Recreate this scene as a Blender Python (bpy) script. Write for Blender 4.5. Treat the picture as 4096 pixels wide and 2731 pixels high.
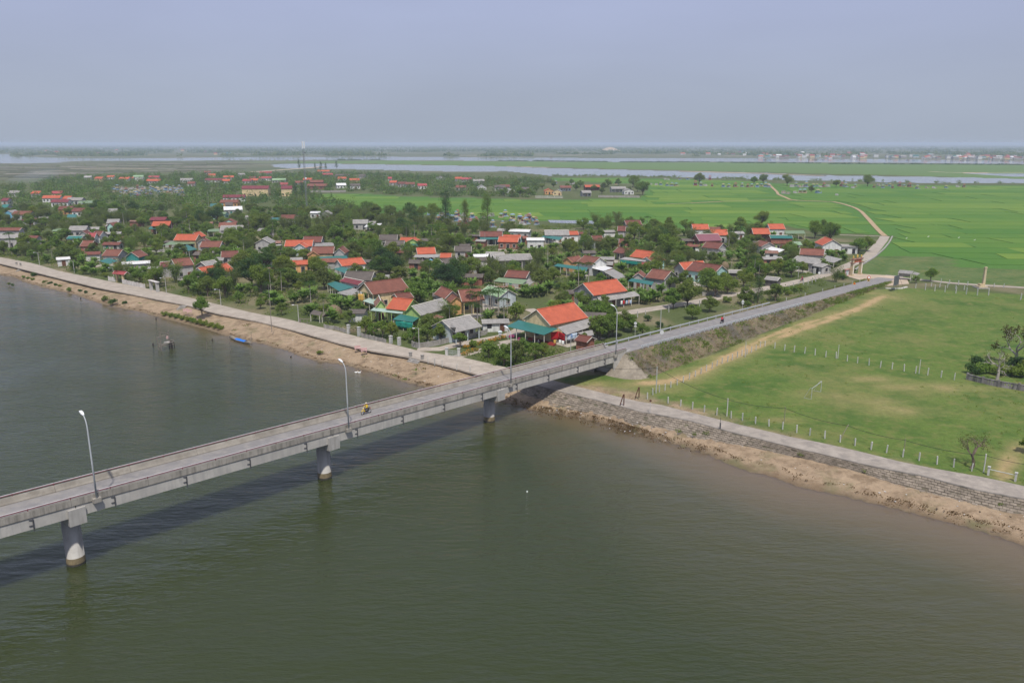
import bpy, bmesh, math, random
import numpy as np
from mathutils import Vector, Matrix, Quaternion
for _o in list(bpy.data.objects): bpy.data.objects.remove(_o)
scene = bpy.context.scene
COL = scene.collection
random.seed(7); np.random.seed(7)
R = math.radians

# ---------------------------------------------------------------- camera
CAM_H = 46.0
PITCH = math.atan(793 / 3186.0)
cam_data = bpy.data.cameras.new('camera'); cam = bpy.data.objects.new('camera', cam_data)
COL.objects.link(cam); scene.camera = cam
cam_data.sensor_width = 36; cam_data.lens = 28.0
cam_data.clip_start = 0.5; cam_data.clip_end = 90000
cam.location = (0, 0, CAM_H); cam.rotation_euler = (math.pi / 2 - PITCH, 0, 0)

# ---------------------------------------------------------------- sky, sun, exposure
SUN_EL = R(60.0)
LIGHT_DIR = Vector((-0.13 * math.cos(SUN_EL), 0.991 * math.cos(SUN_EL), -math.sin(SUN_EL))).normalized()
world = bpy.data.worlds.new('World'); scene.world = world; world.use_nodes = True
wn = world.node_tree.nodes; wl = world.node_tree.links
bg = wn['Background']
sky = wn.new('ShaderNodeTexSky'); sky.sky_type = 'NISHITA'; sky.sun_disc = False
sky.sun_elevation = SUN_EL; sky.sun_rotation = math.pi - 0.13
sky.air_density = 1.0; sky.dust_density = 4.0; sky.ozone_density = 2.0; sky.altitude = 0
hz = wn.new('ShaderNodeMix'); hz.data_type = 'RGBA'; hz.blend_type = 'MIX'
hz.inputs['Factor'].default_value = 0.9
# the veil of a hazy day over the whole dome: greyer low down, clearer overhead
tc = wn.new('ShaderNodeTexCoord'); sz = wn.new('ShaderNodeSeparateXYZ'); wl.new(tc.outputs['Generated'], sz.inputs[0])
vr = wn.new('ShaderNodeMapRange'); vr.interpolation_type = 'SMOOTHSTEP'; vr.inputs[1].default_value = 0.0; vr.inputs[2].default_value = 0.18; wl.new(sz.outputs[2], vr.inputs[0])
vc = wn.new('ShaderNodeMix'); vc.data_type = 'RGBA'; vc.inputs[6].default_value = (3.6, 4.1, 5.0, 1); vc.inputs[7].default_value = (3.8, 4.25, 6.1, 1); wl.new(vr.outputs[0], vc.inputs[0]); wl.new(vc.outputs[2], hz.inputs[7])
# faint uneven veil
vm = wn.new('ShaderNodeMapping'); vm.inputs['Scale'].default_value = (1.2, 1.2, 5.0); wl.new(tc.outputs['Generated'], vm.inputs[0]); vn = wn.new('ShaderNodeTexNoise'); vn.inputs['Scale'].default_value = 2.2; vn.inputs['Detail'].default_value = 5.0; wl.new(vm.outputs[0], vn.inputs['Vector'])
vq = wn.new('ShaderNodeMapRange'); vq.inputs[1].default_value = 0.3; vq.inputs[2].default_value = 0.7; vq.inputs[3].default_value = 0.955; vq.inputs[4].default_value = 1.045; wl.new(vn.outputs['Fac'], vq.inputs[0])
ve = wn.new('ShaderNodeVectorMath'); ve.operation = 'SCALE'; wl.new(vc.outputs[2], ve.inputs[0]); wl.new(vq.outputs[0], ve.inputs['Scale']); wl.new(ve.outputs[0], hz.inputs[7])
wl.new(sky.outputs[0], hz.inputs[6]); wl.new(hz.outputs[2], bg.inputs[0])
bg.inputs[1].default_value = 0.1
sun_data = bpy.data.lights.new('sun', 'SUN'); sun_data.energy = 3.8; sun_data.angle = R(1.6)
sun_data.color = (1.0, 0.95, 0.87)
sun = bpy.data.objects.new('sun', sun_data); COL.objects.link(sun)
sun.rotation_euler = LIGHT_DIR.to_track_quat('-Z', 'Y').to_euler(); sun.location = (0, 0, 200)
scene.view_settings.view_transform = 'Standard'; scene.view_settings.look = 'None'
scene.view_settings.exposure = 0.15; scene.view_settings.gamma = 1.0
scene.view_settings.use_curve_mapping = False
scene.cycles.max_bounces = 6; scene.cycles.diffuse_bounces = 2; scene.cycles.glossy_bounces = 2
scene.cycles.transparent_max_bounces = 8; scene.cycles.volume_bounces = 0
scene.cycles.transmission_bounces = 3

# ---------------------------------------------------------------- survey: picture measurements -> plan positions on the ground
_c, _s = math.cos(PITCH), math.sin(PITCH)
TILES = {1: (0, 500, 2.24), 2: (1000, 500, 2.24), 3: (2000, 500, 2.24), 4: (3000, 500, 2.0903), 5: (0, 1000, 2.24),
         6: (1000, 1000, 2.24), 7: (1900, 1000, 2.24), 8: (2900, 1000, 2.24), 11: (0, 1600, 2.24), 12: (1000, 1400, 2.24),
         13: (1900, 1350, 2.24), 14: (2500, 1200, 2.24), 15: (3072, 1500, 2.24), 0: (0, 0, 1.0),
         21: (3496, 1200, 3.825), 22: (3300, 950, 4.584), 23: (1850, 1150, 3.825), 24: (1350, 1150, 3.825),
         25: (2350, 900, 3.825), 26: (500, 900, 3.825)}
def ground_at(t, x, y, z=2.0):
    ox, oy, k = TILES[t]; x = ox + x / k; y = oy + y / k
    u = (x - 2048) / 3186.0; v = (1365.5 - y) / 3186.0
    dz = -_s + v * _c; k = (z - CAM_H) / dz
    return Vector((u * k, (_c + v * _s) * k, z))
def line(t, pts, z=2.0): return [ground_at(t, x, y, z) for x, y in pts]

# ---------------------------------------------------------------- object helpers
def tag(o, label=None, cat=None, group=None, kind=None):
    if label: o['label'] = label
    if cat: o['category'] = cat
    if group: o['group'] = group
    if kind: o['kind'] = kind
    return o
def empty(name, loc=(0, 0, 0), rz=0.0, label=None, cat=None, group=None):
    o = bpy.data.objects.new(name, None); COL.objects.link(o)
    o.location = loc; o.rotation_euler = (0, 0, rz); o.empty_display_size = 0.3
    return tag(o, label, cat, group)
def world_mat(o):
    m = Matrix.LocRotScale(o.location, o.rotation_euler, o.scale)
    return (world_mat(o.parent) @ o.matrix_parent_inverse @ m) if o.parent else m
def link_mesh(name, me, mat=None, parent=None, world=True):
    o = bpy.data.objects.new(name, me); COL.objects.link(o)
    if mat is not None and len(me.materials) == 0: me.materials.append(mat)
    if parent is not None:
        o.parent = parent
        if world: o.matrix_parent_inverse = world_mat(parent).inverted()
    return o
def copy_tree(o, parent=None):
    c = o.copy(); COL.objects.link(c)
    if parent is not None: c.parent = parent
    for ch in KIDS.get(o.name, []): copy_tree(ch, c)
    return c
KIDS = {}
def note_kids(root):
    KIDS[root.name] = [o for o in bpy.data.objects if o.parent == root]
    for k in KIDS[root.name]: note_kids(k)

class MB:
    """collects shapes, builds ONE mesh object"""
    def __init__(self): self.v = []; self.f = []; self.m = []; self.uv = []
    def add(self, vs, fs, mi=0):
        b = len(self.v); self.v += [tuple(p) for p in vs]
        for f in fs: self.f.append([b + i for i in f]); self.m.append(mi)
        return self
    def box(self, c, s, rz=0.0, mi=0):
        cx, cy, cz = c; hx, hy, hz_ = s[0] / 2, s[1] / 2, s[2] / 2; ca, sa = math.cos(rz), math.sin(rz)
        vs = []
        for z in (-hz_, hz_):
            for x, y in ((-hx, -hy), (hx, -hy), (hx, hy), (-hx, hy)):
                vs.append((cx + x * ca - y * sa, cy + x * sa + y * ca, cz + z))
        return self.add(vs, [(3, 2, 1, 0), (4, 5, 6, 7), (0, 1, 5, 4), (1, 2, 6, 5), (2, 3, 7, 6), (3, 0, 4, 7)], mi)
    def prism(self, poly, z0, z1, mi=0):
        n = len(poly); vs = [(p[0], p[1], z0) for p in poly] + [(p[0], p[1], z1) for p in poly]
        fs = [tuple(range(n))[::-1], tuple(range(n, 2 * n))] + [(i, (i + 1) % n, n + (i + 1) % n, n + i) for i in range(n)]
        return self.add(vs, fs, mi)
    def tube(self, pts, rad, n=8, mi=0, caps=True):
        pts = [Vector(p) for p in pts]; k = len(pts)
        rads = rad if isinstance(rad, (list, tuple)) else [rad] * k
        vs = []; up = None
        for i, p in enumerate(pts):
            t = (pts[min(i + 1, k - 1)] - pts[max(i - 1, 0)])
            t = t.normalized() if t.length > 1e-9 else Vector((0, 0, 1))
            if up is None: up = Vector((1, 0, 0)) if abs(t.x) < 0.8 else Vector((0, 1, 0))
            a = (up - t * up.dot(t)).normalized(); b = t.cross(a); up = a
            for j in range(n):
                q = 2 * math.pi * j / n; vs.append(p + (a * math.cos(q) + b * math.sin(q)) * rads[i])
        fs = []
        for i in range(k - 1):
            for j in range(n):
                fs.append((i * n + j, i * n + (j + 1) % n, (i + 1) * n + (j + 1) % n, (i + 1) * n + j))
        if caps: fs += [tuple(range(n))[::-1], tuple(range((k - 1) * n, k * n))]
        return self.add(vs, fs, mi)
    def quad(self, a, b, c, d, mi=0): return self.add([a, b, c, d], [(0, 1, 2, 3)], mi)
    def mesh(self, name, mats=()):
        me = bpy.data.meshes.new(name); me.from_pydata(self.v, [], self.f)
        for m in mats: me.materials.append(m)
        if mats and len(mats) > 1: me.polygons.foreach_set('material_index', self.m)
        me.update(); return me
    def build(self, name, mat, parent=None, world=True, smooth=False):
        mats = mat if isinstance(mat, (list, tuple)) else [mat]
        me = self.mesh(name, mats)
        if smooth: me.polygons.foreach_set('use_smooth', [True] * len(me.polygons))
        return link_mesh(name, me, None, parent, world)

# ---------------------------------------------------------------- materials
def new_mat(name):
    m = bpy.data.materials.new(name); m.use_nodes = True
    nt = m.node_tree; return m, nt, nt.nodes, nt.links, nt.nodes['Principled BSDF']
def N(nt, kind, **kw):
    n = nt.nodes.new(kind)
    for k, v in kw.items():
        if k in n.inputs.keys(): n.inputs[k].default_value = v
        else: setattr(n, k, v)
    return n
def mixc(nt, fac, a, b, blend='MIX'):
    n = nt.nodes.new('ShaderNodeMix'); n.data_type = 'RGBA'; n.blend_type = blend
    for sock, val in ((n.inputs[0], fac), (n.inputs[6], a), (n.inputs[7], b)):
        if hasattr(val, 'is_output'): nt.links.new(val, sock)
        elif isinstance(val, (int, float)): sock.default_value = val
        else: sock.default_value = (*val[:3], 1)
    return n.outputs[2]
def ramp(nt, src, lo, hi):
    n = nt.nodes.new('ShaderNodeMapRange'); n.inputs[1].default_value = lo; n.inputs[2].default_value = hi
    nt.links.new(src, n.inputs[0]); return n.outputs[0]
def mth(nt, op, a, b=0.0):
    n = nt.nodes.new('ShaderNodeMath'); n.operation = op
    for s, v in ((n.inputs[0], a), (n.inputs[1], b)):
        if hasattr(v, 'is_output'): nt.links.new(v, s)
        else: s.default_value = v
    return n.outputs[0]
def coords(nt, kind='Object', scale=None):
    if kind == 'World':
        o = nt.nodes.new('ShaderNodeNewGeometry').outputs['Position']
    else: o = nt.nodes.new('ShaderNodeTexCoord').outputs[kind]
    if scale is None: return o
    mp = nt.nodes.new('ShaderNodeMapping'); mp.inputs['Scale'].default_value = scale
    nt.links.new(o, mp.inputs[0]); return mp.outputs[0]
def noise(nt, vec, scale, detail=4.0, rough=0.55):
    n = nt.nodes.new('ShaderNodeTexNoise'); n.inputs['Scale'].default_value = scale
    n.inputs['Detail'].default_value = detail; n.inputs['Roughness'].default_value = rough
    nt.links.new(vec, n.inputs['Vector']); return n.outputs['Fac']
def bump(nt, bsdf, h, strength=0.4, dist=0.05):
    b = nt.nodes.new('ShaderNodeBump'); b.inputs['Strength'].default_value = strength
    b.inputs['Distance'].default_value = dist; nt.links.new(h, b.inputs['Height'])
    nt.links.new(b.outputs[0], bsdf.inputs['Normal'])
def plain(name, col, rough=0.7, var=0.35, scale=1.2, metal=0.0, dirt=None, streak=False, rnd=0.0):
    """a painted / cast surface: colour broken by two sizes of noise, optional dirt that runs down"""
    m, nt, n, l, b = new_mat(name)
    w = coords(nt, 'World')
    f1 = noise(nt, w, scale, 5.0); f2 = noise(nt, w, scale * 9, 3.0)
    c = mixc(nt, ramp(nt, f1, 0.3, 0.7), [x * (1 - var) for x in col], [min(1, x * (1 + var * 0.45)) for x in col])
    c = mixc(nt, mth(nt, 'MULTIPLY', ramp(nt, f2, 0.45, 0.7), var * 0.6), c, [x * 0.55 for x in col])
    if dirt is not None:
        w2 = coords(nt, 'World', (1.6, 1.6, 0.22) if streak else (0.7, 0.7, 0.7))
        f3 = noise(nt, w2, 1.1, 6.0, 0.65)
        c = mixc(nt, mth(nt, 'MULTIPLY', ramp(nt, f3, 0.46, 0.66), 0.85), c, dirt)
    if rnd:
        oi = nt.nodes.new('ShaderNodeObjectInfo')
        c = mixc(nt, mth(nt, 'MULTIPLY', oi.outputs['Random'], rnd), c, [x * 0.45 for x in col])
    l.new(c, b.inputs['Base Color']); b.inputs['Roughness'].default_value = rough
    b.inputs['Metallic'].default_value = metal; b.inputs['Specular IOR Level'].default_value = 0.25
    return m
# ================================================================ LAND, WATER
SHORE_L = line(5, [(-420, 150), (-150, 190), (0, 222), (130, 240), (220, 285), (380, 330), (520, 360), (700, 405), (900, 475), (1050, 510), (1250, 550),
                   (1450, 605), (1750, 680), (1850, 705), (2050, 770), (2294, 825)], 0) + \
          line(6, [(150, 845), (330, 895), (470, 950), (600, 990), (850, 1025), (1050, 1075), (1250, 1135), (1420, 1185), (1600, 1225), (1800, 1262)], 0)
SHORE_R = line(13, [(60, 520), (250, 575), (380, 610), (500, 640), (850, 690), (1080, 740), (1350, 810), (1500, 860), (1700, 930), (1900, 990), (2100, 1060)], 0) + \
          line(14, [(250, 1230), (500, 1290), (750, 1370), (900, 1450), (1150, 1540)], 0) + \
          line(15, [(0, 890), (300, 1000), (600, 1060), (900, 1130), (1200, 1200), (1500, 1280), (1800, 1360), (2100, 1450), (2294, 1520), (2600, 1640)], 0)
SHORE = SHORE_L + SHORE_R
_e = (SHORE[-1] - SHORE[-4]).normalized()
SHORE.append(SHORE[-1] + _e * 400)
_b = (SHORE[0] - SHORE[3]).normalized(); SHORE.insert(0, SHORE[0] + _b * 2500)
PATH_N = line(7, [(250, 1130), (400, 1175), (545, 1215), (720, 1260), (900, 1305), (1100, 1350), (1330, 1410), (1520, 1462)], 2.05) + \
         line(14, [(220, 1015), (600, 1090), (850, 1160), (1250, 1260), (1640, 1357)], 2.05) + \
         line(15, [(400, 690), (800, 790), (1100, 855), (1400, 910), (1600, 965), (1900, 1040), (2294, 1115), (2700, 1220)], 2.05)
PATH_F = line(7, [(480, 1105), (590, 1137), (700, 1170), (900, 1220), (1200, 1295), (1480, 1360), (1700, 1393)], 2.05) + \
         line(14, [(400, 960), (700, 1035), (1000, 1110), (1500, 1230), (1640, 1257)], 2.05) + \
         line(15, [(400, 590), (800, 680), (1200, 780), (1500, 840), (1930, 915), (2294, 995), (2700, 1090)], 2.05)
TOE = line(7, [(300, 1225), (400, 1262), (640, 1352), (850, 1392), (1050, 1430), (1280, 1480)], 1.05) + \
      line(14, [(60, 1078), (180, 1102), (400, 1155), (750, 1235), (1000, 1290), (1300, 1348), (1600, 1410), (1900, 1492)], 1.05) + \
      line(15, [(850, 880), (1100, 962), (1300, 1015), (1600, 1085), (1900, 1160), (2294, 1245), (2700, 1350)], 1.05)

def seg_dist(px, py, pl):
    """distance of many points to a polyline"""
    best = np.full(px.shape, 1e18)
    for a, b in zip(pl[:-1], pl[1:]):
        ax, ay, dx, dy = a[0], a[1], b[0] - a[0], b[1] - a[1]
        t = np.clip(((px - ax) * dx + (py - ay) * dy) / max(dx * dx + dy * dy, 1e-9), 0, 1)
        best = np.minimum(best, (px - ax - t * dx) ** 2 + (py - ay - t * dy) ** 2)
    return np.sqrt(best)
def in_poly(px, py, poly):
    r = np.zeros(px.shape, bool); n = len(poly)
    for i in range(n):
        x1, y1 = poly[i][0], poly[i][1]; x2, y2 = poly[i - 1][0], poly[i - 1][1]
        if y1 == y2: continue
        r ^= ((y1 > py) != (y2 > py)) & (px < (x2 - x1) * (py - y1) / (y2 - y1) + x1)
    return r
def inside(p, poly): return bool(in_poly(np.array([p[0]]), np.array([p[1]]), poly)[0])
def pl_dist(p, pl): return float(seg_dist(np.array([p[0]]), np.array([p[1]]), pl)[0])

LAND_POLY = [tuple(p[:2]) for p in SHORE] + [(3000, SHORE[-1][1]), (40000, 3000), (40000, 60000), (-60000, 60000), (-60000, 4000)]
def src(pts, z=0.6): return line(0, pts, z)
RIVER1 = src([(1120, 656), (1446, 659), (2024, 668), (2200, 675), (3000, 694), (3335, 706), (3720, 711), (3900, 714), (4096, 719), (4600, 732)]) + \
         src([(4600, 748), (4096, 736), (3720, 735), (3335, 728), (3000, 720), (2700, 712), (2480, 708), (2200, 706), (2024, 687), (1900, 690), (1680, 686), (1446, 680), (1130, 674), (1090, 664)])
RIVER2 = src([(-500, 612), (0, 619), (40, 620), (62, 620), (70, 629), (180, 633), (300, 634.5), (700, 634), (1000, 630), (1500, 628.5), (2000, 631.5), (2500, 635), (3000, 635), (3500, 638), (4096, 645.5), (4700, 652)]) + \
         src([(4700, 665), (4096, 658.5), (3500, 652), (3000, 649), (2500, 650.5), (2000, 645), (1500, 642), (1000, 642.5), (700, 645), (300, 645), (180, 654), (0, 655), (-500, 660)])
POND = src([(3890, 695), (3960, 696), (4300, 700), (4300, 714), (4100, 710), (3960, 704)])
CREEK = src([(2190, 886), (2260, 887), (2400, 890), (2440, 897), (2420, 903), (2280, 900), (2200, 897)], 1.2)
RIVERS = [RIVER1, RIVER2, POND]

def _res(pl, n):
    pl = [Vector((p[0], p[1], 0)) for p in pl]; Ls = [0]; out = []
    for p, q in zip(pl[:-1], pl[1:]): Ls.append(Ls[-1] + (q - p).length)
    for i in range(n):
        t = Ls[-1] * i / (n - 1); k = 0
        while k < len(Ls) - 2 and Ls[k + 1] < t: k += 1
        out.append(pl[k].lerp(pl[k + 1], (t - Ls[k]) / max(Ls[k + 1] - Ls[k], 1e-9)))
    return out
def land_height(px, py):
    ds = seg_dist(px, py, [tuple(p[:2]) for p in SHORE]); land = in_poly(px, py, LAND_POLY)
    z = np.where(land, 2.0 * np.clip(ds / 10.5, 0, 1) ** 0.8, np.maximum(-2.2, -0.075 * ds))
    # the low beach in front of the stone slope right of the bridge
    near = (py < 170) & (px > -14) & land
    midp = [tuple(a.lerp(b, 0.55)[:2]) for a, b in zip(_res(PATH_N, 30), _res(PATH_F, 30))]
    beach_poly = [tuple(p[:2]) for p in SHORE_R] + midp[::-1]
    inb = in_poly(px, py, beach_poly) & near
    dt = seg_dist(px, py, [tuple(p[:2]) for p in TOE]); z = np.where(inb, 1.06 * (ds / (ds + dt + 1e-6)) ** 0.85, z)
    z = np.where(in_poly(px, py, [tuple(p[:2]) for p in TOE] + midp[::-1]) & near, 0.98, z)
    far = py > 330
    for rv in RIVERS:
        ins = in_poly(px, py, [tuple(p[:2]) for p in rv]); z = np.where(ins & far, -1.5, z)
    return z, ds, land

def axis(lo, hi, step, grow, lim0, lim1):
    a = list(np.arange(lo, hi, step)); s = step; x = a[-1]
    while x < lim1: s *= grow; x += s; a.append(x)
    s = step; x = lo; b = []
    while x > lim0: s *= grow; x -= s; b.append(x)
    return np.array(b[::-1] + a)
gx = axis(-215, 100, 1.25, 1.045, -26000, 26000); gy = axis(70, 290, 1.25, 1.03, 15, 42000)
GX, GY = np.meshgrid(gx, gy); fx, fy = GX.ravel(), GY.ravel()
gz, gds, gland = land_height(fx, fy)
rng = np.random.RandomState(3)
def vnoise(x, y, s, seed):
    """smooth value noise for ground relief and cover"""
    r = np.random.RandomState(seed).rand(256, 256); u = x / s + 1000; v = y / s + 1000
    iu, iv = np.floor(u).astype(int), np.floor(v).astype(int); fu, fv = u - iu, v - iv
    fu = fu * fu * (3 - 2 * fu); fv = fv * fv * (3 - 2 * fv); iu %= 256; iv %= 256; ju = (iu + 1) % 256; jv = (iv + 1) % 256
    return (r[iu, iv] * (1 - fu) + r[ju, iv] * fu) * (1 - fv) + (r[iu, jv] * (1 - fu) + r[ju, jv] * fu) * fv
relief = (vnoise(fx, fy, 7, 1) - 0.5) * 0.22 + (vnoise(fx, fy, 2.6, 2) - 0.5) * 0.12
gz = np.where((gz > 0.05) & (fy < 330), gz + relief * np.clip(gz / 0.6, 0, 1) * np.where(gz > 1.95, 0.35, 1.0), gz)

# ground cover zones
PASTURE = line(0, [(2215, 1520), (2340, 1500), (2600, 1500), (2800, 1440), (3000, 1360), (3250, 1260), (3450, 1165), (3600, 1150), (4096, 1180), (4700, 1215), (4700, 2150), (4096, 1960)]) + [p for p in PATH_F[::-1]]
OLIVE = line(4, [(880, 1235), (1000, 1100), (1690, 1112), (1680, 1192), (2291, 1215), (2700, 1235), (2700, 1400), (2291, 1352), (1700, 1318), (1250, 1275)])
PADDY = line(2, [(526, 622), (1050, 618), (1320, 640), (1700, 650), (2294, 662)]) + line(3, [(300, 672), (700, 672), (900, 658), (1260, 655), (1335, 560), (1320, 535), (460, 500), (455, 472), (1090, 475), (2294, 502)]) + \
        line(4, [(200, 490), (800, 497), (1500, 505), (2291, 508), (2700, 515), (2700, 1230), (2291, 1210), (1685, 1188), (1692, 1108), (1010, 1095), (1190, 935), (1090, 915), (750, 905), (450, 870), (280, 835), (30, 850)]) + \
        line(3, [(2294, 965), (1680, 945), (1500, 905), (1100, 870), (560, 862), (330, 862), (0, 850)]) + line(2, [(1560, 800), (1030, 785), (960, 745), (740, 720), (540, 690)])
SALTFLAT = line(1, [(-600, 360), (0, 350), (700, 330), (2294, 325), (2294, 380), (1600, 420), (900, 430), (600, 470), (0, 500), (-600, 520)])
STRIP = src([(1000, 652), (1500, 645), (2500, 652), (3300, 655), (4500, 668), (4500, 730), (3700, 708), (2200, 672), (1500, 658)])
pas = in_poly(fx, fy, PASTURE); oli = in_poly(fx, fy, OLIVE); pad = in_poly(fx, fy, PADDY); sal = in_poly(fx, fy, SALTFLAT); stp = in_poly(fx, fy, STRIP)
LAND_DIST = np.where(fx < 8, gds, gds)
edge = gds + (vnoise(fx, fy, 4, 5) - 0.5) * 5
sandm = np.clip((12.0 - edge) / 2.5, 0, 1) * gland * (fy < 400)
sandm = np.where((fx > 2) & (gz < 1.45) & (fy < 170), 1.0, sandm)
col = np.zeros((len(fx), 3)); col[:] = (0.08, 0.10, 0.035)
n1 = vnoise(fx, fy, 9, 11); n2 = vnoise(fx, fy, 23, 12)
soil = (np.clip((n1 * 0.6 + n2 * 0.5 - 0.52) * 5, 0, 1) * np.clip((620 - fy) / 250, 0.25, 1))[:, None]
col = col * (1 - soil) + np.array((0.17, 0.15, 0.085)) * soil
col[sal] = (0.10, 0.105, 0.058); col[pad] = (0.07, 0.155, 0.027); col[stp] = (0.105, 0.17, 0.05)
n3 = vnoise(fx, fy, 90, 13)[:, None]; farm = (fy > 1250) & ~stp & ~sal
col = np.where(farm[:, None], np.array((0.075, 0.10, 0.045)) * (1 - n3) + np.array((0.15, 0.145, 0.085)) * n3, col)
col[sal] *= (0.75 + 0.6 * vnoise(fx[sal], fy[sal] * 4, 120, 14))[:, None]
col[pas] = (0.10, 0.15, 0.032); col[oli] = (0.095, 0.14, 0.045)
RUTS = [line(8, [(1440, 395 + 5 * o_), (1300, 465 + 12 * o_), (1100, 552 + 16 * o_), (900, 608 + 34 * o_), (780, 640 + 34 * o_), (620, 685 + 45 * o_), (440, 755 + 55 * o_), (250, 845 + 38 * o_), (0, 955 + 25 * o_)]) + line(14, [(700, 620 + 10 * o_), (560, 680 + 12 * o_), (400, 715 + 22 * o_), (170, 738 + 10 * o_)]) for o_ in (0, 1)]
dirt = np.maximum(np.exp(-(seg_dist(fx, fy, RUTS[0]) / 0.9) ** 2), np.exp(-(seg_dist(fx, fy, RUTS[1]) / 1.4) ** 2)) * 1.25
dirt = np.maximum(dirt, np.exp(-(np.minimum(seg_dist(fx, fy, RUTS[0]), seg_dist(fx, fy, RUTS[1])) / 3.2) ** 2) * 0.5)
for (t_, x_, y_, rx_, ry_) in ((8, 1010, 1300, 7, 3.2), (8, 1250, 1350, 9, 3.0), (8, 1500, 1430, 8, 3.0), (8, 1300, 1160, 9, 2.6), (8, 1700, 1220, 12, 3.0), (8, 2000, 1230, 10, 3.5), (14, 1360, 1080, 3.5, 1.6), (13, 1250, 430, 9, 3.5), (13, 1600, 460, 6, 3), (8, 1400, 400, 8, 10)):
    q_ = ground_at(t_, x_, y_); dirt = np.maximum(dirt, 0.5 * np.exp(-(((fx - q_.x) / rx_) ** 2 + ((fy - q_.y) / ry_) ** 2)))
GT = line(15, [(2291, 620), (2200, 720), (2130, 830), (2100, 910)]); dirt = np.maximum(dirt, np.exp(-(seg_dist(fx, fy, GT) / 1.5) ** 2) * 0.85)
dirt *= (0.45 + 0.9 * vnoise(fx, fy, 3.2, 91)); dirt = np.clip(dirt, 0, 1) * (pas | oli)
col = col * (1 - dirt[:, None]) + np.array((0.36, 0.26, 0.135)) * dirt[:, None]
sm = sandm[:, None]; wet = np.clip((gz - 0.02) / 0.35, 0, 1)[:, None]
sandc = np.array((0.16, 0.115, 0.07)) * (1 - wet) + np.array((0.315, 0.235, 0.155)) * wet
col = col * (1 - sm) + sandc * sm
col[gz < 0.0] = (0.12, 0.095, 0.06)

nx_, ny_ = len(gx), len(gy)
idx = np.arange(nx_ * ny_).reshape(ny_, nx_)
faces = np.stack([idx[:-1, :-1], idx[:-1, 1:], idx[1:, 1:], idx[1:, :-1]], -1).reshape(-1, 4)
def grid_mesh(name, x, y, z, faces):
    me = bpy.data.meshes.new(name); me.vertices.add(len(x)); me.vertices.foreach_set('co', np.stack([x, y, z], -1).ravel())
    me.loops.add(faces.size); me.loops.foreach_set('vertex_index', faces.ravel().astype(np.int32))
    me.polygons.add(len(faces)); me.polygons.foreach_set('loop_start', np.arange(0, faces.size, 4, dtype=np.int32))
    me.polygons.foreach_set('use_smooth', np.ones(len(faces), bool)); me.update(); return me
gme = grid_mesh('ground', fx, fy, gz, faces)
at = gme.color_attributes.new('cover', 'FLOAT_COLOR', 'POINT'); at.data.foreach_set('color', np.concatenate([col, np.ones((len(fx), 1))], 1).ravel())
def fattr(me, name, vals): a = me.attributes.new(name, 'FLOAT', 'POINT'); a.data.foreach_set('value', vals.astype(np.float32))
fattr(gme, 'sand', sandm); fattr(gme, 'turf', (pas | oli) * (1 - dirt))

m_ground, nt, n, l, b = new_mat('ground_cover')
w = coords(nt, 'World')
ca = N(nt, 'ShaderNodeAttribute', attribute_name='cover'); sa_ = N(nt, 'ShaderNodeAttribute', attribute_name='sand'); tu = N(nt, 'ShaderNodeAttribute', attribute_name='turf')
f1 = noise(nt, w, 1.1, 7.0, 0.7); f2 = noise(nt, w, 0.035, 5.0, 0.6); f3 = noise(nt, w, 3.5, 4.0, 0.7); f4 = noise(nt, w, 0.13, 5.0, 0.6)
c = mixc(nt, 1.0, ca.outputs['Color'], mixc(nt, f1, (0.45, 0.45, 0.45), (1.55, 1.55, 1.55)), 'MULTIPLY')
c = mixc(nt, mth(nt, 'MULTIPLY', tu.outputs['Fac'], mth(nt, 'MULTIPLY', ramp(nt, f2, 0.52, 0.70), 0.6)), c, (0.21, 0.18, 0.075))       # worn, dry turf
c = mixc(nt, mth(nt, 'MULTIPLY', tu.outputs['Fac'], mth(nt, 'MULTIPLY', ramp(nt, f4, 0.48, 0.66), 0.85)), c, (0.05, 0.105, 0.02))       # lush turf
c = mixc(nt, mth(nt, 'MULTIPLY', tu.outputs['Fac'], mth(nt, 'MULTIPLY', ramp(nt, f3, 0.52, 0.68), 0.6)), c, (0.04, 0.07, 0.018))
f5 = noise(nt, w, 0.42, 5.0, 0.65); c = mixc(nt, mth(nt, 'MULTIPLY', tu.outputs['Fac'], mth(nt, 'MULTIPLY', ramp(nt, f5, 0.5, 0.68), 0.75)), c, (0.165, 0.165, 0.055))
litter = mth(nt, 'MULTIPLY', sa_.outputs['Fac'], mth(nt, 'MULTIPLY', ramp(nt, f1, 0.53, 0.68), ramp(nt, noise(nt, w, 0.22, 4.0), 0.42, 0.6)))
c = mixc(nt, mth(nt, 'MULTIPLY', sa_.outputs['Fac'], mth(nt, 'MULTIPLY', ramp(nt, noise(nt, w, 0.4, 6.0, 0.7), 0.47, 0.62), 0.65)), c, (0.15, 0.105, 0.065))
c = mixc(nt, mth(nt, 'MULTIPLY', sa_.outputs['Fac'], mth(nt, 'MULTIPLY', ramp(nt, noise(nt, w, 0.17, 5.0, 0.6), 0.54, 0.68), 0.6)), c, (0.11, 0.115, 0.05))
c = mixc(nt, mth(nt, 'MULTIPLY', litter, 0.8), c, (0.105, 0.065, 0.035))
c = mixc(nt, mth(nt, 'MULTIPLY', sa_.outputs['Fac'], mth(nt, 'MULTIPLY', ramp(nt, f3, 0.62, 0.7), 0.55)), c, (0.07, 0.05, 0.03))
l.new(c, b.inputs['Base Color']); b.inputs['Roughness'].default_value = 0.95; b.inputs['Specular IOR Level'].default_value = 0.1
bump(nt, b, mth(nt, 'ADD', f1, mth(nt, 'MULTIPLY', f3, 0.5)), 0.6, 0.25)
ground = link_mesh('ground', gme, m_ground); tag(ground, 'village land with sandy banks, pasture and far plain', kind='structure')

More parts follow.
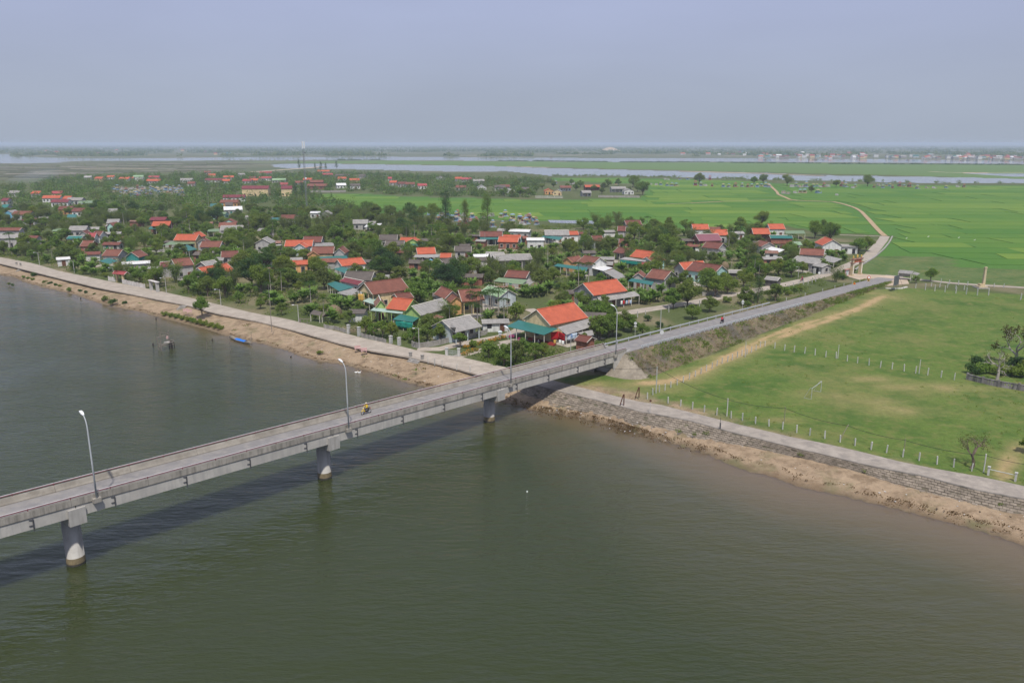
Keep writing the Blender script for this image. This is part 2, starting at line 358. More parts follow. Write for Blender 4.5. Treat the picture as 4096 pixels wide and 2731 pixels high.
# ---- water: one sheet to the horizon; 'depth' is the real depth over the bed
wx = axis(-260, 130, 3.0, 1.12, -28000, 28000); wy = axis(30, 300, 3.0, 1.12, 2, 43000)
WX, WY = np.meshgrid(wx, wy); qx, qy = WX.ravel(), WY.ravel(); qz, qds, ql = land_height(qx, qy)
wi = np.arange(len(wx) * len(wy)).reshape(len(wy), len(wx))
wf = np.stack([wi[:-1, :-1], wi[:-1, 1:], wi[1:, 1:], wi[1:, :-1]], -1).reshape(-1, 4)
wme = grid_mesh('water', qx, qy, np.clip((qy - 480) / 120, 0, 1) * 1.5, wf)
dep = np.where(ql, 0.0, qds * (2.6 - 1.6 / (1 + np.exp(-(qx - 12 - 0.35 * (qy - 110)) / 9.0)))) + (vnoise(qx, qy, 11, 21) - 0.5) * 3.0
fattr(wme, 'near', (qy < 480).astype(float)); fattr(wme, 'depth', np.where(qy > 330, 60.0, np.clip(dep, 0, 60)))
m_water, nt, n, l, b = new_mat('river_water')
w = coords(nt, 'World'); da = N(nt, 'ShaderNodeAttribute', attribute_name='depth')
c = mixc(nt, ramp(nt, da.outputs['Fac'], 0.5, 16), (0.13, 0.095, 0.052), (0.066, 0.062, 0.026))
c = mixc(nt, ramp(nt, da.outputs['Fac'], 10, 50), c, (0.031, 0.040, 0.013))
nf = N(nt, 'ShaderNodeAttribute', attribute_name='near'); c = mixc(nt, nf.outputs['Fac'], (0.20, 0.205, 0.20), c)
l.new(c, b.inputs['Base Color']); b.inputs['Roughness'].default_value = 0.07; b.inputs['IOR'].default_value = 1.33
b.inputs['Specular IOR Level'].default_value = 0.48
b.subsurface_method = 'BURLEY'; b.inputs['Subsurface Weight'].default_value = 1.0; b.inputs['Subsurface Radius'].default_value = (1.0, 1.2, 0.8); b.inputs['Subsurface Scale'].default_value = 2.4      # silty water glows a little way into shade
mp = N(nt, 'ShaderNodeMapping'); l.new(w, mp.inputs[0]); mp.inputs['Rotation'].default_value = (0, 0, R(-12)); mp.inputs['Scale'].default_value = (0.33, 1.0, 1.0)
r1 = noise(nt, mp.outputs[0], 1.75, 3.0, 0.55)
mp2 = N(nt, 'ShaderNodeMapping'); l.new(w, mp2.inputs[0]); mp2.inputs['Rotation'].default_value = (0, 0, R(9)); mp2.inputs['Scale'].default_value = (0.5, 1.0, 1.0)
r2 = noise(nt, mp2.outputs[0], 0.28, 2.0, 0.5)
gust = ramp(nt, noise(nt, w, 0.018, 3.0), 0.35, 0.65)
hgt = mth(nt, 'ADD', mth(nt, 'MULTIPLY', r1, mth(nt, 'ADD', mth(nt, 'MULTIPLY', gust, 0.95), 0.3)), mth(nt, 'MULTIPLY', r2, 1.6))
calm = ramp(nt, da.outputs['Fac'], 2, 26)
nr = N(nt, 'ShaderNodeAttribute', attribute_name='near')
bump(nt, b, mth(nt, 'MULTIPLY', mth(nt, 'MULTIPLY', hgt, mth(nt, 'ADD', mth(nt, 'MULTIPLY', nr.outputs['Fac'], 0.94), 0.06)), mth(nt, 'ADD', mth(nt, 'MULTIPLY', calm, 0.75), 0.25)), 0.85, 0.30)
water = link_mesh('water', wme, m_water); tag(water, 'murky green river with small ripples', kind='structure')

mbp = MB(); mbp.add([(p.x, p.y, 2.10) for p in CREEK], [tuple(range(len(CREEK)))[::-1]]); pond = mbp.build('pond', m_water); tag(pond, 'still pale pond between the village trees and the paddies', kind='structure')
if pond.data.polygons[0].normal.z < 0: pond.data.flip_normals()
# ================================================================ ROADS
def ribbon2(name, a, b, z, mat, thick=0.12, kind='structure', label=None):
    """a paved strip between two edge lines, with its own thickness"""
    n = max(len(a), len(b)) * 3
    def res(pl):
        pl = [Vector((p[0], p[1], 0)) for p in pl]; L = [0]
        for p, q in zip(pl[:-1], pl[1:]): L.append(L[-1] + (q - p).length)
        out = []
        for i in range(n):
            t = L[-1] * i / (n - 1); k = 0
            while k < len(L) - 2 and L[k + 1] < t: k += 1
            f = (t - L[k]) / max(L[k + 1] - L[k], 1e-9); out.append(pl[k].lerp(pl[k + 1], f))
        return out
    A, B = res(a), res(b); mb = MB()
    zz = z if callable(z) else (lambda p: z)
    vs = []
    for p, q in zip(A, B):
        vs += [(p.x, p.y, zz(p) - thick), (p.x, p.y, zz(p)), (q.x, q.y, zz(q)), (q.x, q.y, zz(q) - thick)]
    fs = []
    for i in range(n - 1):
        o = 4 * i
        for j in range(3): fs.append((o + j, o + j + 1, o + 5 + j, o + 4 + j))
    mb.add(vs, fs); o = mb.build(name, mat); tag(o, label, kind=kind); return o
def ribbon(name, pts, width, z, mat, thick=0.1, label=None, wob=0.0):
    pts = [Vector((p[0], p[1], 0)) for p in pts]; a = []; b = []
    for i, p in enumerate(pts):
        t = (pts[min(i + 1, len(pts) - 1)] - pts[max(i - 1, 0)]).normalized(); s = Vector((-t.y, t.x, 0))
        w_ = width / 2 * (1 + random.uniform(-wob, wob)); a.append(p + s * w_); b.append(p - s * w_)
    return ribbon2(name, a, b, z, mat, thick, label=label)
m_concrete_road = plain('concrete_road', (0.385, 0.335, 0.275), 0.9, 0.22, 0.35, dirt=(0.29, 0.245, 0.20))
m_dirt = plain('dirt_track', (0.40, 0.29, 0.17), 0.95, 0.3, 0.5)
m_levee = plain('levee_concrete', (0.33, 0.29, 0.245), 0.9, 0.25, 0.5, dirt=(0.22, 0.195, 0.17))
m_asphalt = plain('asphalt', (0.215, 0.205, 0.20), 0.9, 0.16, 0.6, dirt=(0.27, 0.25, 0.225))

ROAD_N = line(5, [(-420, 40), (0, 120), (300, 195), (560, 260), (870, 335), (1200, 400), (1500, 460), (1700, 500), (1900, 560), (2294, 635)], 2.1) + \
         line(6, [(400, 720), (800, 835), (1100, 905), (1380, 950), (1600, 1000), (1900, 1075), (2010, 1105), (2200, 1165)], 2.1)
ROAD_F = line(5, [(-420, -10), (0, 65), (300, 120), (540, 190), (760, 235), (1050, 295), (1400, 360), (1800, 450), (1900, 475), (2294, 570)], 2.1) + \
         line(6, [(300, 610), (500, 660), (870, 750), (1000, 785), (1350, 860), (1500, 905), (1900, 960), (2290, 1050), (2440, 1100)], 2.1)
shore_road = ribbon2('shore_road', ROAD_N, ROAD_F, 2.12, m_concrete_road, 0.3, label='pale concrete road along the left river bank')
levee_path = ribbon2('levee_path', PATH_N, PATH_F, 2.10, m_levee, 0.5, label='weathered concrete path on top of the stone levee')
ribbon2('under_bridge_road', [ROAD_N[-2], ROAD_N[-1], PATH_N[0], PATH_N[1]], [ROAD_F[-2], ROAD_F[-1], PATH_F[0], PATH_F[1]], 2.08, m_concrete_road, 0.3, label='concrete road passing beneath the bridge')
LANE = line(7, [(1130, 610), (1250, 583), (1480, 545), (1700, 512), (2000, 463), (2294, 400)]) + line(8, [(150, 395), (340, 352), (560, 305), (720, 270), (930, 215), (1060, 160)]) + line(4, [(985, 1105), (1050, 1035), (1110, 965), (1128, 932)])
lane = ribbon('village_lane', LANE, 4.4, 2.10, m_concrete_road, 0.2, label='concrete lane from the village through the gate to the paddies', wob=0.06)
SIDE = line(6, [(1500, 890), (1700, 890), (1850, 850), (2294, 770)]) + line(7, [(370, 735), (480, 660), (560, 560), (480, 530)])
ribbon('side_lane', SIDE, 3.2, 2.09, m_concrete_road, 0.2, label='narrow lane between concrete fence and flower bed')
YARD = line(6, [(1830, 965), (1960, 925), (2294, 850)]) + line(7, [(250, 830), (420, 800), (640, 800)])
ribbon('yard_path', YARD, 2.6, 2.07, m_concrete_road, 0.15, label='concrete garden path lined with orange flowers')
DIRT = line(4, [(1128, 932), (1080, 890), (1000, 800), (930, 725), (880, 695), (780, 662), (690, 643), (480, 636), (350, 632), (290, 605), (235, 582), (225, 560), (190, 528), (150, 490)])
ribbon('field_track', DIRT, 2.5, 2.26, m_dirt, 0.4, label='winding dirt track through the green paddies', wob=0.15)
FWALK = line(4, [(350, 632), (100, 631), (-200, 640), (-700, 665)])
ribbon('paddy_walk', FWALK, 1.4, 2.25, m_dirt, 0.4, label='thin straight walk across the paddies')
WALK2 = line(4, [(745, 920), (900, 926), (1128, 932)]); ribbon('bund_walk', WALK2, 1.5, 2.14, m_concrete_road, 0.2, label='narrow concrete walk along the paddy edge')
RROAD = line(4, [(1180, 1262), (1300, 1285), (1500, 1303), (1700, 1325), (2000, 1345), (2291, 1362), (2800, 1395)])
ribbon('field_road', RROAD, 2.6, 2.13, m_concrete_road, 0.2, label='narrow pale road running right between the fields')
JUNC = line(4, [(790, 1235), (870, 1245), (960, 1250), (1180, 1262), (1310, 1285), (1330, 1330), (1150, 1345), (1010, 1350), (900, 1340), (960, 1310), (830, 1275)])
mbj = MB(); mbj.prism([(p.x, p.y) for p in JUNC[::-1]], 1.9, 2.16)
tag(mbj.build('junction_apron', plain('dusty_apron', (0.46, 0.36, 0.26), 0.95, 0.25, 0.2, dirt=(0.36, 0.31, 0.25))), 'dusty open junction in front of the village gate', kind='structure')
# ---- rice parcels: each cut out by its bunds
pc = []
for k in range(7):
    t = k / 6
    g1 = (0.06 + 0.055 * t, 0.15 + 0.05 * t, 0.022 + 0.01 * t)
    m, nt, n, l, b = new_mat('young_rice_%d' % k); w = coords(nt, 'World')
    f1 = noise(nt, w, 0.05, 4.0); f2 = noise(nt, coords(nt, 'World', (0.5, 2.2, 1)), 0.5, 3.0)
    c = mixc(nt, ramp(nt, f1, 0.3, 0.7), g1, (g1[0] * 1.3, g1[1] * 1.1, g1[2])); c = mixc(nt, mth(nt, 'MULTIPLY', ramp(nt, f2, 0.5, 0.75), 0.5), c, [x * 0.65 for x in g1])
    l.new(c, b.inputs['Base Color']); b.inputs['Roughness'].default_value = 0.9; b.inputs['Specular IOR Level'].default_value = 0.1; pc.append(m)
rice = empty('rice_field', (150, 500, 2.0)); tag(rice, 'bright green rice paddies divided by narrow bunds', kind='structure')
DIRT_XY = [(p.x, p.y) for p in DIRT]; WALK_XY = [(p.x, p.y) for p in FWALK]; LANE_XY = [(p.x, p.y) for p in LANE]
yy = 238.0; ANG = R(-3.5); parcels = 0; lots = []
PADDY_XY = [(p.x, p.y) for p in PADDY]; ca_, sa2 = math.cos(ANG), math.sin(ANG); NSUB = 8
while yy < 1080:
    dy = random.uniform(13, 20) * (1 + (yy - 238) / 650); xx = -420 - random.uniform(0, 60)
    while xx < 1000:
        dx = random.uniform(34, 88) * (1 + max(0, yy - 350) / 700); sk = random.uniform(-4, 4); g_ = 0.4
        q = [(xx + g_, yy + g_), (xx + dx - g_, yy + g_), (xx + dx - g_ + sk, yy + dy - g_), (xx + g_ + sk, yy + dy - g_)]; lots.append(q); xx += dx
    yy += dy
# parcels stop at the field edge and at the tracks: test short lots, join the ones that remain
Q = np.array(lots); tt = np.linspace(0, 1, NSUB + 1)
lo_ = Q[:, None, 0] * (1 - tt)[None, :, None] + Q[:, None, 1] * tt[None, :, None]; hi_ = Q[:, None, 3] * (1 - tt)[None, :, None] + Q[:, None, 2] * tt[None, :, None]
def rot(a): return np.stack([a[..., 0] * ca_ - a[..., 1] * sa2, a[..., 0] * sa2 + a[..., 1] * ca_], -1)
lo_, hi_ = rot(lo_), rot(hi_)
def okp(a):
    x, y = a[..., 0].ravel(), a[..., 1].ravel()
    return (in_poly(x, y, PADDY_XY) & (seg_dist(x, y, DIRT_XY) > 2.9) & (seg_dist(x, y, LANE_XY) > 3.2) & (seg_dist(x, y, WALK_XY) > 1.1)).reshape(a.shape[:-1])
ok_e = okp(lo_) & okp(hi_) & okp((lo_ + hi_) / 2)
for k in range(len(lots)):
    mi = random.choice((0, 1, 1, 2, 2, 3, 3, 4) if random.random() < 0.85 else (5, 6)); i = 0
    while i < NSUB:
        if ok_e[k, i] and ok_e[k, i + 1]:
            j = i + 1
            while j < NSUB and ok_e[k, j + 1]: j += 1
            mb = MB(); h = 2.2 + random.uniform(-0.03, 0.03); mb.prism([tuple(lo_[k, i]), tuple(lo_[k, j]), tuple(hi_[k, j]), tuple(hi_[k, i])], 1.95, h); mb.build('parcel', pc[mi], rice); parcels += 1; i = j
        i += 1
print('parcels', parcels)
# ================================================================ BRIDGE
BP = Vector((-49.25, 81.33, 0)); BD = Vector((0.69169, 0.72219, 0)).normalized(); BN = Vector((BD.y, -BD.x, 0))   # along / toward the camera side
HALF = 2.8; S_END = 98.0
def deck_z(s): return 8.02 - 0.0215 * s
def bpt(s, o, z): p = BP + BD * s + BN * o; return Vector((p.x, p.y, z))
m_conc = plain('bridge_concrete', (0.43, 0.41, 0.375), 0.85, 0.18, 0.5, dirt=(0.31, 0.30, 0.28), streak=True)
m_parapet = plain('stained_parapet', (0.34, 0.315, 0.275), 0.9, 0.3, 0.35, dirt=(0.13, 0.12, 0.105), streak=True)
m_par_in = plain('parapet_inner', (0.29, 0.265, 0.225), 0.9, 0.25, 0.5, dirt=(0.19, 0.17, 0.14))
m_pier = plain('pier_concrete', (0.40, 0.385, 0.36), 0.85, 0.18, 0.6, dirt=(0.28, 0.265, 0.24), streak=True)
m_tide = plain('pier_tide_band', (0.24, 0.19, 0.11), 0.8, 0.4, 1.5); m_wetc = plain('pier_waterline', (0.06, 0.055, 0.045), 0.6, 0.4, 2.0)
m_red = plain('red_rail_paint', (0.17, 0.045, 0.055), 0.5, 0.25, 2.0); m_rail_lit = plain('rail_lit_tone', (0.55, 0.53, 0.53), 0.5, 0.15, 2.0)  # rail's red paint, and the pale tone of its lit top put into colour
m_dark = plain('dark_metal', (0.07, 0.07, 0.075), 0.6, 0.2, 3.0); m_galv = plain('galvanised_steel', (0.42, 0.44, 0.46), 0.45, 0.12, 2.0, metal=0.0)
bridge = empty('bridge', bpt(0, 0, 0), label='long concrete girder bridge crossing the river on round piers', cat='bridge')
def sweep(name, prof, s0, s1, mat, parent, closed=True, zf=deck_z, step=None, cap=True):
    """sweeps a cross-section (offset, height above deck) along the bridge"""
    ns = max(2, int(math.ceil((s1 - s0) / (step or 20))) + 1); mb = MB(); vs = []; k = len(prof)
    for i in range(ns):
        s = s0 + (s1 - s0) * i / (ns - 1)
        for o, h in prof: vs.append(bpt(s, o, zf(s) + h))
    fs = []
    for i in range(ns - 1):
        for j in range(k if closed else k - 1):
            fs.append((i * k + j, i * k + (j + 1) % k, (i + 1) * k + (j + 1) % k, (i + 1) * k + j))
    if cap: fs += [tuple(range(k))[::-1], tuple(range((ns - 1) * k, ns * k))]
    mb.add(vs, fs); return mb.build(name, mat, parent)
S0 = -66.0
sweep('deck', [(-2.25, 0), (2.25, 0), (2.25, -0.22), (-2.25, -0.22)], S0, S_END + 3, m_asphalt, bridge)
L = 8.2; s = S0 - 0.0
while s < S_END + 2.5:
    e = min(s + L - 0.03, S_END + 3)
    for sd in (1, -1):
        a, b_, c_, d_ = 2.24 * sd, 2.36 * sd, 2.52 * sd, 2.8 * sd
        prof = [(a, -0.22), (a, 0.1), (b_, 0.28), (c_, 0.70), (d_, 0.70), (d_, -0.07), (2.5 * sd, -0.215)]
        if sd < 0: prof = prof[::-1]
        p = sweep('parapet_panel', prof, s, e, [m_parapet, m_par_in], bridge)
        kk = len(prof); inner = {0, 1, 2, 3} if sd > 0 else {2, 3, 4, 5}
        for f in p.data.polygons:
            if len(f.vertices) == 4 and (min(f.vertices) % kk if max(v % kk for v in f.vertices) - min(v % kk for v in f.vertices) == 1 else 99) in inner: f.material_index = 1
    s += L
for sd in (1, -1):                                   # handrail: posts, red pipe with its lit top painted as a pale tube
    k = 0; s = S0
    while s < S_END + 2.6:
        e = min(s + 4.1, S_END + 2.9); mb = MB()
        mb.tube([bpt(s, 2.68 * sd, deck_z(s) + 0.98), bpt(e, 2.68 * sd, deck_z(e) + 0.98)], 0.038, 6); r = mb.build('rail_lit_top', m_rail_lit, bridge)
        mb = MB(); mb.tube([bpt(s, 2.68 * sd, deck_z(s) + 0.88), bpt(e, 2.68 * sd, deck_z(e) + 0.88)], 0.05, 4); mb.build('rail_red_underside', m_red, bridge)
        if True:
            mb = MB(); mb.tube([bpt(s, 2.68 * sd, deck_z(s) + 0.68), bpt(s, 2.68 * sd, deck_z(s) + 0.99)], 0.05, 6); mb.build('rail_post', m_red, bridge)
        s = e + 0.0001; k += 1
PIERS = [-65.6, -32.8, 0.0, 32.8, 65.6]; cuts = PIERS + [S_END]
for a, b_ in zip(cuts[:-1], cuts[1:]):
    for o in (-1.75, 0, 1.75):
        w_ = 0.32
        sweep('girder', [(o - 0.55, -0.235), (o + 0.55, -0.235), (o + 0.55, -0.36), (o + w_, -0.48), (o + w_, -1.0), (o + 0.45, -1.12), (o + 0.45, -1.38), (o - 0.45, -1.38), (o - 0.45, -1.12), (o - w_, -1.0), (o - w_, -0.48), (o - 0.55, -0.36)], a + 0.06, b_ - 0.06, m_conc, bridge)
    # fascia slab closing the girder face below the parapet
    sweep('fascia', [(2.32, -0.225), (2.70, -0.15), (2.70, -1.40), (2.32, -1.40)], a + 0.05, b_ - 0.05, m_conc, bridge)
    n = 4
    for i in range(n):                               # drain pipes on the outer face
        s = a + 4.0 + i * 8.2
        if s > b_ - 1: continue
        z = deck_z(s); mb = MB(); mb.tube([bpt(s, 2.76, z - 0.25), bpt(s, 2.76, z - 1.65)], 0.07, 6)
        mb.tube([bpt(s, 2.76, z - 0.35), bpt(s - 0.35, 2.74, z - 0.3)], 0.05, 6); mb.tube([bpt(s, 2.76, z - 0.95), bpt(s - 0.4, 2.74, z - 0.95)], 0.06, 6); mb.build('drain_pipe', m_dark, bridge)
for s in PIERS:
    zc = deck_z(s) - 1.52; mb = MB(); n = 28
    base = bpt(s, 0, 0)
    prof = [(-2.5, 0.98), (0.75, 0.98), (0.76, 0.95), (zc - 0.9, 0.95)]
    mb.tube([(base.x, base.y, z) for z, r in prof], [r for z, r in prof], n); pier = mb.build('pier', m_pier, bridge, smooth=False)
    for p in pier.data.polygons: p.use_smooth = len(p.vertices) == 4
    mb = MB(); mb.tube([(base.x, base.y, 0.25), (base.x, base.y, 0.95)], 0.986, n, caps=False); mb.build('tide_stain', m_tide, pier)
    mb = MB(); mb.tube([(base.x, base.y, -0.4), (base.x, base.y, 0.26)], 0.99, n, caps=False); mb.build('waterline_stain', m_wetc, pier)
    mb = MB(); vs = []
    hw = 0.85
    prof = [(-1.0, -1.0), (1.0, -1.0), (2.92, -0.78), (2.92, 0.0), (-2.92, 0.0), (-2.92, -0.78)]
    for ds_ in (-hw, hw): vs += [bpt(s + ds_, o, zc + h) for o, h in prof]
    mb.add(vs, [(5, 4, 3, 2, 1, 0), (6, 7, 8, 9, 10, 11)] + [(j, (j + 1) % 6, 6 + (j + 1) % 6, 6 + j) for j in range(6)]); cap = mb.build('pier_cap', m_pier, bridge)
    for sd in (1, -1):                               # shear block standing up at the cap end
        mb = MB(); c0 = bpt(s, 2.8 * sd, zc + 0.42)
        vs = [bpt(s + ds_, o * sd, zc + h) for ds_ in (-hw - 0.02, hw + 0.02) for o, h in ((2.68, 0.005), (2.935, -0.785), (2.98, 1.12), (2.71, 1.12))]
        mb.add(vs, [(3, 2, 1, 0), (4, 5, 6, 7)] + [(j, (j + 1) % 4, 4 + (j + 1) % 4, 4 + j) for j in range(4)]); mb.build('shear_block', m_pier, cap)
    mb = MB()
    for o in (-1.75, 0, 1.75):
        for ds_ in (-0.45, 0.45): c0 = bpt(s + ds_, o, zc + 0.065); mb.box(c0, (0.4, 0.4, 0.125), math.atan2(BD.y, BD.x))
    mb.build('bearing', m_dark, cap)
# abutment: front wall, bearing shelf and wing walls
mb = MB(); a_ = [bpt(S_END - 0.3, o, 0) for o in (-2.9, 2.9)] + [bpt(S_END + 0.9, o, 0) for o in (2.9, -2.9)]
mb.prism([(p.x, p.y) for p in a_], 0.6, deck_z(S_END) - 1.41); mb.build('abutment', m_conc, bridge)
for sd in (1, -1):
    vs = []
    z1 = deck_z(S_END)
    for o in (2.83 * sd, 2.55 * sd):
        vs += [bpt(S_END - 1.0, o, z1 - 3.3), bpt(S_END - 1.0, o, z1 - 1.1), bpt(S_END - 0.4, o, z1 - 0.9), bpt(S_END - 0.4, o, z1 + 0.0), bpt(S_END + 4.2, o, z1 + 0.2), bpt(S_END + 4.2, o, z1 - 0.6), bpt(S_END + 0.4, o, z1 - 3.3)]
    mb = MB(); k = 7; mb.add(vs, [tuple(range(k)), tuple(range(k, 2 * k))[::-1]] + [(j, k + j, k + (j + 1) % k, (j + 1) % k) for j in range(k)])
    mb.build('wing_wall', m_conc, bridge)

# ================================================================ EMBANKMENT AND APPROACH ROAD
S_J = 252.0
def road_z(s):
    if s <= S_END + 3: return deck_z(s)
    t = (s - S_END - 3) / (S_J - S_END - 3); z0 = deck_z(S_END + 3)
    return z0 + (2.14 - z0) * t
m_emb, nt, n, l, b = new_mat('embankment_turf'); w = coords(nt, 'World')
f1 = noise(nt, w, 0.35, 6.0, 0.65); f2 = noise(nt, w, 1.6, 4.0, 0.6); f3 = noise(nt, w, 0.12, 4.0)
c = mixc(nt, ramp(nt, f1, 0.35, 0.65), (0.20, 0.15, 0.085), (0.11, 0.085, 0.06)); c = mixc(nt, ramp(nt, f2, 0.5, 0.66), c, (0.10, 0.12, 0.035))
c = mixc(nt, mth(nt, 'MULTIPLY', ramp(nt, f3, 0.5, 0.62), 0.7), c, (0.075, 0.07, 0.065)); l.new(c, b.inputs['Base Color']); b.inputs['Roughness'].default_value = 0.95
bump(nt, b, mth(nt, 'ADD', f1, f2), 0.8, 0.3)
mb = MB(); vs = []; cols = 22; rows = 0
def emb_prof(s):
    h = road_z(s) - 0.07; base = 1.9; k = max(h - base, 0.02); run = k * 1.35 + 0.3
    out = []
    for j in range(9): t = j / 8; out.append((-3.3 - run * (1 - t), base + k * t))
    out += [(0, h), (0.2, h)]
    for j in range(9): t = j / 8; out.append((3.3 + run * t, h - k * t))
    return out
s = S_END + 2.4
while s < S_J + 3:
    pr = emb_prof(min(s, S_J)); 
    for o, z in pr:
        j = random.uniform(-0.14, 0.14) if 3.4 < abs(o) and z > 2.0 else 0
        vs.append(bpt(s + j, o + j, z + (j if abs(o) > 3.6 else 0)))
    rows += 1; s += 1.5
k = len(emb_prof(120)); fs = []
for i in range(rows - 1):
    for j in range(k - 1): fs.append((i * k + j, i * k + j + 1, (i + 1) * k + j + 1, (i + 1) * k + j))
mb.add(vs, fs)
# quarter cones wrapping round the abutment wings
for sd in (1, -1):
    h = road_z(S_END + 2.6) - 0.07; apex = bpt(S_END + 2.6, 2.85 * sd, h); ring = []; nseg = 14
    vs2 = [apex]
    for lev in range(1, 9):
        t = lev / 8
        for q in range(nseg + 1):
            a = math.pi * 0.58 * q / nseg; rad = 0.45 + ((h - 1.9) * 1.35 + 0.3) * t + random.uniform(-0.1, 0.1)
            o = 2.85 * sd + sd * math.cos(a) * rad; ss = S_END + 2.6 - math.sin(a) * rad * 0.8
            vs2.append(bpt(ss, o, h - (h - 1.9) * t + random.uniform(-0.08, 0.08) * (t < 1)))
    fs2 = [(0, 1 + q, 2 + q) if sd > 0 else (0, 2 + q, 1 + q) for q in range(nseg)]
    for lev in range(7):
        for q in range(nseg):
            b0 = 1 + lev * (nseg + 1) + q; f = (b0, b0 + nseg + 1, b0 + nseg + 2, b0 + 1); fs2.append(f if sd > 0 else f[::-1])
    mb2 = MB(); mb2.add(vs2, fs2); o = mb2.build('embankment_cone', plain('cone_soil_%d' % sd, (0.27, 0.235, 0.185), 0.95, 0.3, 0.5, dirt=(0.17, 0.145, 0.11), streak=True), smooth=True); tag(o, 'bare earth cone beside the bridge wing wall, %s side' % ('pasture' if sd > 0 else 'village'), kind='structure')
emb = mb.build('embankment', m_emb, smooth=True); tag(emb, 'weedy earth embankment carrying the approach road', kind='structure')
sweep_road = sweep('approach_road', [(-2.75, 0), (2.75, 0), (2.75, -0.1), (-2.75, -0.1)], S_END + 3.0, S_J + 8, m_asphalt, None, zf=lambda s: road_z(min(s, S_J)), step=6)
tag(sweep_road, 'grey asphalt approach road descending from the bridge', kind='structure')

# ================================================================ STONE LEVEE SLOPE
m_stone = []
for k in range(4):
    g = (0.20, 0.215, 0.235, 0.185)[k]; m_stone.append(plain('levee_stone_%d' % k, (g * 1.16, g * 0.97, g * 0.76), 0.95, 0.3, 1.0, dirt=(0.12, 0.10, 0.075)))
m_mortar = plain('levee_mortar', (0.145, 0.122, 0.09), 0.95, 0.3, 1.0, dirt=(0.08, 0.08, 0.045))
def resample(pl, n):
    pl = [Vector(p) for p in pl]; Ls = [0]
    for p, q in zip(pl[:-1], pl[1:]): Ls.append(Ls[-1] + (q - p).length)
    out = []
    for i in range(n):
        t = Ls[-1] * i / (n - 1); k = 0
        while k < len(Ls) - 2 and Ls[k + 1] < t: k += 1
        out.append(pl[k].lerp(pl[k + 1], (t - Ls[k]) / max(Ls[k + 1] - Ls[k], 1e-9)))
    return out, Ls[-1]
ncol = 115
topl, LT = resample([Vector((p.x, p.y, 2.03)) for p in PATH_N], ncol + 1); toel, _ = resample([Vector((p.x, p.y, 0.88)) for p in TOE], ncol + 1)
toel = [a + (b_ - a) * 1.25 for a, b_ in zip(topl, toel)]
levee = empty('stone_levee', topl[0], label='sloping stone revetment below the levee path', cat='revetment')
mb = MB(); vs = []
for a, b_ in zip(topl, toel): vs += [a, b_]
mb.add(vs, [(2 * i, 2 * i + 1, 2 * i + 3, 2 * i + 2) for i in range(ncol)]); mb.build('mortar_bed', m_mortar, levee)
stones = []
nrow = 7
for i in range(ncol):
    for r in range(nrow):
        sh = 0.5 if r % 2 else 0.0
        def P_(u, v):
            u = min(max(u, 0), ncol); k = min(int(u), ncol - 1); f = u - k
            a = topl[k].lerp(topl[k + 1], f); b2 = toel[k].lerp(toel[k + 1], f); return a.lerp(b2, v)
        u0, u1, v0, v1 = i + sh + 0.03, i + 1 + sh - 0.03, (r + 0.07) / nrow, (r + 0.93) / nrow
        if u1 > ncol or random.random() < 0.07: continue
        q = [P_(u0, v0), P_(u1, v0), P_(u1, v1), P_(u0, v1)]
        nrm = (q[1] - q[0]).cross(q[3] - q[0]).normalized()
        if nrm.z < 0: nrm = -nrm
        stones.append((sum(p.y for p in q) / 4, q, nrm * random.uniform(0.03, 0.11)))
def stone_geo(mb, q, up):
    c_ = sum(q, Vector()) / 4; top = [p.lerp(c_, 0.06) + up for p in q]; mb.add(list(q) + top, [(4, 5, 6, 7), (0, 1, 5, 4), (1, 2, 6, 5), (2, 3, 7, 6), (3, 0, 4, 7)], random.randint(0, 3))
vis = [t for t in stones if abs(t[1][0].x) < t[0] * 0.66 + 2]
vis.sort(key=lambda t: t[0]); chosen = set(id(t) for t in vis[:300]); rest = MB()
for t in stones:
    if id(t) in chosen: mb = MB(); stone_geo(mb, t[1], t[2]); mb.f and mb.build('stone', m_stone[mb.m[0]], levee)
    else: stone_geo(rest, t[1], t[2])
o = rest.build('stone_courses', m_stone, levee); o['kind'] = 'stuff'
mb = MB(); kb = []
for a, b_ in zip(topl, toel):
    d_ = (b_ - a); d_.z = 0; d_.normalize(); kb.append((a + d_ * 0.12, a - d_ * 0.25))
vs = []
for p, q in kb: vs += [(p.x, p.y, 1.85), (p.x, p.y, 2.14), (q.x, q.y, 2.14), (q.x, q.y, 1.85)]
mb.add(vs, [(4 * i + j, 4 * i + j + 1, 4 * i + 5 + j, 4 * i + 4 + j) for i in range(ncol) for j in range(3)]); mb.build('coping', plain('levee_coping', (0.2, 0.18, 0.155), 0.95, 0.3, 0.8, dirt=(0.09, 0.085, 0.07)), levee)
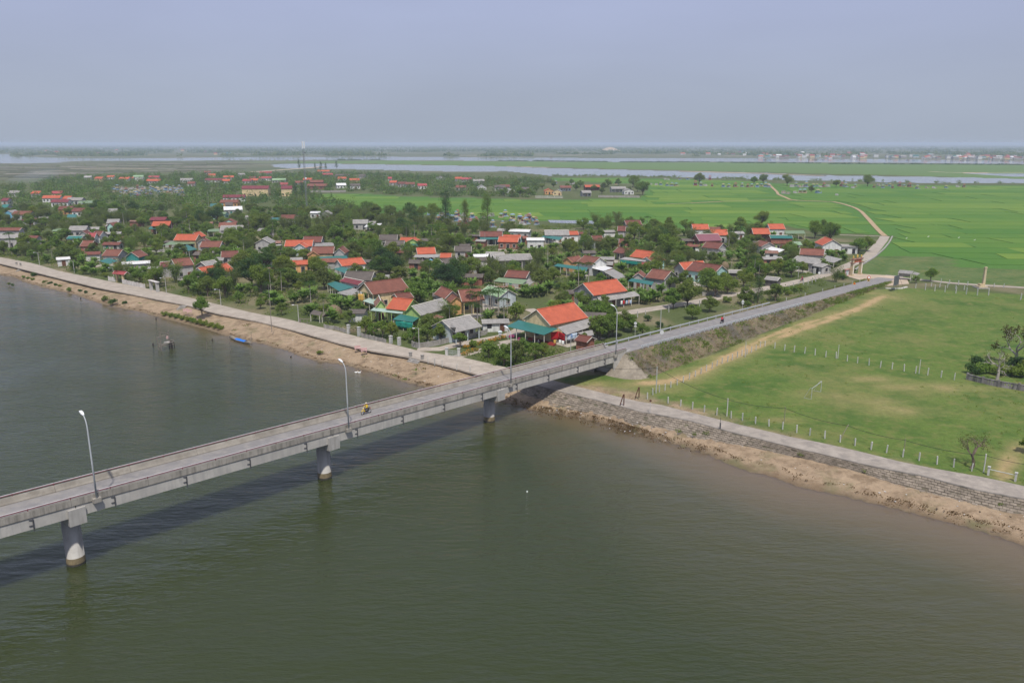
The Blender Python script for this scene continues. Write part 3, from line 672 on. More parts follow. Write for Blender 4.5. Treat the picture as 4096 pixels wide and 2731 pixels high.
# ================================================================ HOUSES
def roof_mat(name, col, row=0.34, depth=0.3, var=0.25, patch=None, ribs=False, rough=0.8):
    """tile courses / sheet ribs from the roof's own metres (UV)"""
    m, nt, n, l, b = new_mat(name)
    uv = N(nt, 'ShaderNodeUVMap').outputs[0]; sp = N(nt, 'ShaderNodeSeparateXYZ'); l.new(uv, sp.inputs[0]); w = coords(nt, 'World')
    u, v = sp.outputs[0], sp.outputs[1]
    if ribs: saw = mth(nt, 'PINGPONG', mth(nt, 'MULTIPLY', u, 1 / row), 0.5); saw = mth(nt, 'MULTIPLY', saw, 2.0)
    else: saw = mth(nt, 'FRACT', mth(nt, 'MULTIPLY', v, 1 / row))
    oi = N(nt, 'ShaderNodeObjectInfo')
    f1 = noise(nt, w, 0.6, 5.0, 0.6); f2 = noise(nt, w, 1.5, 5.0, 0.7)
    c = mixc(nt, ramp(nt, f1, 0.3, 0.7), [x * (1 - var) for x in col], [min(1, x * (1 + var * 0.5)) for x in col])
    if patch: c = mixc(nt, mth(nt, 'MULTIPLY', ramp(nt, f2, 0.50, 0.64), 0.75), c, patch)
    c = mixc(nt, mth(nt, 'MULTIPLY', ramp(nt, saw, 0.78, 1.0), depth), c, [x * 0.35 for x in col])
    c = mixc(nt, mth(nt, 'MULTIPLY', oi.outputs['Random'], 0.35), c, [x * 0.62 for x in col])
    l.new(c, b.inputs['Base Color']); b.inputs['Roughness'].default_value = rough; b.inputs['Specular IOR Level'].default_value = 0.3
    bump(nt, b, saw, 0.35, 0.06); return m
ROOF = {'O': roof_mat('orange_tile', (0.48, 0.115, 0.058), 0.36, 0.5, 0.25, patch=(0.34, 0.085, 0.05)), 'R': roof_mat('old_red_tile', (0.175, 0.062, 0.045), 0.34, 0.3, 0.3, patch=(0.10, 0.055, 0.045)),
        'S': roof_mat('mottled_red_tile', (0.215, 0.085, 0.058), 0.34, 0.35, 0.3, patch=(0.12, 0.05, 0.04)), 'G': roof_mat('fibre_cement_sheet', (0.30, 0.285, 0.265), 1.05, 0.3, 0.25, patch=(0.19, 0.18, 0.165), ribs=True),
        'D': roof_mat('dark_mossy_tile', (0.125, 0.105, 0.09), 0.34, 0.3, 0.3, patch=(0.075, 0.065, 0.055)), 'T': roof_mat('teal_metal', (0.03, 0.155, 0.135), 0.8, 0.15, 0.12, ribs=True, rough=0.5),
        'W': roof_mat('white_metal', (0.70, 0.70, 0.68), 0.9, 0.15, 0.15, patch=(0.5, 0.48, 0.45), ribs=True, rough=0.5), 'M': roof_mat('maroon_metal', (0.19, 0.04, 0.048), 0.8, 0.2, 0.3, patch=(0.12, 0.05, 0.04), ribs=True, rough=0.6),
        'P': roof_mat('mauve_metal', (0.24, 0.095, 0.115), 0.8, 0.15, 0.12, ribs=True, rough=0.6), 'L': roof_mat('mint_metal', (0.27, 0.39, 0.22), 0.7, 0.2, 0.15, ribs=True, rough=0.5),
        'V': roof_mat('olive_metal', (0.19, 0.27, 0.15), 0.8, 0.2, 0.2, patch=(0.16, 0.2, 0.12), ribs=True, rough=0.6), 'C': roof_mat('crimson_tile', (0.34, 0.07, 0.072), 0.36, 0.3, 0.2),
        'B': roof_mat('rusted_sheet', (0.23, 0.11, 0.075), 0.7, 0.4, 0.35, patch=(0.35, 0.30, 0.26), ribs=True), 'K': roof_mat('concrete_slab', (0.36, 0.35, 0.33), 2.0, 0.1, 0.3, patch=(0.22, 0.21, 0.2)),
        'E': roof_mat('pale_green_slab', (0.36, 0.47, 0.40), 2.0, 0.1, 0.2, patch=(0.25, 0.3, 0.27))}
RNAME = {'O': 'orange tiled', 'R': 'dark red tiled', 'S': 'mottled red tiled', 'G': 'grey sheet', 'D': 'blackened tile', 'T': 'teal metal', 'W': 'white metal', 'M': 'maroon metal', 'P': 'mauve metal',
         'L': 'mint green', 'V': 'olive green metal', 'C': 'crimson tiled', 'B': 'rusty sheet', 'K': 'concrete slab', 'E': 'pale green'}
def wall_mat(n_, c): return plain(n_, c, 0.9, 0.2, 0.7, dirt=[x * 0.6 for x in c], streak=True)
WALL = {'grn': wall_mat('lime_wall', (0.36, 0.50, 0.17)), 'crm': wall_mat('cream_wall', (0.66, 0.52, 0.30)), 'gry': wall_mat('grey_render', (0.40, 0.39, 0.38)), 'wht': wall_mat('white_wall', (0.66, 0.66, 0.64)),
        'blu': wall_mat('pale_blue_wall', (0.50, 0.56, 0.575)), 'och': wall_mat('ochre_wall', (0.46, 0.33, 0.12)), 'tea': wall_mat('teal_wall', (0.05, 0.26, 0.23)), 'brk': wall_mat('brick_wall', (0.30, 0.13, 0.09)),
        'trq': wall_mat('turquoise_wall', (0.40, 0.62, 0.57)), 'brn': wall_mat('brown_wall', (0.2, 0.11, 0.075)), 'sky': wall_mat('bright_blue_wall', (0.16, 0.42, 0.60)), 'org': wall_mat('orange_wall', (0.60, 0.34, 0.15)),
        'dk': wall_mat('weathered_boards', (0.12, 0.11, 0.10))}
m_pane = plain('dark_opening', (0.035, 0.035, 0.04), 0.25, 0.3, 1.0); m_door = plain('brown_door', (0.14, 0.06, 0.035), 0.6, 0.3, 2.0)
m_frame = plain('window_frame', (0.55, 0.52, 0.46), 0.7, 0.2, 2.0); m_trim = plain('pale_trim', (0.60, 0.57, 0.50), 0.8, 0.2, 1.0); m_shut = plain('green_shutter', (0.03, 0.16, 0.12), 0.6, 0.2, 2.0)
m_yard = plain('yard_concrete', (0.40, 0.36, 0.30), 0.9, 0.25, 0.5, dirt=(0.27, 0.235, 0.19))
FOOT = []           # footprints, for keeping plants out
SHEDS = []
HOUSES = []         # (group, roof code, root, label or None)
def set_uv(me, fn):
    uvl = me.uv_layers.new(name='UVMap')
    for p in me.polygons:
        for li in p.loop_indices: uvl.data[li].uv = fn(me.vertices[me.loops[li].vertex_index].co, p.index)
def gable_block(root, A, B, depth, rise, he, roof, wall, gable=False, porch=0.0, porchend=0.0, openings=True, z0=2.0, detail=True, flat=False, over=0.45):
    """one roofed block. A-B: the roof edge nearest the viewer (the gable's foot when gable=True)"""
    u = (B - A); u.z = 0; W = u.length; u.normalize(); v = Vector((-u.y, u.x, 0))
    if v.y < 0: v = -v
    A = Vector((A.x, A.y, 0)); hz_ = z0 + he
    def pt(a, b_, z): p = A + u * a + v * b_; return Vector((p.x, p.y, z))
    th = 0.13
    mb = MB(); uvs = []
    if not gable:
        L, D = W, depth
        P = lambda a, b_, z: pt(a, b_, z)
    else:
        L, D = depth, W
        P = lambda a, b_, z: pt(b_, a, z)      # a runs back along the ridge, b across
    ridge = hz_ + rise; k = 0.02
    # two slopes, each a thin slab
    sl = math.hypot(D / 2, rise)
    for sgn in (0, 1):
        b0, b1 = (0, D / 2) if sgn == 0 else (D, D / 2)
        q = [P(0, b0, hz_), P(L, b0, hz_), P(L, b1, ridge), P(0, b1, ridge)]; lo = [p - Vector((0, 0, th)) for p in q]
        if (q[1] - q[0]).cross(q[3] - q[0]).z < 0: f = [(3, 2, 1, 0), (4, 5, 6, 7), (4, 0, 1, 5)[::-1], (5, 1, 2, 6)[::-1], (7, 3, 0, 4)[::-1]]
        else: f = [(0, 1, 2, 3), (7, 6, 5, 4), (4, 5, 1, 0), (5, 6, 2, 1), (7, 4, 0, 3)]
        base = len(mb.v); mb.add(q + lo, f); uvs += [(0, sl), (L, sl), (L, 0), (0, 0)] * 2
    me = mb.mesh('roof', [ROOF[roof]]); set_uv(me, lambda co, pi: (0, 0))
    uvl = me.uv_layers[0]
    for lp in me.loops: uvl.data[lp.index].uv = uvs[lp.vertex_index]
    ro = link_mesh('roof', me, None, root)
    if detail:
        r = MB(); a_, b_ = P(-0.05, D / 2, ridge + 0.05), P(L + 0.05, D / 2, ridge + 0.05); r.tube([a_, b_], 0.13, 6); r.build('ridge_cap', ROOF[roof] if roof in 'ORSCD' else m_trim, ro)
        # pale verge boards along the gable edges
        for a0 in (-0.04, L + 0.04):
            vb = MB(); vb.tube([P(a0, 0, hz_ - 0.06), P(a0, D / 2, ridge - 0.02), P(a0, D, hz_ - 0.06)], 0.075, 4)
            vb.build('verge_board', m_trim if wall not in ('grn', 'org') else WALL[wall], ro)
    # walls with gable triangles
    o1 = over if not gable else over * 0.8; ov = 0.3
    a0, a1 = ov + porchend, L - ov; b0, b1 = o1 + porch, D - o1
    def zr(b_): return hz_ - th - 0.03 + rise * (1 - abs(b_ - D / 2) / (D / 2))
    mbw = MB(); ring = [(b0, zr(b0)), (D / 2, zr(D / 2)), (b1, zr(b1))]
    vs = []
    for a in (a0, a1): vs += [P(a, b0, z0 - 0.3), P(a, b0, ring[0][1]), P(a, D / 2, ring[1][1]), P(a, b1, ring[2][1]), P(a, b1, z0 - 0.3)]
    fs = [(0, 1, 2, 3, 4), (9, 8, 7, 6, 5), (0, 5, 6, 1), (4, 3, 8, 9)]
    mbw.add(vs, fs); wo = mbw.build('wall', WALL[wall], root)
    me = wo.data; bm = bmesh.new(); bm.from_mesh(me); bmesh.ops.recalc_face_normals(bm, faces=bm.faces); bm.to_mesh(me); bm.free()
    if porchend > 0 or porch > 0:               # posts carrying the roof over the porch
        if porch > 0: posts = [(0.35 + ov + (L - 2 * ov - 0.7) * i / max(1, int(L / 3)), o1) for i in range(max(1, int(L / 3)) + 1)]
        else: posts = [(ov + 0.15, o1 + 0.2), (ov + 0.15, D / 2 - 1.2), (ov + 0.15, D / 2 + 1.2), (ov + 0.15, D - o1 - 0.2)]
        for a, b_ in posts:
            mb = MB(); p = P(a, b_, 0); mb.tube([(p.x, p.y, z0 - 0.2), (p.x, p.y, zr(b_) - 0.02)], 0.13, 8); mb.build('column', WALL[wall] if wall != 'gry' else m_trim, root)
        if porchend > 0: mb = MB(); p = [P(ov, o1, zr(0.0)), P(ov, D / 2, zr(D / 2)), P(ov, D - o1, zr(0.0))]; mb.add(p + [x + u * 0.15 for x in p], [(0, 1, 2), (5, 4, 3)]); mb.build('porch_gable', WALL[wall], root)
    # openings on the wall that faces the viewer and on both ends
    if openings:
        faces_ = []
        if not gable: faces_ = [(P(a0, b0, 0), u, -v, a1 - a0, he), (P(a0, b1, 0), -v, -u, b1 - b0, he), (P(a1, b0, 0), v, u, b1 - b0, he)]
        else: faces_ = [(P(a0, b0, 0), u, -v, b1 - b0, he), (P(a1, b0, 0), -v, -u, a1 - a0, he), (P(a0, b1, 0), v, u, a1 - a0, he)]
        for fi, (o0, du, dn, ln, hh) in enumerate(faces_):
            if hh < 2.2: continue
            cnt = max(1, min(5, int(ln / 2.5))) if fi == 0 else (1 if ln > 3 else 0)
            for i in range(cnt):
                cx = ln * (i + 0.5) / cnt; door = fi == 0 and i == cnt // 2
                ww, wh, zb = (1.25, 2.15, 0.05) if door else (1.1, 1.25, 0.95)
                c_ = o0 + du * cx; ang = math.atan2(du.y, du.x)
                mb = MB(); q = c_ + dn * 0.03; mb.box((q.x, q.y, z0 + zb + wh / 2), (ww, 0.08, wh), ang)
                w_ = mb.build('door' if door else 'window', (m_door if door and random.random() < 0.5 else m_pane) if not (wall == 'gry' and not door and random.random() < 0.3) else m_shut, root)
                if detail:
                    mb = MB(); q = c_ + dn * 0.06
                    for sx in (-1, 1): qq = q + du * (sx * (ww / 2 + 0.04)); mb.box((qq.x, qq.y, z0 + zb + wh / 2), (0.09, 0.1, wh + 0.16), ang)
                    mb.box((q.x, q.y, z0 + zb + wh + 0.045), (ww - 0.01, 0.1, 0.09), ang)
                    if not door: q2 = c_ + dn * 0.1; mb.box((q2.x, q2.y, z0 + zb - 0.06), (ww + 0.3, 0.22, 0.09), ang)
                    mb.build('frame', m_frame, w_)
    FOOT.append((A + u * (W / 2) + v * (depth / 2), u, W / 2, depth / 2))
    return ro
def canopy(root, pts, roof, posts=(0, 1), wallm=None, post_mat=None, back=None, z0=2.0, thick=0.07):
    """single-pitch sheet on posts: 4 corners (front left, front right, back right, back left)"""
    p = [Vector(q) for q in pts]; mb = MB(); dn = Vector((0, 0, thick))
    mb.add(p + [q - dn for q in p], [(0, 1, 2, 3), (7, 6, 5, 4), (0, 4, 5, 1), (1, 5, 6, 2), (2, 6, 7, 3), (3, 7, 4, 0)])
    me = mb.mesh('canopy', [ROOF[roof]]); L = (p[1] - p[0]).length; D = (p[3] - p[0]).length
    uv = [(0, D), (L, D), (L, 0), (0, 0)] * 2; me.uv_layers.new(name='UVMap')
    for lp in me.loops: me.uv_layers[0].data[lp.index].uv = uv[lp.vertex_index]
    bm = bmesh.new(); bm.from_mesh(me); bmesh.ops.recalc_face_normals(bm, faces=bm.faces); bm.to_mesh(me); bm.free()
    c = link_mesh('canopy', me, None, root)
    npost = max(2, int(L / 2.8) + 1) if posts else 0
    for i in range(npost):
        t = (i + 0.06) / (npost - 1 + 0.12); q = p[0].lerp(p[1], t).lerp(p[3].lerp(p[2], t), 0.06)
        mb = MB(); mb.tube([(q.x, q.y, z0 - 0.2), (q.x, q.y, q.z - thick)], 0.09, 6); mb.build('post', post_mat or m_trim, c)
    ctr = sum(p, Vector()) / 4; uu = (p[1] - p[0]); uu.z = 0
    FOOT.append((Vector((ctr.x, ctr.y, 0)), uu.normalized(), L / 2, D / 2)); return c
def house(group, blocks, canopies=(), label=None, name='house', z0=2.0):
    """blocks: (tile,x0,y0,x1,y1, roof, wall, {options}); canopies: (tile, [(x,y,h)x4], roof)"""
    t, x0, y0, x1, y1, rc, wc = blocks[0][:7]; opt = blocks[0][7] if len(blocks[0]) > 7 else {}
    he = opt.get('he', 3.2); c = (ground_at(t, x0, y0, z0 + he) + ground_at(t, x1, y1, z0 + he)) / 2
    root = empty(name, (c.x, c.y + 3, z0)); dist = c.length
    for bl in blocks:
        t, x0, y0, x1, y1, rc_, wc_ = bl[:7]; o = dict(bl[7]) if len(bl) > 7 else {}
        he = o.get('he', 3.2); A, B = ground_at(t, x0, y0, z0 + he), ground_at(t, x1, y1, z0 + he)
        if dist > 330: mid = (A.y + B.y) / 2; k = 0.25; A.y = mid + (A.y - mid) * k + random.uniform(-1, 1); B.y = mid + (B.y - mid) * k
        gable_block(root, A, B, o.get('d', 7.0), o.get('r', 1.9), he, rc_, wc_, o.get('g', False), o.get('porch', 0.0), o.get('pe', 0.0), o.get('op', True), z0, dist < 420)
    if dist < 430 and name == 'house' and random.random() < 0.6:      # swept concrete yard before the door
        t, x0, y0, x1, y1 = blocks[0][:5]; he = opt.get('he', 3.2); A, B = ground_at(t, x0, y0, z0 + he), ground_at(t, x1, y1, z0 + he)
        if dist > 330: A.y = B.y = (A.y + B.y) / 2
        u = (B - A); u.z = 0; L = u.length; u.normalize(); v = Vector((u.y, -u.x, 0)); v = v if v.y < 0 else -v; q = (A + B) / 2 + v * 2.4
        mb = MB(); mb.box((q.x, q.y, z0 - 0.1 + 0.004 * random.random()), (L * random.uniform(0.8, 1.15), random.uniform(4.5, 6.5), 0.4), math.atan2(u.y, u.x)); mb.build('yard_slab', m_yard, root); FOOT.append((Vector((q.x, q.y, 0)), u.copy(), L / 2 - 0.6, 2.0))
    for cn in canopies:
        t, pts, rm = cn[:3]; canopy(root, [ground_at(t, x, y, z0 + h) for x, y, h in pts], rm, posts=cn[3] if len(cn) > 3 else True, z0=z0, post_mat=WALL[cn[4]] if len(cn) > 4 else None)
    HOUSES.append((group, rc, root, label)); tag(root, cat='house'); return root

G1, G2, G3, G4 = 'houses near the bridge', 'houses along the shore road', 'houses in the middle of the village', 'houses on the right side of the village'
# ---- nearest houses
green_house = house(G1, [(24, 735, 318, 1045, 350, 'O', 'grn', dict(he=3.9, d=7, r=2.1)), (24, 580, 304, 752, 296, 'B', 'grn', dict(g=True, he=3.7, d=7, r=1.7)),
            (24, 1005, 388, 1272, 428, 'G', 'grn', dict(g=True, he=3.7, d=12, r=1.9))],
      [(24, [(500, 348, 3.3), (992, 400, 3.3), (1012, 356, 3.5), (560, 304, 3.5)], 'E', True, 'grn'), (24, [(845, 485, 2.5), (1150, 530, 2.5), (1278, 440, 3.2), (955, 410, 3.2)], 'T'), (24, [(1275, 470, 2.4), (1400, 512, 2.3), (1640, 450, 2.4), (1460, 392, 2.9)], 'B')],
      'lime green house with orange tiled roof and grey gabled wing behind the roadside garden')
house(G1, [(24, 1800, 685, 2215, 592, 'G', 'blu', dict(he=2.9, d=8.5, r=2.0, porch=1.6))], [(24, [(1590, 615, 2.7), (1795, 688, 2.6), (1812, 612, 4.4), (1690, 515, 4.2)], 'G', False)], 'low pale blue house with broad grey sheet roof behind the slatted concrete fence')
house(G1, [(6, 1100, 398, 1432, 352, 'S', 'crm', dict(he=4.3, d=8.5, r=2.6, pe=2.4)), (6, 1330, 440, 1470, 425, 'R', 'gry', dict(he=3.0, d=5, r=1.0))], [(6, [(1010, 455, 2.6), (1120, 490, 2.5), (1190, 445, 2.8), (1090, 418, 3.0)], 'E')], 'cream house with high mottled red tile roof and columned end porch')
house(G1, [(24, 1905, 214, 2255, 194, 'S', 'crm', dict(he=3.6, d=8.5, r=2.3, porch=1.8)), (24, 1730, 226, 1918, 212, 'S', 'org', dict(g=True, he=3.5, d=4, r=1.3, op=False)), (24, 1640, 172, 1880, 150, 'S', 'gry', dict(g=True, he=3.7, d=8, r=1.9))], [], 'cream house with orange columns and twin red tiled gables behind the areca palms')
house(G1, [(23, 255, 75, 560, 150, 'L', 'blu', dict(he=3.1, d=6.5, r=1.7))], [], 'pale blue gabled house with mint green metal roof behind the areca palms')
bridge_house = house(G1, [(23, 1350, 579, 1925, 457, 'O', 'crm', dict(he=4.1, d=9.2, r=2.9))],
      [(23, [(670, 592, 2.9), (1245, 724, 2.9), (1460, 628, 3.5), (860, 497, 3.5)], 'T'), (23, [(1590, 722, 2.5), (2080, 562, 2.7), (1925, 472, 3.8), (1455, 607, 3.6)], 'G'), (23, [(1755, 690, 2.2), (1900, 748, 2.1), (2010, 722, 2.1), (1990, 645, 2.5)], 'G', False)],
      'cream house with large orange roof and teal front awning right behind the bridge')
house(G1, [(23, 1705, 803, 1900, 838, 'R', 'brk', dict(he=2.1, d=4, r=0.8, op=False))], [], 'small brick shed with old red tiles beside the bridge parapet', name='shed')
house(G1, [(25, 95, 1077, 612, 1004, 'O', 'gry', dict(he=4.2, d=9, r=2.6))], [(25, [(185, 1174, 2.6), (805, 1079, 2.6), (722, 1012, 3.6), (148, 1100, 3.6)], 'G')], 'light grey house with orange roof and long grey lean-to with washing beneath')
house(G4, [(25, 1500, 687, 1935, 750, 'R', 'trq', dict(he=3.6, d=8, r=2.3)), (25, 1312, 652, 1486, 690, 'O', 'gry', dict(g=True, he=3.6, d=10, r=2.0))], [], 'long dark red roofed house with turquoise gable and an orange roofed cross wing')
house(G4, [(25, 642, 480, 925, 516, 'O', 'grn', dict(he=4.0, d=7.5, r=2.1)), (25, 985, 562, 1200, 532, 'S', 'trq', dict(he=3.2, d=5.5, r=1.3))], [(25, [(485, 522, 3.2), (880, 562, 3.2), (925, 516, 3.6), (575, 492, 3.6)], 'K'), (25, [(780, 620, 2.4), (915, 636, 2.4), (975, 574, 3.0), (840, 556, 3.0)], 'C')], 'green house with orange roof, flat porch and small red awning')
house(G4, [(25, 385, 415, 572, 440, 'R', 'gry', dict(he=3.0, d=6.5, r=1.7, porch=1.4))], [], 'small dark red roofed house with porch posts beside the green porch house')
house(G4, [(25, 90, 240, 256, 242, 'R', 'wht', dict(he=3.4, d=7, r=1.8, porch=1.4)), (25, 465, 262, 575, 285, 'R', 'wht', dict(he=3, d=5, r=1.4))], [], 'white walled house with dark doorways half hidden behind a round tree')
house(G4, [(25, 1755, 268, 2022, 217, 'P', 'brk', dict(he=3.8, d=8.5, r=2.4, pe=1.5))], [], 'brick house with plain mauve metal roof')
house(G4, [(25, 1745, 341, 2005, 365, 'R', 'gry', dict(he=3.5, d=7.5, r=1.9))], [(25, [(1700, 354, 3.0), (2165, 392, 3.0), (2072, 366, 3.3), (1742, 346, 3.3)], 'K', False)], 'grey house with worn red roof in front of the mauve roof')
house(G4, [(25, 1610, 68, 1868, 72, 'O', 'wht', dict(he=3.6, d=7, r=2.2))], [], 'orange roofed house at the paddy edge, left of its twin')
house(G4, [(25, 1885, 152, 2160, 162, 'O', 'wht', dict(he=3.5, d=7, r=2.2))], [], 'orange roofed house with white eaves band behind the mauve roof')
house(G4, [(25, 880, 800, 1170, 837, 'S', 'gry', dict(he=3.9, d=8, r=2.1)), (25, 690, 792, 862, 800, 'S', 'gry', dict(g=True, he=3.7, d=6, r=1.2))], [(25, [(620, 854, 2.9), (985, 918, 2.9), (1015, 867, 3.4), (680, 814, 3.4)], 'T'), (25, [(840, 828, 3.2), (1120, 862, 3.2), (1150, 836, 3.6), (880, 802, 3.6)], 'T', False)], 'house with red brown tiles and two teal awnings above the banana grove')
house(G4, [(7, 260, 240, 456, 252, 'R', 'gry', dict(he=3.3, d=6.5, r=1.6))], [(7, [(165, 278, 2.8), (425, 308, 2.8), (470, 267, 3.4), (215, 247, 3.4)], 'V'), (7, [(425, 300, 2.6), (480, 318, 2.5), (545, 275, 2.7), (480, 255, 3.0)], 'G', False)], 'dark red roofed house with olive green front awning')
house(G4, [(7, 180, 97, 516, 87, 'G', 'gry', dict(he=3.2, d=7.5, r=1.6, porch=1.6))], [], 'wide grey house with hipped sheet roof and white columns')
house(G4, [(7, 905, 112, 1046, 134, 'S', 'wht', dict(he=3.8, d=8, r=2.1)), (7, 782, 100, 872, 110, 'S', 'org', dict(g=True, he=3.5, d=7, r=1.4))], [(7, [(705, 142, 2.8), (1000, 187, 2.8), (1012, 157, 3.3), (740, 122, 3.3)], 'T'), (7, [(1010, 152, 2.7), (1150, 187, 2.6), (1235, 160, 2.7), (1110, 127, 3.0)], 'W', False), (7, [(1150, 192, 2.3), (1270, 262, 2.1), (1370, 240, 2.2), (1240, 170, 2.6)], 'G')], 'dark red roofed house with dragon-tipped gable, teal awning and white sheet roofs')
house(G4, [(8, 350, 263, 468, 276, 'G', 'dk', dict(he=2.1, d=4, r=0.7, op=False))], [], 'low dark board hut with grey roof beside the lane', name='hut')
house(G4, [(8, 35, 204, 152, 208, 'G', 'dk', dict(he=2.2, d=4, r=0.7, op=False))], [], 'open grey roofed hut behind the palms', name='hut')
house(G4, [(4, 340, 1135, 560, 1165, 'G', 'gry', dict(he=2.9, d=7, r=1.4)), (4, 520, 1175, 600, 1190, 'G', 'gry', dict(he=2.6, d=5, r=0.8))], [], 'grey roofed house by the lane below the white house')
house(G4, [(4, 415, 1082, 617, 1092, 'S', 'gry', dict(he=3.2, d=6.5, r=1.9))], [(4, [(600, 1132, 2.4), (700, 1152, 2.4), (772, 1120, 2.6), (640, 1090, 3.1)], 'G')], 'mottled red roofed house with a grey sheet annex by the gate')
house(G4, [(4, 600, 1006, 782, 1011, 'O', 'wht', dict(g=True, he=3.7, d=11, r=2.3, porch=0.0)), (4, 785, 1022, 905, 1016, 'G', 'wht', dict(he=3.0, d=6, r=0.5))], [], 'white gable-fronted house with bright orange roof nearest to the village gate')
house(G4, [(4, 30, 912, 172, 912, 'O', 'brn', dict(he=3.9, d=7, r=2.2, porch=1.2)), (4, 165, 870, 298, 870, 'O', 'wht', dict(he=3.9, d=7, r=2.1))], [(4, [(300, 908, 2.8), (465, 908, 2.8), (450, 882, 3.2), (290, 884, 3.2)], 'V')], 'pair of orange roofs with brown porch and olive awning at the paddy edge')
house(G4, [(4, 178, 948, 362, 948, 'T', 'brk', dict(he=5.2, d=5.5, r=0.9)), (4, 205, 990, 332, 990, 'S', 'grn', dict(he=3.0, d=3, r=0.4))], [(4, [(330, 1003, 2.7), (440, 1003, 2.7), (420, 975, 3.1), (330, 978, 3.1)], 'L')], 'two storey stone house with teal roof and lime green ground floor')
house(G4, [(4, 95, 1017, 217, 1012, 'S', 'gry', dict(g=True, he=3.0, d=8, r=1.6))], [(4, [(130, 1037, 2.6), (245, 1064, 2.5), (290, 1042, 2.6), (180, 1017, 3.0)], 'W', False)], 'grey gabled house with pale sheet annex below the teal roof')
house(G4, [(3, 405, 987, 622, 987, 'G', 'wht', dict(he=3.4, d=8, r=1.9)), (3, 600, 986, 706, 982, 'O', 'wht', dict(he=3.4, d=6, r=1.3))], [(3, [(370, 1003, 2.6), (530, 1032, 2.6), (568, 1005, 3.1), (400, 987, 3.1)], 'T')], 'grey gabled house with teal awning and a small orange roof at its right')
house(G4, [(3, 75, 945, 262, 967, 'W', 'gry', dict(he=3.2, d=6, r=0.8))], [], 'flat pale roofed house beside the tombs')
house(G4, [(3, 15, 1022, 178, 1032, 'O', 'trq', dict(he=3.4, d=6, r=1.6))], [], 'orange roofed house with blue front left of the white shed')
house(G4, [(3, 240, 1035, 398, 1032, 'W', 'wht', dict(he=4.2, d=6, r=0.7))], [], 'tall white shed with white metal roof', name='shed')
house(G4, [(3, 1050, 948, 1125, 952, 'R', 'gry', dict(he=4, d=7)), (3, 1130, 894, 1272, 892, 'R', 'gry', dict(he=4.2, d=7))], [], 'dark red roofs almost hidden by tall trees behind the paddy trees')
# ---- middle of the village
H = house
H(G3, [(2, 25, 1067, 200, 1058, 'G', 'gry', dict(g=True, he=3.6, d=7.5, r=1.9)), (2, 195, 1085, 262, 1085, 'K', 'gry', dict(he=3.0, d=4, r=0.2))])
H(G3, [(2, 305, 1088, 560, 1083, 'O', 'blu', dict(he=3.3, d=7.5, r=2.0)), (2, 385, 1100, 500, 1100, 'O', 'blu', dict(g=True, he=3.3, d=5, r=1.6))])
H(G3, [(2, 460, 1052, 640, 1047, 'R', 'gry', dict(he=3.7, d=7))], [(2, [(570, 1087, 2.8), (755, 1082, 2.8), (745, 1052, 3.2), (560, 1057, 3.2)], 'G')])
H(G3, [(2, 545, 1152, 745, 1150, 'S', 'crm', dict(he=4.0, d=8, r=2.0)), (2, 745, 1152, 852, 1152, 'S', 'gry', dict(g=True, he=3.9, d=8, r=1.9)), (2, 512, 1172, 622, 1168, 'S', 'org', dict(g=True, he=3.7, d=3.5, r=1.4, op=False))], [(2, [(605, 1205, 2.8), (878, 1197, 2.8), (866, 1170, 3.2), (600, 1180, 3.2)], 'T')], 'red tiled house with orange pediment and long teal porch roof')
H(G3, [(2, 825, 1264, 1042, 1243, 'O', 'wht', dict(he=3.2, d=7, r=1.8))], [(2, [(750, 1287, 2.5), (872, 1337, 2.5), (957, 1307, 2.9), (830, 1270, 2.9)], 'T')], 'orange roofed house with square teal awning below the lane corner')
H(G3, [(2, 345, 1254, 520, 1247, 'O', 'org', dict(he=3.0, d=6, r=1.0))])
H(G3, [(2, 10, 1222, 162, 1232, 'R', 'wht', dict(he=3.0, d=6, r=1.5, porch=1.2))])
H(G3, [(2, 1145, 1037, 1320, 1027, 'D', 'gry', dict(he=3.2, d=7)), (2, 1200, 1082, 1377, 1077, 'D', 'gry', dict(he=3.2, d=6, r=1.6))], [], 'long house under two blackened tile roofs beside a green house')
H(G3, [(2, 1375, 1062, 1537, 1057, 'O', 'grn', dict(g=True, he=3.4, d=8, r=1.7)), (2, 1340, 1042, 1480, 1050, 'O', 'grn', dict(he=3.5, d=6, r=1.4))], [(2, [(1380, 1087, 2.8), (1605, 1082, 2.8), (1560, 1057, 3.2), (1370, 1062, 3.2)], 'T')], 'mint green house with orange gable and teal porch roof')
H(G3, [(2, 1500, 1157, 1667, 1152, 'O', 'gry', dict(he=3.4, d=7))], [(2, [(1465, 1184, 2.8), (1690, 1184, 2.8), (1700, 1158, 3.2), (1480, 1163, 3.2)], 'K')], 'orange roofed house with flat grey porch beside the straw stack')
H(G3, [(2, 1700, 1188, 1802, 1188, 'O', 'gry', dict(he=3.0, d=5, r=1.2))])
H(G3, [(2, 1830, 1132, 1982, 1132, 'D', 'gry', dict(he=2.8, d=7, r=1.6))])
H(G3, [(2, 2060, 1002, 2262, 998, 'R', 'blu', dict(he=3.4, d=7))], [(2, [(2060, 1027, 2.7), (2270, 1022, 2.7), (2260, 1000, 3.1), (2060, 1003, 3.1)], 'T')], 'dark red roofed house with pale blue gable and teal front awning')
H(G3, [(2, 830, 1388, 1082, 1392, 'D', 'gry', dict(he=3.5, d=8.5, r=2.0)), (2, 800, 1397, 967, 1432, 'M', 'wht', dict(he=3.2, d=4, r=0.9))], [(2, [(690, 1422, 2.6), (800, 1489, 2.6), (932, 1452, 3.1), (760, 1400, 3.1)], 'T'), (2, [(780, 1507, 2.3), (900, 1532, 2.3), (987, 1472, 2.8), (860, 1457, 2.8)], 'G')], 'house with grey old tiles, maroon strip roof and broad teal awning left of the cream house')
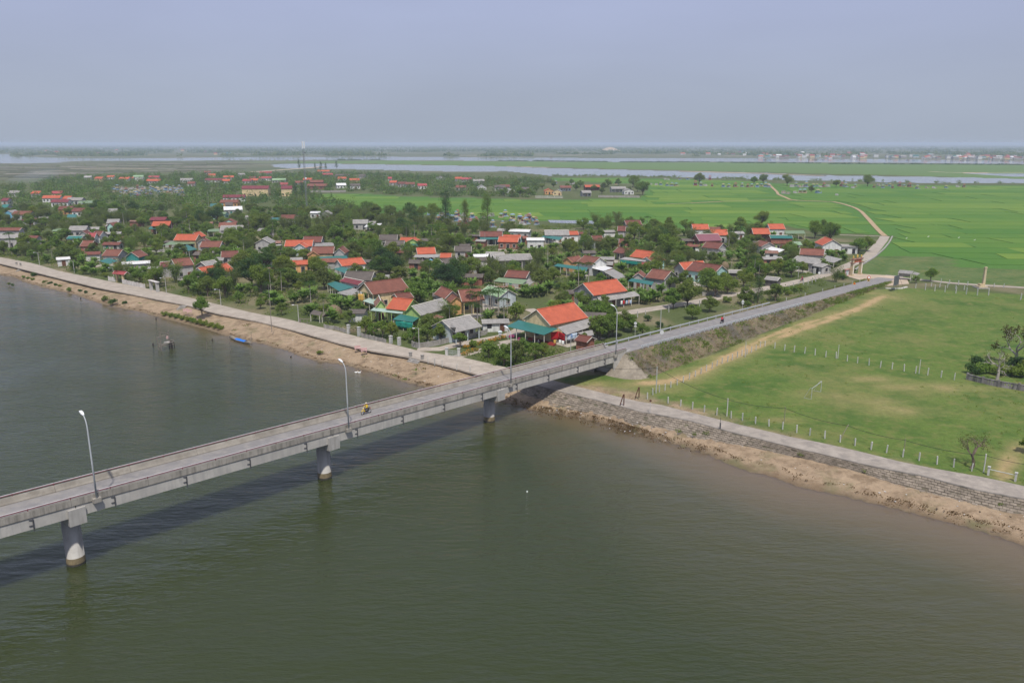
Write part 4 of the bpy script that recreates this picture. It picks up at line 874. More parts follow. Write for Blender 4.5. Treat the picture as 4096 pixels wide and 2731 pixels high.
H(G3, [(2, 915, 887, 1062, 882, 'G', 'gry')], [(2, [(1020, 915, 2.6), (1165, 900, 2.6), (1185, 880, 2.9), (1050, 888, 2.9)], 'W')])
H(G3, [(2, 265, 842, 402, 838, 'R', 'wht')], [(2, [(160, 857, 2.6), (330, 853, 2.6), (292, 827, 3.1), (190, 832, 3.1)], 'T')])
H(G3, [(2, 620, 802, 717, 800, 'G', 'gry', dict(g=True)), (2, 530, 792, 632, 788, 'W', 'wht', dict(r=0.8))])
H(G3, [(2, 2165, 1202, 2292, 1198, 'G', 'gry', dict(he=2.8))])
H(G3, [(2, 1765, 1262, 1895, 1235, 'D', 'gry', dict(he=2.6, d=6))])
H(G3, [(2, 1990, 1265, 2090, 1275, 'G', 'gry', dict(he=2.4, d=5, r=1.0))])
H(G3, [(2, 2220, 1035, 2400, 1060, 'O', 'brk', dict(he=3.2, d=6))])
# ---- along the shore road
H(G2, [(26, 775, 634, 1057, 606, 'S', 'gry', dict(he=4.5, d=6.5, r=2.0)), (26, 535, 642, 722, 634, 'M', 'gry', dict(he=3.6, d=4, r=1.4, op=False)), (26, 340, 668, 772, 648, 'K', 'och', dict(he=3.1, d=4.5, r=0.15)), (26, 1060, 630, 1270, 650, 'G', 'gry', dict(g=True, he=3.0, d=6, r=1.6))], [], 'ochre fronted house with maroon strip roof and tall grey wing on the shore road')
H(G2, [(26, 1245, 767, 1690, 692, 'O', 'wht', dict(he=3.6, d=7.5, r=2.0))], [(26, [(1000, 750, 2.8), (1140, 807, 2.6), (1240, 770, 3.2), (1060, 737, 3.2)], 'B', True, 'sky'), (26, [(1150, 792, 2.6), (1215, 860, 2.4), (1372, 846, 2.4), (1350, 772, 3.0)], 'G', True, 'sky')], 'orange roofed house with bright blue columns behind roadside trees')
H(G2, [(1, 1775, 1097, 1972, 1092, 'S', 'gry', dict(he=3.6, d=7, r=1.9)), (1, 1770, 1055, 1870, 1055, 'R', 'gry', dict(g=True, he=3.4, d=6, r=1.6))], [(1, [(1595, 1097, 2.6), (1690, 1127, 2.5), (1767, 1112, 2.9), (1680, 1072, 3.1)], 'T')], 'mottled red roofed house with teal tent-like awning behind the unfinished columns')
H(G2, [(1, 1980, 1187, 2132, 1182, 'R', 'gry', dict(he=2.8, d=6))], [(1, [(1880, 1205, 2.4), (2000, 1215, 2.4), (2010, 1185, 2.8), (1900, 1180, 2.8)], 'G')])
H(G2, [(1, 890, 1177, 1062, 1172, 'S', 'gry', dict(he=3.2, d=7)), (1, 1105, 1190, 1250, 1186, 'S', 'tea', dict(g=True, he=3.4, d=7, r=1.9))], [(1, [(885, 1217, 2.6), (970, 1247, 2.5), (1062, 1217, 2.6), (975, 1190, 3.3)], 'T')], 'red tiled house with teal gable and teal tent roof')
H(G2, [(1, 1090, 1252, 1347, 1238, 'W', 'gry', dict(he=3.0, d=6, r=0.5))], [], 'long white metal roof on a grey shed by the roadside trees', name='shed')
H(G2, [(1, 480, 1215, 662, 1192, 'W', 'wht', dict(he=2.6, d=5, r=0.5))], [], 'white sheet roof seen through trees on the shore road', name='shed')
H(G2, [(1, 1537, 1037, 1757, 1032, 'O', 'crm', dict(he=3.9, d=7.5, r=2.1)), (1, 1680, 1008, 1790, 1008, 'O', 'gry', dict(g=True, he=3.9, d=7, r=1.9))], [(1, [(1455, 1077, 2.7), (1740, 1062, 2.7), (1757, 1035, 3.2), (1528, 1042, 3.2)], 'V')], 'orange roofed house with olive green porch roof beside the flower garden')
H(G2, [(1, 1350, 907, 1527, 902, 'O', 'brn', dict(he=4.3, d=8, r=2.0, porch=1.5)), (1, 1340, 852, 1482, 852, 'M', 'brn', dict(he=6.2, d=6, r=1.3))], [(1, [(1330, 932, 3.0), (1527, 932, 3.0), (1525, 907, 3.5), (1345, 910, 3.5)], 'T')], 'brown temple-like house with stacked maroon and orange roofs')
H(G2, [(1, -60, 1018, 192, 1012, 'G', 'gry', dict(he=4.2, d=8, r=1.2)), (1, -60, 948, 180, 944, 'S', 'gry', dict(he=5.2, d=5, r=1.0, op=False))], [], 'big grey shed with a red tiled strip at the left picture edge')
H(G2, [(1, 600, 947, 777, 942, 'G', 'gry', dict(d=7))], [(1, [(460, 952, 2.7), (560, 952, 2.7), (590, 930, 3.0), (480, 930, 3.0)], 'V')])
H(G2, [(1, 690, 992, 800, 988, 'R', 'gry', dict(g=True))]); H(G2, [(1, 600, 1018, 725, 1018, 'T', 'gry', dict(he=2.8, r=0.9, d=6))]); H(G2, [(1, 765, 1017, 852, 1012, 'C', 'wht', dict(d=6)), (1, 800, 1000, 900, 995, 'R', 'wht')])
H(G2, [(1, 20, 792, 116, 790, 'G', 'sky', dict(g=True, r=1.6))]); H(G2, [(1, 100, 803, 252, 806, 'S', 'gry')]); H(G2, [(1, 190, 852, 300, 855, 'M', 'gry', dict(he=2.6, r=0.8))])
H(G2, [(1, 520, 757, 642, 757, 'R', 'org')]); H(G2, [(1, 650, 772, 802, 777, 'R', 'wht')], [(1, [(600, 828, 2.6), (690, 828, 2.6), (690, 800, 2.9), (605, 800, 2.9)], 'T')])
H(G2, [(1, 945, 785, 1062, 778, 'G', 'wht')]); H(G2, [(1, 960, 747, 1066, 742, 'S', 'wht')]); H(G2, [(1, 945, 882, 1072, 877, 'G', 'gry')]); H(G2, [(1, 950, 912, 1020, 912, 'S', 'trq', dict(g=True))]); H(G2, [(1, 700, 1090, 820, 1085, 'S', 'brk')])
H(G3, [(1, 1985, 882, 2122, 878, 'S', 'trq', dict(g=True, d=9)), (1, 1945, 917, 2127, 907, 'S', 'gry')]); H(G3, [(1, 1960, 950, 2187, 938, 'G', 'gry', dict(d=7))], [(1, [(1855, 955, 2.6), (1965, 955, 2.6), (1960, 930, 3.0), (1870, 930, 3.0)], 'V')])
H(G3, [(1, 1955, 698, 2132, 695, 'S', 'org')]); H(G3, [(1, 1985, 768, 2197, 753, 'W', 'gry', dict(d=9))], [(1, [(1880, 728, 2.8), (2000, 728, 2.8), (2000, 705, 3.1), (1885, 705, 3.1)], 'T')]); H(G3, [(1, 1970, 655, 2212, 645, 'M', 'wht', dict(d=8))]); H(G3, [(1, 2010, 722, 2092, 718, 'D', 'gry')]); H(G3, [(1, 1890, 795, 2010, 800, 'V', 'trq', dict(r=0.9))]); H(G3, [(1, 2190, 845, 2260, 845, 'G', 'gry')])
H(G2, [(1, 255, 617, 363, 614, 'O', 'gry')]); H(G2, [(1, 365, 657, 545, 654, 'O', 'wht')]); H(G2, [(1, 548, 662, 622, 662, 'O', 'wht')]); H(G2, [(1, 605, 674, 722, 677, 'G', 'gry')], [(1, [(705, 702, 2.7), (836, 698, 2.7), (830, 677, 3.1), (700, 682, 3.1)], 'V')]); H(G2, [(1, 440, 694, 612, 692, 'M', 'wht')]); H(G2, [(1, 455, 615, 560, 613, 'C', 'crm')]); H(G2, [(1, 70, 610, 155, 612, 'G', 'gry')])
H(G2, [(1, 0, 680, 65, 680, 'M', 'gry')]); H(G2, [(1, 0, 742, 60, 742, 'T', 'gry')])
# ---- far hamlets
G5, G6, G7 = 'houses behind the walled tombs', 'houses of the hamlet behind the mast', 'houses in the row across the paddies'
H('school', [(2, -90, 574, 170, 570, 'M', 'crm', dict(he=6.4, d=9, r=2.4))], [], 'long two storey cream building with maroon roof left of the dark trees', name='school_building')
H('school', [(2, 265, 574, 382, 570, 'M', 'crm', dict(he=6.4, d=9, r=2.4))], [], 'shorter two storey cream building with maroon roof beside the mast', name='school_building')
for x0, y0, x1, y1, rc, wc in [(945, 469, 1030, 467, 'O', 'wht'), (740, 472, 826, 470, 'K', 'gry'), (850, 480, 902, 482, 'O', 'crm'), (1065, 484, 1140, 486, 'O', 'wht'), (1142, 482, 1192, 482, 'O', 'wht'), (1180, 467, 1296, 464, 'L', 'wht'), (1320, 472, 1432, 470, 'C', 'gry'),
        (1310, 502, 1432, 502, 'O', 'gry'), (1590, 497, 1742, 492, 'G', 'wht'), (1810, 428, 1906, 424, 'S', 'gry'), (1855, 453, 1942, 450, 'O', 'crm'), (1985, 472, 2106, 468, 'O', 'gry'), (1835, 494, 1982, 497, 'M', 'wht'), (1980, 504, 2062, 502, 'O', 'gry'), (2130, 448, 2212, 444, 'G', 'gry'), (2170, 502, 2252, 502, 'C', 'gry'), (1670, 527, 1750, 525, 'S', 'gry'), (2230, 478, 2290, 478, 'R', 'gry')]:
    H(G5, [(1, x0, y0, x1, y1, rc, wc, dict(d=8, r=2.0, he=4.6 if rc == 'L' else 3.2))])
for x0, y0, x1, y1, rc, wc, g_ in [(80, 431, 196, 430, 'C', 'gry', 0), (75, 478, 192, 477, 'C', 'wht', 0), (190, 497, 322, 495, 'L', 'gry', 0), (470, 492, 552, 492, 'O', 'gry', 0), (600, 417, 712, 417, 'O', 'gry', 0), (640, 449, 752, 445, 'C', 'tea', 0), (510, 547, 690, 547, 'S', 'brn', 0), (265, 537, 352, 533, 'C', 'gry', 0),
        (780, 483, 862, 482, 'O', 'wht', 0), (885, 497, 986, 494, 'O', 'crm', 0), (770, 543, 872, 538, 'W', 'wht', 0), (885, 548, 996, 543, 'D', 'wht', 0), (970, 458, 1032, 457, 'D', 'gry', 0), (1245, 517, 1312, 517, 'O', 'gry', 0), (1320, 528, 1402, 528, 'R', 'gry', 0), (1500, 547, 1592, 543, 'C', 'wht', 0), (1235, 482, 1272, 482, 'C', 'gry', 0), (1660, 473, 1752, 471, 'D', 'gry', 1),
        (1835, 483, 1902, 482, 'O', 'gry', 0), (1890, 488, 1986, 487, 'C', 'gry', 0), (2000, 503, 2102, 503, 'G', 'gry', 0), (1840, 562, 1932, 562, 'S', 'gry', 0), (2040, 558, 2122, 556, 'G', 'wht', 1), (2190, 560, 2290, 560, 'D', 'gry', 0), (0, 497, 70, 497, 'O', 'gry', 0), (400, 520, 480, 518, 'S', 'gry', 0), (1390, 533, 1480, 531, 'S', 'gry', 0), (760, 455, 890, 455, 'D', 'gry', 0)]:
    H(G6, [(2, x0, y0, x1, y1, rc, wc, dict(d=8, r=2.0, g=bool(g_)))])
H(G6, [(2, 530, 516, 662, 513, 'S', 'brn', dict(d=7, he=6.2, r=2.2))], [], 'upper roof of the two-tier red tiled temple right of the mast', name='temple')
for x0, y0, x1, y1, rc, wc, g_ in [(20, 582, 132, 577, 'D', 'wht', 1), (190, 578, 262, 578, 'D', 'gry', 0), (400, 592, 487, 590, 'O', 'org', 1), (470, 598, 555, 600, 'G', 'crm', 1), (540, 563, 642, 563, 'S', 'blu', 0), (765, 558, 897, 555, 'O', 'brn', 0), (740, 610, 822, 607, 'G', 'gry', 0), (1000, 573, 1132, 571, 'G', 'gry', 0), (1115, 593, 1202, 590, 'G', 'wht', 1), (0, 555, 90, 553, 'S', 'gry', 0)]:
    H(G7, [(3, x0, y0, x1, y1, rc, wc, dict(d=8, r=1.9, g=bool(g_), porch=1.4 if not g_ else 0))])
# ---- kitchens and sheds standing beside the houses, as the photograph shows between the larger roofs
rsd = random.Random(31); near_h = [(r, l_) for g_, rc, r, l_ in HOUSES if r.location.y < 470 and r.name.startswith('house')]
for r, l_ in near_h:
    for att in range(7):
        a = rsd.uniform(0.15, math.pi - 0.15); d_ = rsd.uniform(9, 14); c = Vector((r.location.x + math.cos(a) * d_ * 1.1, r.location.y + math.sin(a) * d_, 0)); w_, dd = rsd.uniform(4.5, 8), rsd.uniform(3.5, 5); th = rsd.uniform(-0.35, 0.35); u = Vector((math.cos(th), math.sin(th), 0)); v = Vector((-u.y, u.x, 0)); ok_ = c.y > 165
        for cc, uu, hw, hd in FOOT:
            e = c - cc; e.z = 0; fa, fb = e.dot(uu), e.y * uu.x - e.x * uu.y
            if abs(fa) < hw + w_ * 0.55 + 0.4 and abs(fb) < hd + dd * 0.6 + 0.4: ok_ = False; break
        if ok_ and (pl_dist(c, [(p.x, p.y) for p in LANE]) < 6 or pl_dist(c, [(p.x, p.y) for p in SIDE]) < 5 or inside(c, PADDY) or (c - BP).dot(BN) > -14 or pl_dist(c, [(p.x, p.y) for p in ROAD_F]) < 6): ok_ = False
        if not ok_: continue
        rc = rsd.choice('GGGDDSRBW'); root = empty('shed', (c.x, c.y, 2.0)); A = c - u * (w_ / 2) - v * (dd / 2); gable_block(root, A, A + u * w_, dd, rsd.uniform(0.5, 1.1), rsd.uniform(2.2, 2.8), rc, rsd.choice(('gry', 'gry', 'dk', 'brk', 'wht')), False, 0, 0, rsd.random() < 0.6, 2.0, False); tag(root, cat='shed'); SHEDS.append((rc, root, r)); break
# labels: by roof and order from the left within each part of the place
def ordinal(i, n_): return 'only' if n_ == 1 else ('first second third fourth fifth sixth seventh eighth ninth tenth eleventh twelfth thirteenth fourteenth fifteenth sixteenth seventeenth eighteenth nineteenth twentieth'.split() + ['%dth' % k for k in range(21, 200)])[i]
def scr_x(p): return p[0] / (p[1] * _c - (p[2] - CAM_H) * _s)
PLACE = {G1: 'near the bridge', G2: 'behind the shore road', G3: 'in mid village', G4: 'in the right village', G5: 'in the hamlet behind the tombs', G6: 'in the hamlet by the mast', G7: 'in the row across the paddies'}
byk = {}
for g_, rc, root, lab in HOUSES:
    if lab: tag(root, lab)
    else: byk.setdefault((g_, rc), []).append(root)
    if g_ in PLACE: root['group'] = g_
for (g_, rc), roots in byk.items():
    roots.sort(key=lambda o: scr_x(o.location))
    for i, o in enumerate(roots):
        o['label'] = ('%s house from left with %s roof %s' % (ordinal(i, len(roots)), RNAME[rc], PLACE[g_])) if len(roots) > 1 else 'house with %s roof %s' % (RNAME[rc], PLACE[g_])
# ================================================================ VEGETATION
def leaf_mat(name, cols, trans=0.54, rnd=0.75):
    m, nt, n, l, b = new_mat(name); nt.nodes.remove(b)
    a = N(nt, 'ShaderNodeAttribute', attribute_name='lf'); oi = N(nt, 'ShaderNodeObjectInfo')
    c = mixc(nt, a.outputs['Fac'], cols[0], cols[1]); c = mixc(nt, mth(nt, 'MULTIPLY', oi.outputs['Random'], rnd), c, cols[2])
    d = N(nt, 'ShaderNodeBsdfDiffuse'); t = N(nt, 'ShaderNodeBsdfTranslucent'); mx = N(nt, 'ShaderNodeMixShader'); mx.inputs[0].default_value = trans
    l.new(c, d.inputs[0]); l.new(mixc(nt, 1.0, c, (1.15, 1.25, 0.6), 'MULTIPLY'), t.inputs[0]); l.new(d.outputs[0], mx.inputs[1]); l.new(t.outputs[0], mx.inputs[2]); l.new(mx.outputs[0], nt.nodes['Material Output'].inputs[0])
    return m
L_TREE = leaf_mat('tree_leaves', [(0.095, 0.165, 0.038), (0.23, 0.335, 0.085), (0.175, 0.19, 0.06)])
L_LIGHT = leaf_mat('bright_leaves', [(0.10, 0.175, 0.036), (0.22, 0.32, 0.075), (0.23, 0.25, 0.06)])
L_DARK = leaf_mat('dark_leaves', [(0.06, 0.115, 0.036), (0.14, 0.215, 0.065), (0.05, 0.095, 0.05)])
L_BAMB = leaf_mat('bamboo_leaves', [(0.09, 0.135, 0.045), (0.20, 0.25, 0.08), (0.15, 0.165, 0.06)])
L_BAN = leaf_mat('banana_leaves', [(0.10, 0.18, 0.04), (0.22, 0.33, 0.085), (0.13, 0.20, 0.06)], 0.4)
L_PALM = leaf_mat('palm_fronds', [(0.03, 0.075, 0.02), (0.08, 0.14, 0.035), (0.05, 0.09, 0.025)])
L_DRY = leaf_mat('dry_grass', [(0.16, 0.12, 0.05), (0.26, 0.20, 0.09), (0.12, 0.13, 0.045)])
L_FLOW = leaf_mat('orange_flowers', [(0.55, 0.20, 0.015), (0.65, 0.30, 0.03), (0.5, 0.16, 0.02)], 0.3, 0.3)
L_PINK = leaf_mat('pink_blossom', [(0.45, 0.06, 0.22), (0.6, 0.1, 0.32), (0.45, 0.05, 0.2)], 0.3, 0.3)
BARK = plain('bark', (0.16, 0.125, 0.095), 0.95, 0.35, 2.0); BARK_PALE = plain('pale_bark', (0.38, 0.34, 0.30), 0.9, 0.25, 2.0); CULM = plain('bamboo_culm', (0.20, 0.22, 0.09), 0.7, 0.3, 1.0)

def leaf_mesh(name, P, Nn, size, mat, asp=0.65, rs=None, up=None):
    """many leaf blades at points P, facing Nn; per-blade random tone in 'lf'"""
    rs = rs or np.random.RandomState(1); n = len(P)
    r = rs.randn(n, 3); t1 = np.cross(Nn, r); t1 /= np.linalg.norm(t1, axis=1, keepdims=True) + 1e-9; t2 = np.cross(Nn, t1); t2 /= np.linalg.norm(t2, axis=1, keepdims=True) + 1e-9
    s = (size * rs.uniform(0.6, 1.35, n))[:, None] * 0.5
    fold = Nn * s * 0.25
    v = np.stack([P - t1 * s, P - t2 * s * asp + fold, P + t1 * s, P + t2 * s * asp + fold], 1).reshape(-1, 3)
    f = np.arange(4 * n).reshape(n, 4)
    me = grid_mesh(name, v[:, 0], v[:, 1], v[:, 2], f); me.polygons.foreach_set('use_smooth', np.zeros(n, bool))
    a = me.attributes.new('lf', 'FLOAT', 'FACE'); a.data.foreach_set('value', rs.rand(n).astype(np.float32)); me.materials.append(mat); return me
def lobes_points(lobes, per, rs):
    Ps, Ns = [], []
    for (cx, cy, cz, rx, ry, rz), k in zip(lobes, per):
        d = rs.randn(k, 3); d /= np.linalg.norm(d, axis=1, keepdims=True); rad = rs.rand(k, 1) ** 0.35
        Ps.append(np.array([cx, cy, cz]) + d * rad * np.array([rx, ry, rz])); nn = d * 0.7 + rs.randn(k, 3) * 0.55 + np.array([0, 0, 0.35]); Ns.append(nn / np.linalg.norm(nn, axis=1, keepdims=True))
    return np.concatenate(Ps), np.concatenate(Ns)
PROTO = {}
def register(kind, root, h): note_kids(root); PROTO.setdefault(kind, []).append((root, h)); root['proto'] = 1
def make_tree(seed, kind, h, spread, leafm, nl=950, ls=0.5, bark=None, trunk_h=0.2, nlobe=11, droop=0.0):
    nm = {'tree': 'tree', 'big': 'spreading_tree', 'small': 'garden_tree'}[kind]
    rs = np.random.RandomState(seed); root = empty(nm, (0, 0, -500))
    lobes = []; mb = MB(); th = h * trunk_h
    lean = rs.uniform(-0.06, 0.06, 2) * h
    top = Vector((lean[0], lean[1], h * 0.72))
    mb.tube([(0, 0, -0.2), (lean[0] * 0.3, lean[1] * 0.3, th * 0.6), (lean[0] * 0.6, lean[1] * 0.6, th), top], [h * 0.035, h * 0.028, h * 0.024, h * 0.008], 7)
    for i in range(nlobe):
        a = 2 * math.pi * (i + rs.rand() * 0.8) / nlobe; e = rs.uniform(0.25, 1.0)
        rr = spread * rs.uniform(0.35, 0.78) * (1.05 - 0.5 * max(0, e - 0.5)); z = h * (trunk_h + 0.08 + (0.94 - trunk_h - 0.22) * e)
        if i == 0: rr *= 0.15; z = h * 0.84
        c = (lean[0] + math.cos(a) * rr, lean[1] + math.sin(a) * rr, z); s = spread * rs.uniform(0.30, 0.48)
        lobes.append((*c, s, s, s * rs.uniform(0.62, 0.85)))
        st = Vector((lean[0] * 0.6, lean[1] * 0.6, th * rs.uniform(0.8, 1.25))); mid = st.lerp(Vector(c), 0.55) + Vector((0, 0, -0.05 * h))
        mb.tube([st, mid, c], [h * 0.015, h * 0.010, h * 0.004], 5)
    mb.build('trunk', bark or BARK, root, world=False)
    vol = np.array([l_[3] for l_ in lobes]) ** 2; per = (vol / vol.sum() * nl).astype(int)
    P, Nn = lobes_points(lobes, per, rs)
    # stray sprigs break the outline
    k = nl // 12; d = rs.randn(k, 3); d /= np.linalg.norm(d, axis=1, keepdims=True); L0 = np.array(lobes)[rs.randint(0, len(lobes), k)]
    P = np.concatenate([P, L0[:, :3] + d * L0[:, 3:] * rs.uniform(1.0, 1.3, (k, 1))]); Nn = np.concatenate([Nn, d])
    link_mesh('crown', leaf_mesh('crown', P, Nn, ls, leafm, rs=rs), None, root, world=False); register(kind, root, h)
for i in range(6): make_tree(100 + i, 'tree', 7.0, 3.0 + 0.25 * (i % 3), (L_TREE, L_LIGHT, L_TREE, L_TREE, L_BAMB, L_LIGHT)[i], 1700, 0.52)
for i in range(3): make_tree(140 + i, 'big', 11.0, 5.2, (L_TREE, L_DARK, L_LIGHT)[i], 2900, 0.6, nlobe=14)
for i in range(3): make_tree(160 + i, 'small', 4.2, 1.9, (L_LIGHT, L_TREE, L_LIGHT)[i], 800, 0.4, trunk_h=0.24, nlobe=8)
def make_shrub(seed, mat, h=1.6, r=1.4, nl=330, ls=0.36):
    rs = np.random.RandomState(seed); root = empty('shrub', (0, 0, -500)); lobes = []
    mb = MB()
    for i in range(6):
        a = rs.rand() * 6.28; q = r * rs.uniform(0.1, 0.62); s = r * rs.uniform(0.35, 0.55); c = (math.cos(a) * q, math.sin(a) * q, h * rs.uniform(0.35, 0.68)); lobes.append((*c, s, s, h * 0.33)); mb.tube([(0, 0, -0.1), c], [0.035, 0.01], 4)
    mb.build('stem', BARK, root, world=False)
    P, Nn = lobes_points(lobes, [nl // 6] * 6, rs); P[:, 2] = np.maximum(P[:, 2], 0.05); link_mesh('foliage', leaf_mesh('foliage', P, Nn, ls, mat, rs=rs), None, root, world=False); register('shrub', root, h)
for i in range(4): make_shrub(200 + i, (L_TREE, L_LIGHT, L_DARK, L_LIGHT)[i])
def make_bamboo(seed, h=9.0, r=2.2, nl=1500):
    rs = np.random.RandomState(seed); root = empty('bamboo_clump', (0, 0, -500)); mb = MB(); Ps = []; Ns = []
    nc = 26
    for i in range(nc):
        a = rs.rand() * 6.28; hh = h * rs.uniform(0.65, 1.05); bx, by = math.cos(a) * r * 0.28 * rs.rand(), math.sin(a) * r * 0.28 * rs.rand(); sp = r * rs.uniform(0.5, 1.5)
        pts = [Vector((bx + math.cos(a) * sp * t * t, by + math.sin(a) * sp * t * t, hh * (t - 0.16 * t ** 4))) for t in (0, 0.3, 0.6, 0.82, 1.0)]
        mb.tube(pts, [0.05, 0.045, 0.035, 0.025, 0.012], 4)
        k = nl // nc; t = rs.uniform(0.25, 1.0, k) ** 0.8; base = np.array([[bx + math.cos(a) * sp * q * q, by + math.sin(a) * sp * q * q, hh * (q - 0.16 * q ** 4)] for q in t])
        off = rs.randn(k, 3) * np.array([0.55, 0.55, 0.4]) * (0.6 + 0.6 * np.sin(t * 3.0))[:, None]; Ps.append(base + off); nn = rs.randn(k, 3) * 0.8 + np.array([math.cos(a), math.sin(a), 0.5]) * 0.6; Ns.append(nn / np.linalg.norm(nn, axis=1, keepdims=True))
    mb.build('culms', CULM, root, world=False); me = leaf_mesh('foliage', np.concatenate(Ps), np.concatenate(Ns), 0.48, L_BAMB if seed % 3 else L_TREE, asp=0.34, rs=rs); link_mesh('foliage', me, None, root, world=False)
    root.children and None; register('bamboo', root, h)
for i in range(4): make_bamboo(301 + i)
def blade(mb, base, az, elev, L, w, droop, seg=5, fold=0.25):
    """one long arching leaf with a folded midrib"""
    pts = []; p = Vector(base); e = elev
    for i in range(seg + 1): pts.append(p.copy()); d = Vector((math.cos(az) * math.cos(e), math.sin(az) * math.cos(e), math.sin(e))); p = p + d * (L / seg); e -= droop / seg
    side = Vector((-math.sin(az), math.cos(az), 0)); vs = []
    for i, q in enumerate(pts):
        t = i / seg; ww = w * (math.sin(math.pi * min(1, 0.12 + t * 0.88)) ** 0.6) * 0.5 if t < 1 else 0.02; vs += [q - side * ww - Vector((0, 0, ww * fold)), q, q + side * ww - Vector((0, 0, ww * fold))]
    mb.add(vs, [(3 * i + j, 3 * i + j + 1, 3 * i + 4 + j, 3 * i + 3 + j) for i in range(seg) for j in range(2)])
def lf_attr(me, rs, per=1):
    n = len(me.polygons); v = np.repeat(rs.rand(n // per + 1), per)[:n]; a = me.attributes.new('lf', 'FLOAT', 'FACE'); a.data.foreach_set('value', v.astype(np.float32))
def make_banana(seed, n=5, h=3.4):
    rs = np.random.RandomState(seed); root = empty('banana_plant', (0, 0, -500)); st = MB(); lv = MB()
    for i in range(n):
        a = rs.rand() * 6.28; q = rs.uniform(0.1, 1.3) if i else 0; x, y = math.cos(a) * q, math.sin(a) * q; hh = h * rs.uniform(0.28, 0.5)
        st.tube([(x, y, -0.1), (x + 0.05, y, hh)], [0.14, 0.09], 6)
        for k in range(8): blade(lv, (x, y, hh - 0.1), k * 2.4 + rs.rand(), R(rs.uniform(45, 86)), h * rs.uniform(0.5, 0.78), 0.72, rs.uniform(0.6, 1.5))
    st.build('stem', CULM, root, world=False); me = lv.mesh('leaves', [L_BAN]); lf_attr(me, rs, 10); link_mesh('leaves', me, None, root, world=False); register('banana', root, h)
for i in range(3): make_banana(401 + i, 6 + i)
def make_palm(seed, h=6.5):
    rs = np.random.RandomState(seed); root = empty('areca_palm', (0, 0, -500)); st = MB(); lv = MB(); lx = rs.uniform(-0.25, 0.25)
    st.tube([(0, 0, -0.1), (lx * 0.5, 0, h * 0.5), (lx, 0, h)], [0.10, 0.085, 0.07], 6); st.build('trunk', BARK_PALE, root, world=False)
    for k in range(10):
        az = k * 0.63 + rs.rand() * 0.3; blade(lv, (lx, 0, h), az, R(rs.uniform(20, 75)), 2.0, 0.10, 1.6)
        for j in range(7):                                            # leaflets
            t = 0.25 + 0.1 * j; e = R(45) - t * 1.3; bp = Vector((lx + math.cos(az) * 1.7 * t, math.sin(az) * 1.7 * t, h + 1.7 * t * math.sin(R(48) - t * 0.85)))
            for sd in (-1, 1): blade(lv, bp, az + sd * 1.0, e, 0.75, 0.13, 0.9, seg=2)
    me = lv.mesh('fronds', [L_PALM]); lf_attr(me, rs, 4); link_mesh('fronds', me, None, root, world=False); register('palm', root, h)
for i in range(2): make_palm(501 + i)
def make_casuarina(seed, h=18.0, r=4.6, bush=0.22, mat=None):
    rs = np.random.RandomState(seed); root = empty('casuarina_tree', (0, 0, -500)); mb = MB(); mb.tube([(0, 0, -0.2), (0.3, 0.1, h * 0.5), (0.2, 0.3, h * 0.97)], [0.32, 0.2, 0.04], 7); lobes = []
    for i in range(34):
        t = rs.uniform(0.16, 0.98); a = rs.rand() * 6.28; q = r * (1 - 0.62 * t) * rs.uniform(0.3, 1.0); c = (math.cos(a) * q, math.sin(a) * q, h * t); s = r * rs.uniform(0.24, 0.42); lobes.append((*c, s, s, s * 1.5)); mb.tube([(0.2, 0.1, h * t * 0.88), c], [0.07, 0.02], 4)
    mb.build('trunk', BARK, root, world=False); P, Nn = lobes_points(lobes, [80] * 34, rs); link_mesh('crown', leaf_mesh('crown', P, Nn, 0.6, mat or L_DARK, asp=0.3, rs=rs), None, root, world=False); register('casuarina', root, h)
make_casuarina(601); make_casuarina(602, mat=L_TREE)

# ---- where plants may stand
ROADS_XY = [[(p.x, p.y) for p in pl] for pl in (ROAD_N, ROAD_F, PATH_N, PATH_F)]
ROADLINES = [([(p.x, p.y) for p in LANE], 3.6), ([(p.x, p.y) for p in SIDE], 2.6), ([(p.x, p.y) for p in YARD], 2.4), ([(p.x, p.y) for p in DIRT], 3.5)]
SHORE_MID = [((a.x + b.x) / 2, (a.y + b.y) / 2) for a, b in zip(resample(ROAD_N, 40)[0], resample(ROAD_F, 40)[0])]
def hits_house(px, py, m, front):
    """which of many points stand on (or right in front of) a house"""
    px, py = np.asarray(px, float), np.asarray(py, float); r = np.zeros(px.shape, bool)
    for c, u, hw, hd in FOOT:
        dx, dy = px - c.x, py - c.y; a = dx * u.x + dy * u.y; b = dy * u.x - dx * u.y
        r |= (np.abs(a) < hw + m) & (-hd - m - front < b) & (b < hd + m)
    return r
def on_road(px, py, m=0.0):
    r = seg_dist(px, py, SHORE_MID) < 5.2 + m
    for l_, w_ in ROADLINES: r |= seg_dist(px, py, l_) < w_ + m
    return r
def side_of_bridge(px, py): dx, dy = px - BP.x, py - BP.y; return dx * BD.x + dy * BD.y, dx * BN.x + dy * BN.y
def bridge_so(p): d0 = Vector((p[0], p[1], 0)) - BP; return d0.dot(BD), d0.dot(BN)
PLANTS = {}
NAMES = {'tree': 'tree', 'big': 'tree', 'small': 'tree', 'shrub': 'shrub', 'bamboo': 'bamboo_clump', 'banana': 'banana_plant', 'palm': 'areca_palm', 'casuarina': 'casuarina_tree'}
USED = set()
HF = {'big': 0.76, 'tree': 0.82, 'bamboo': 0.8}
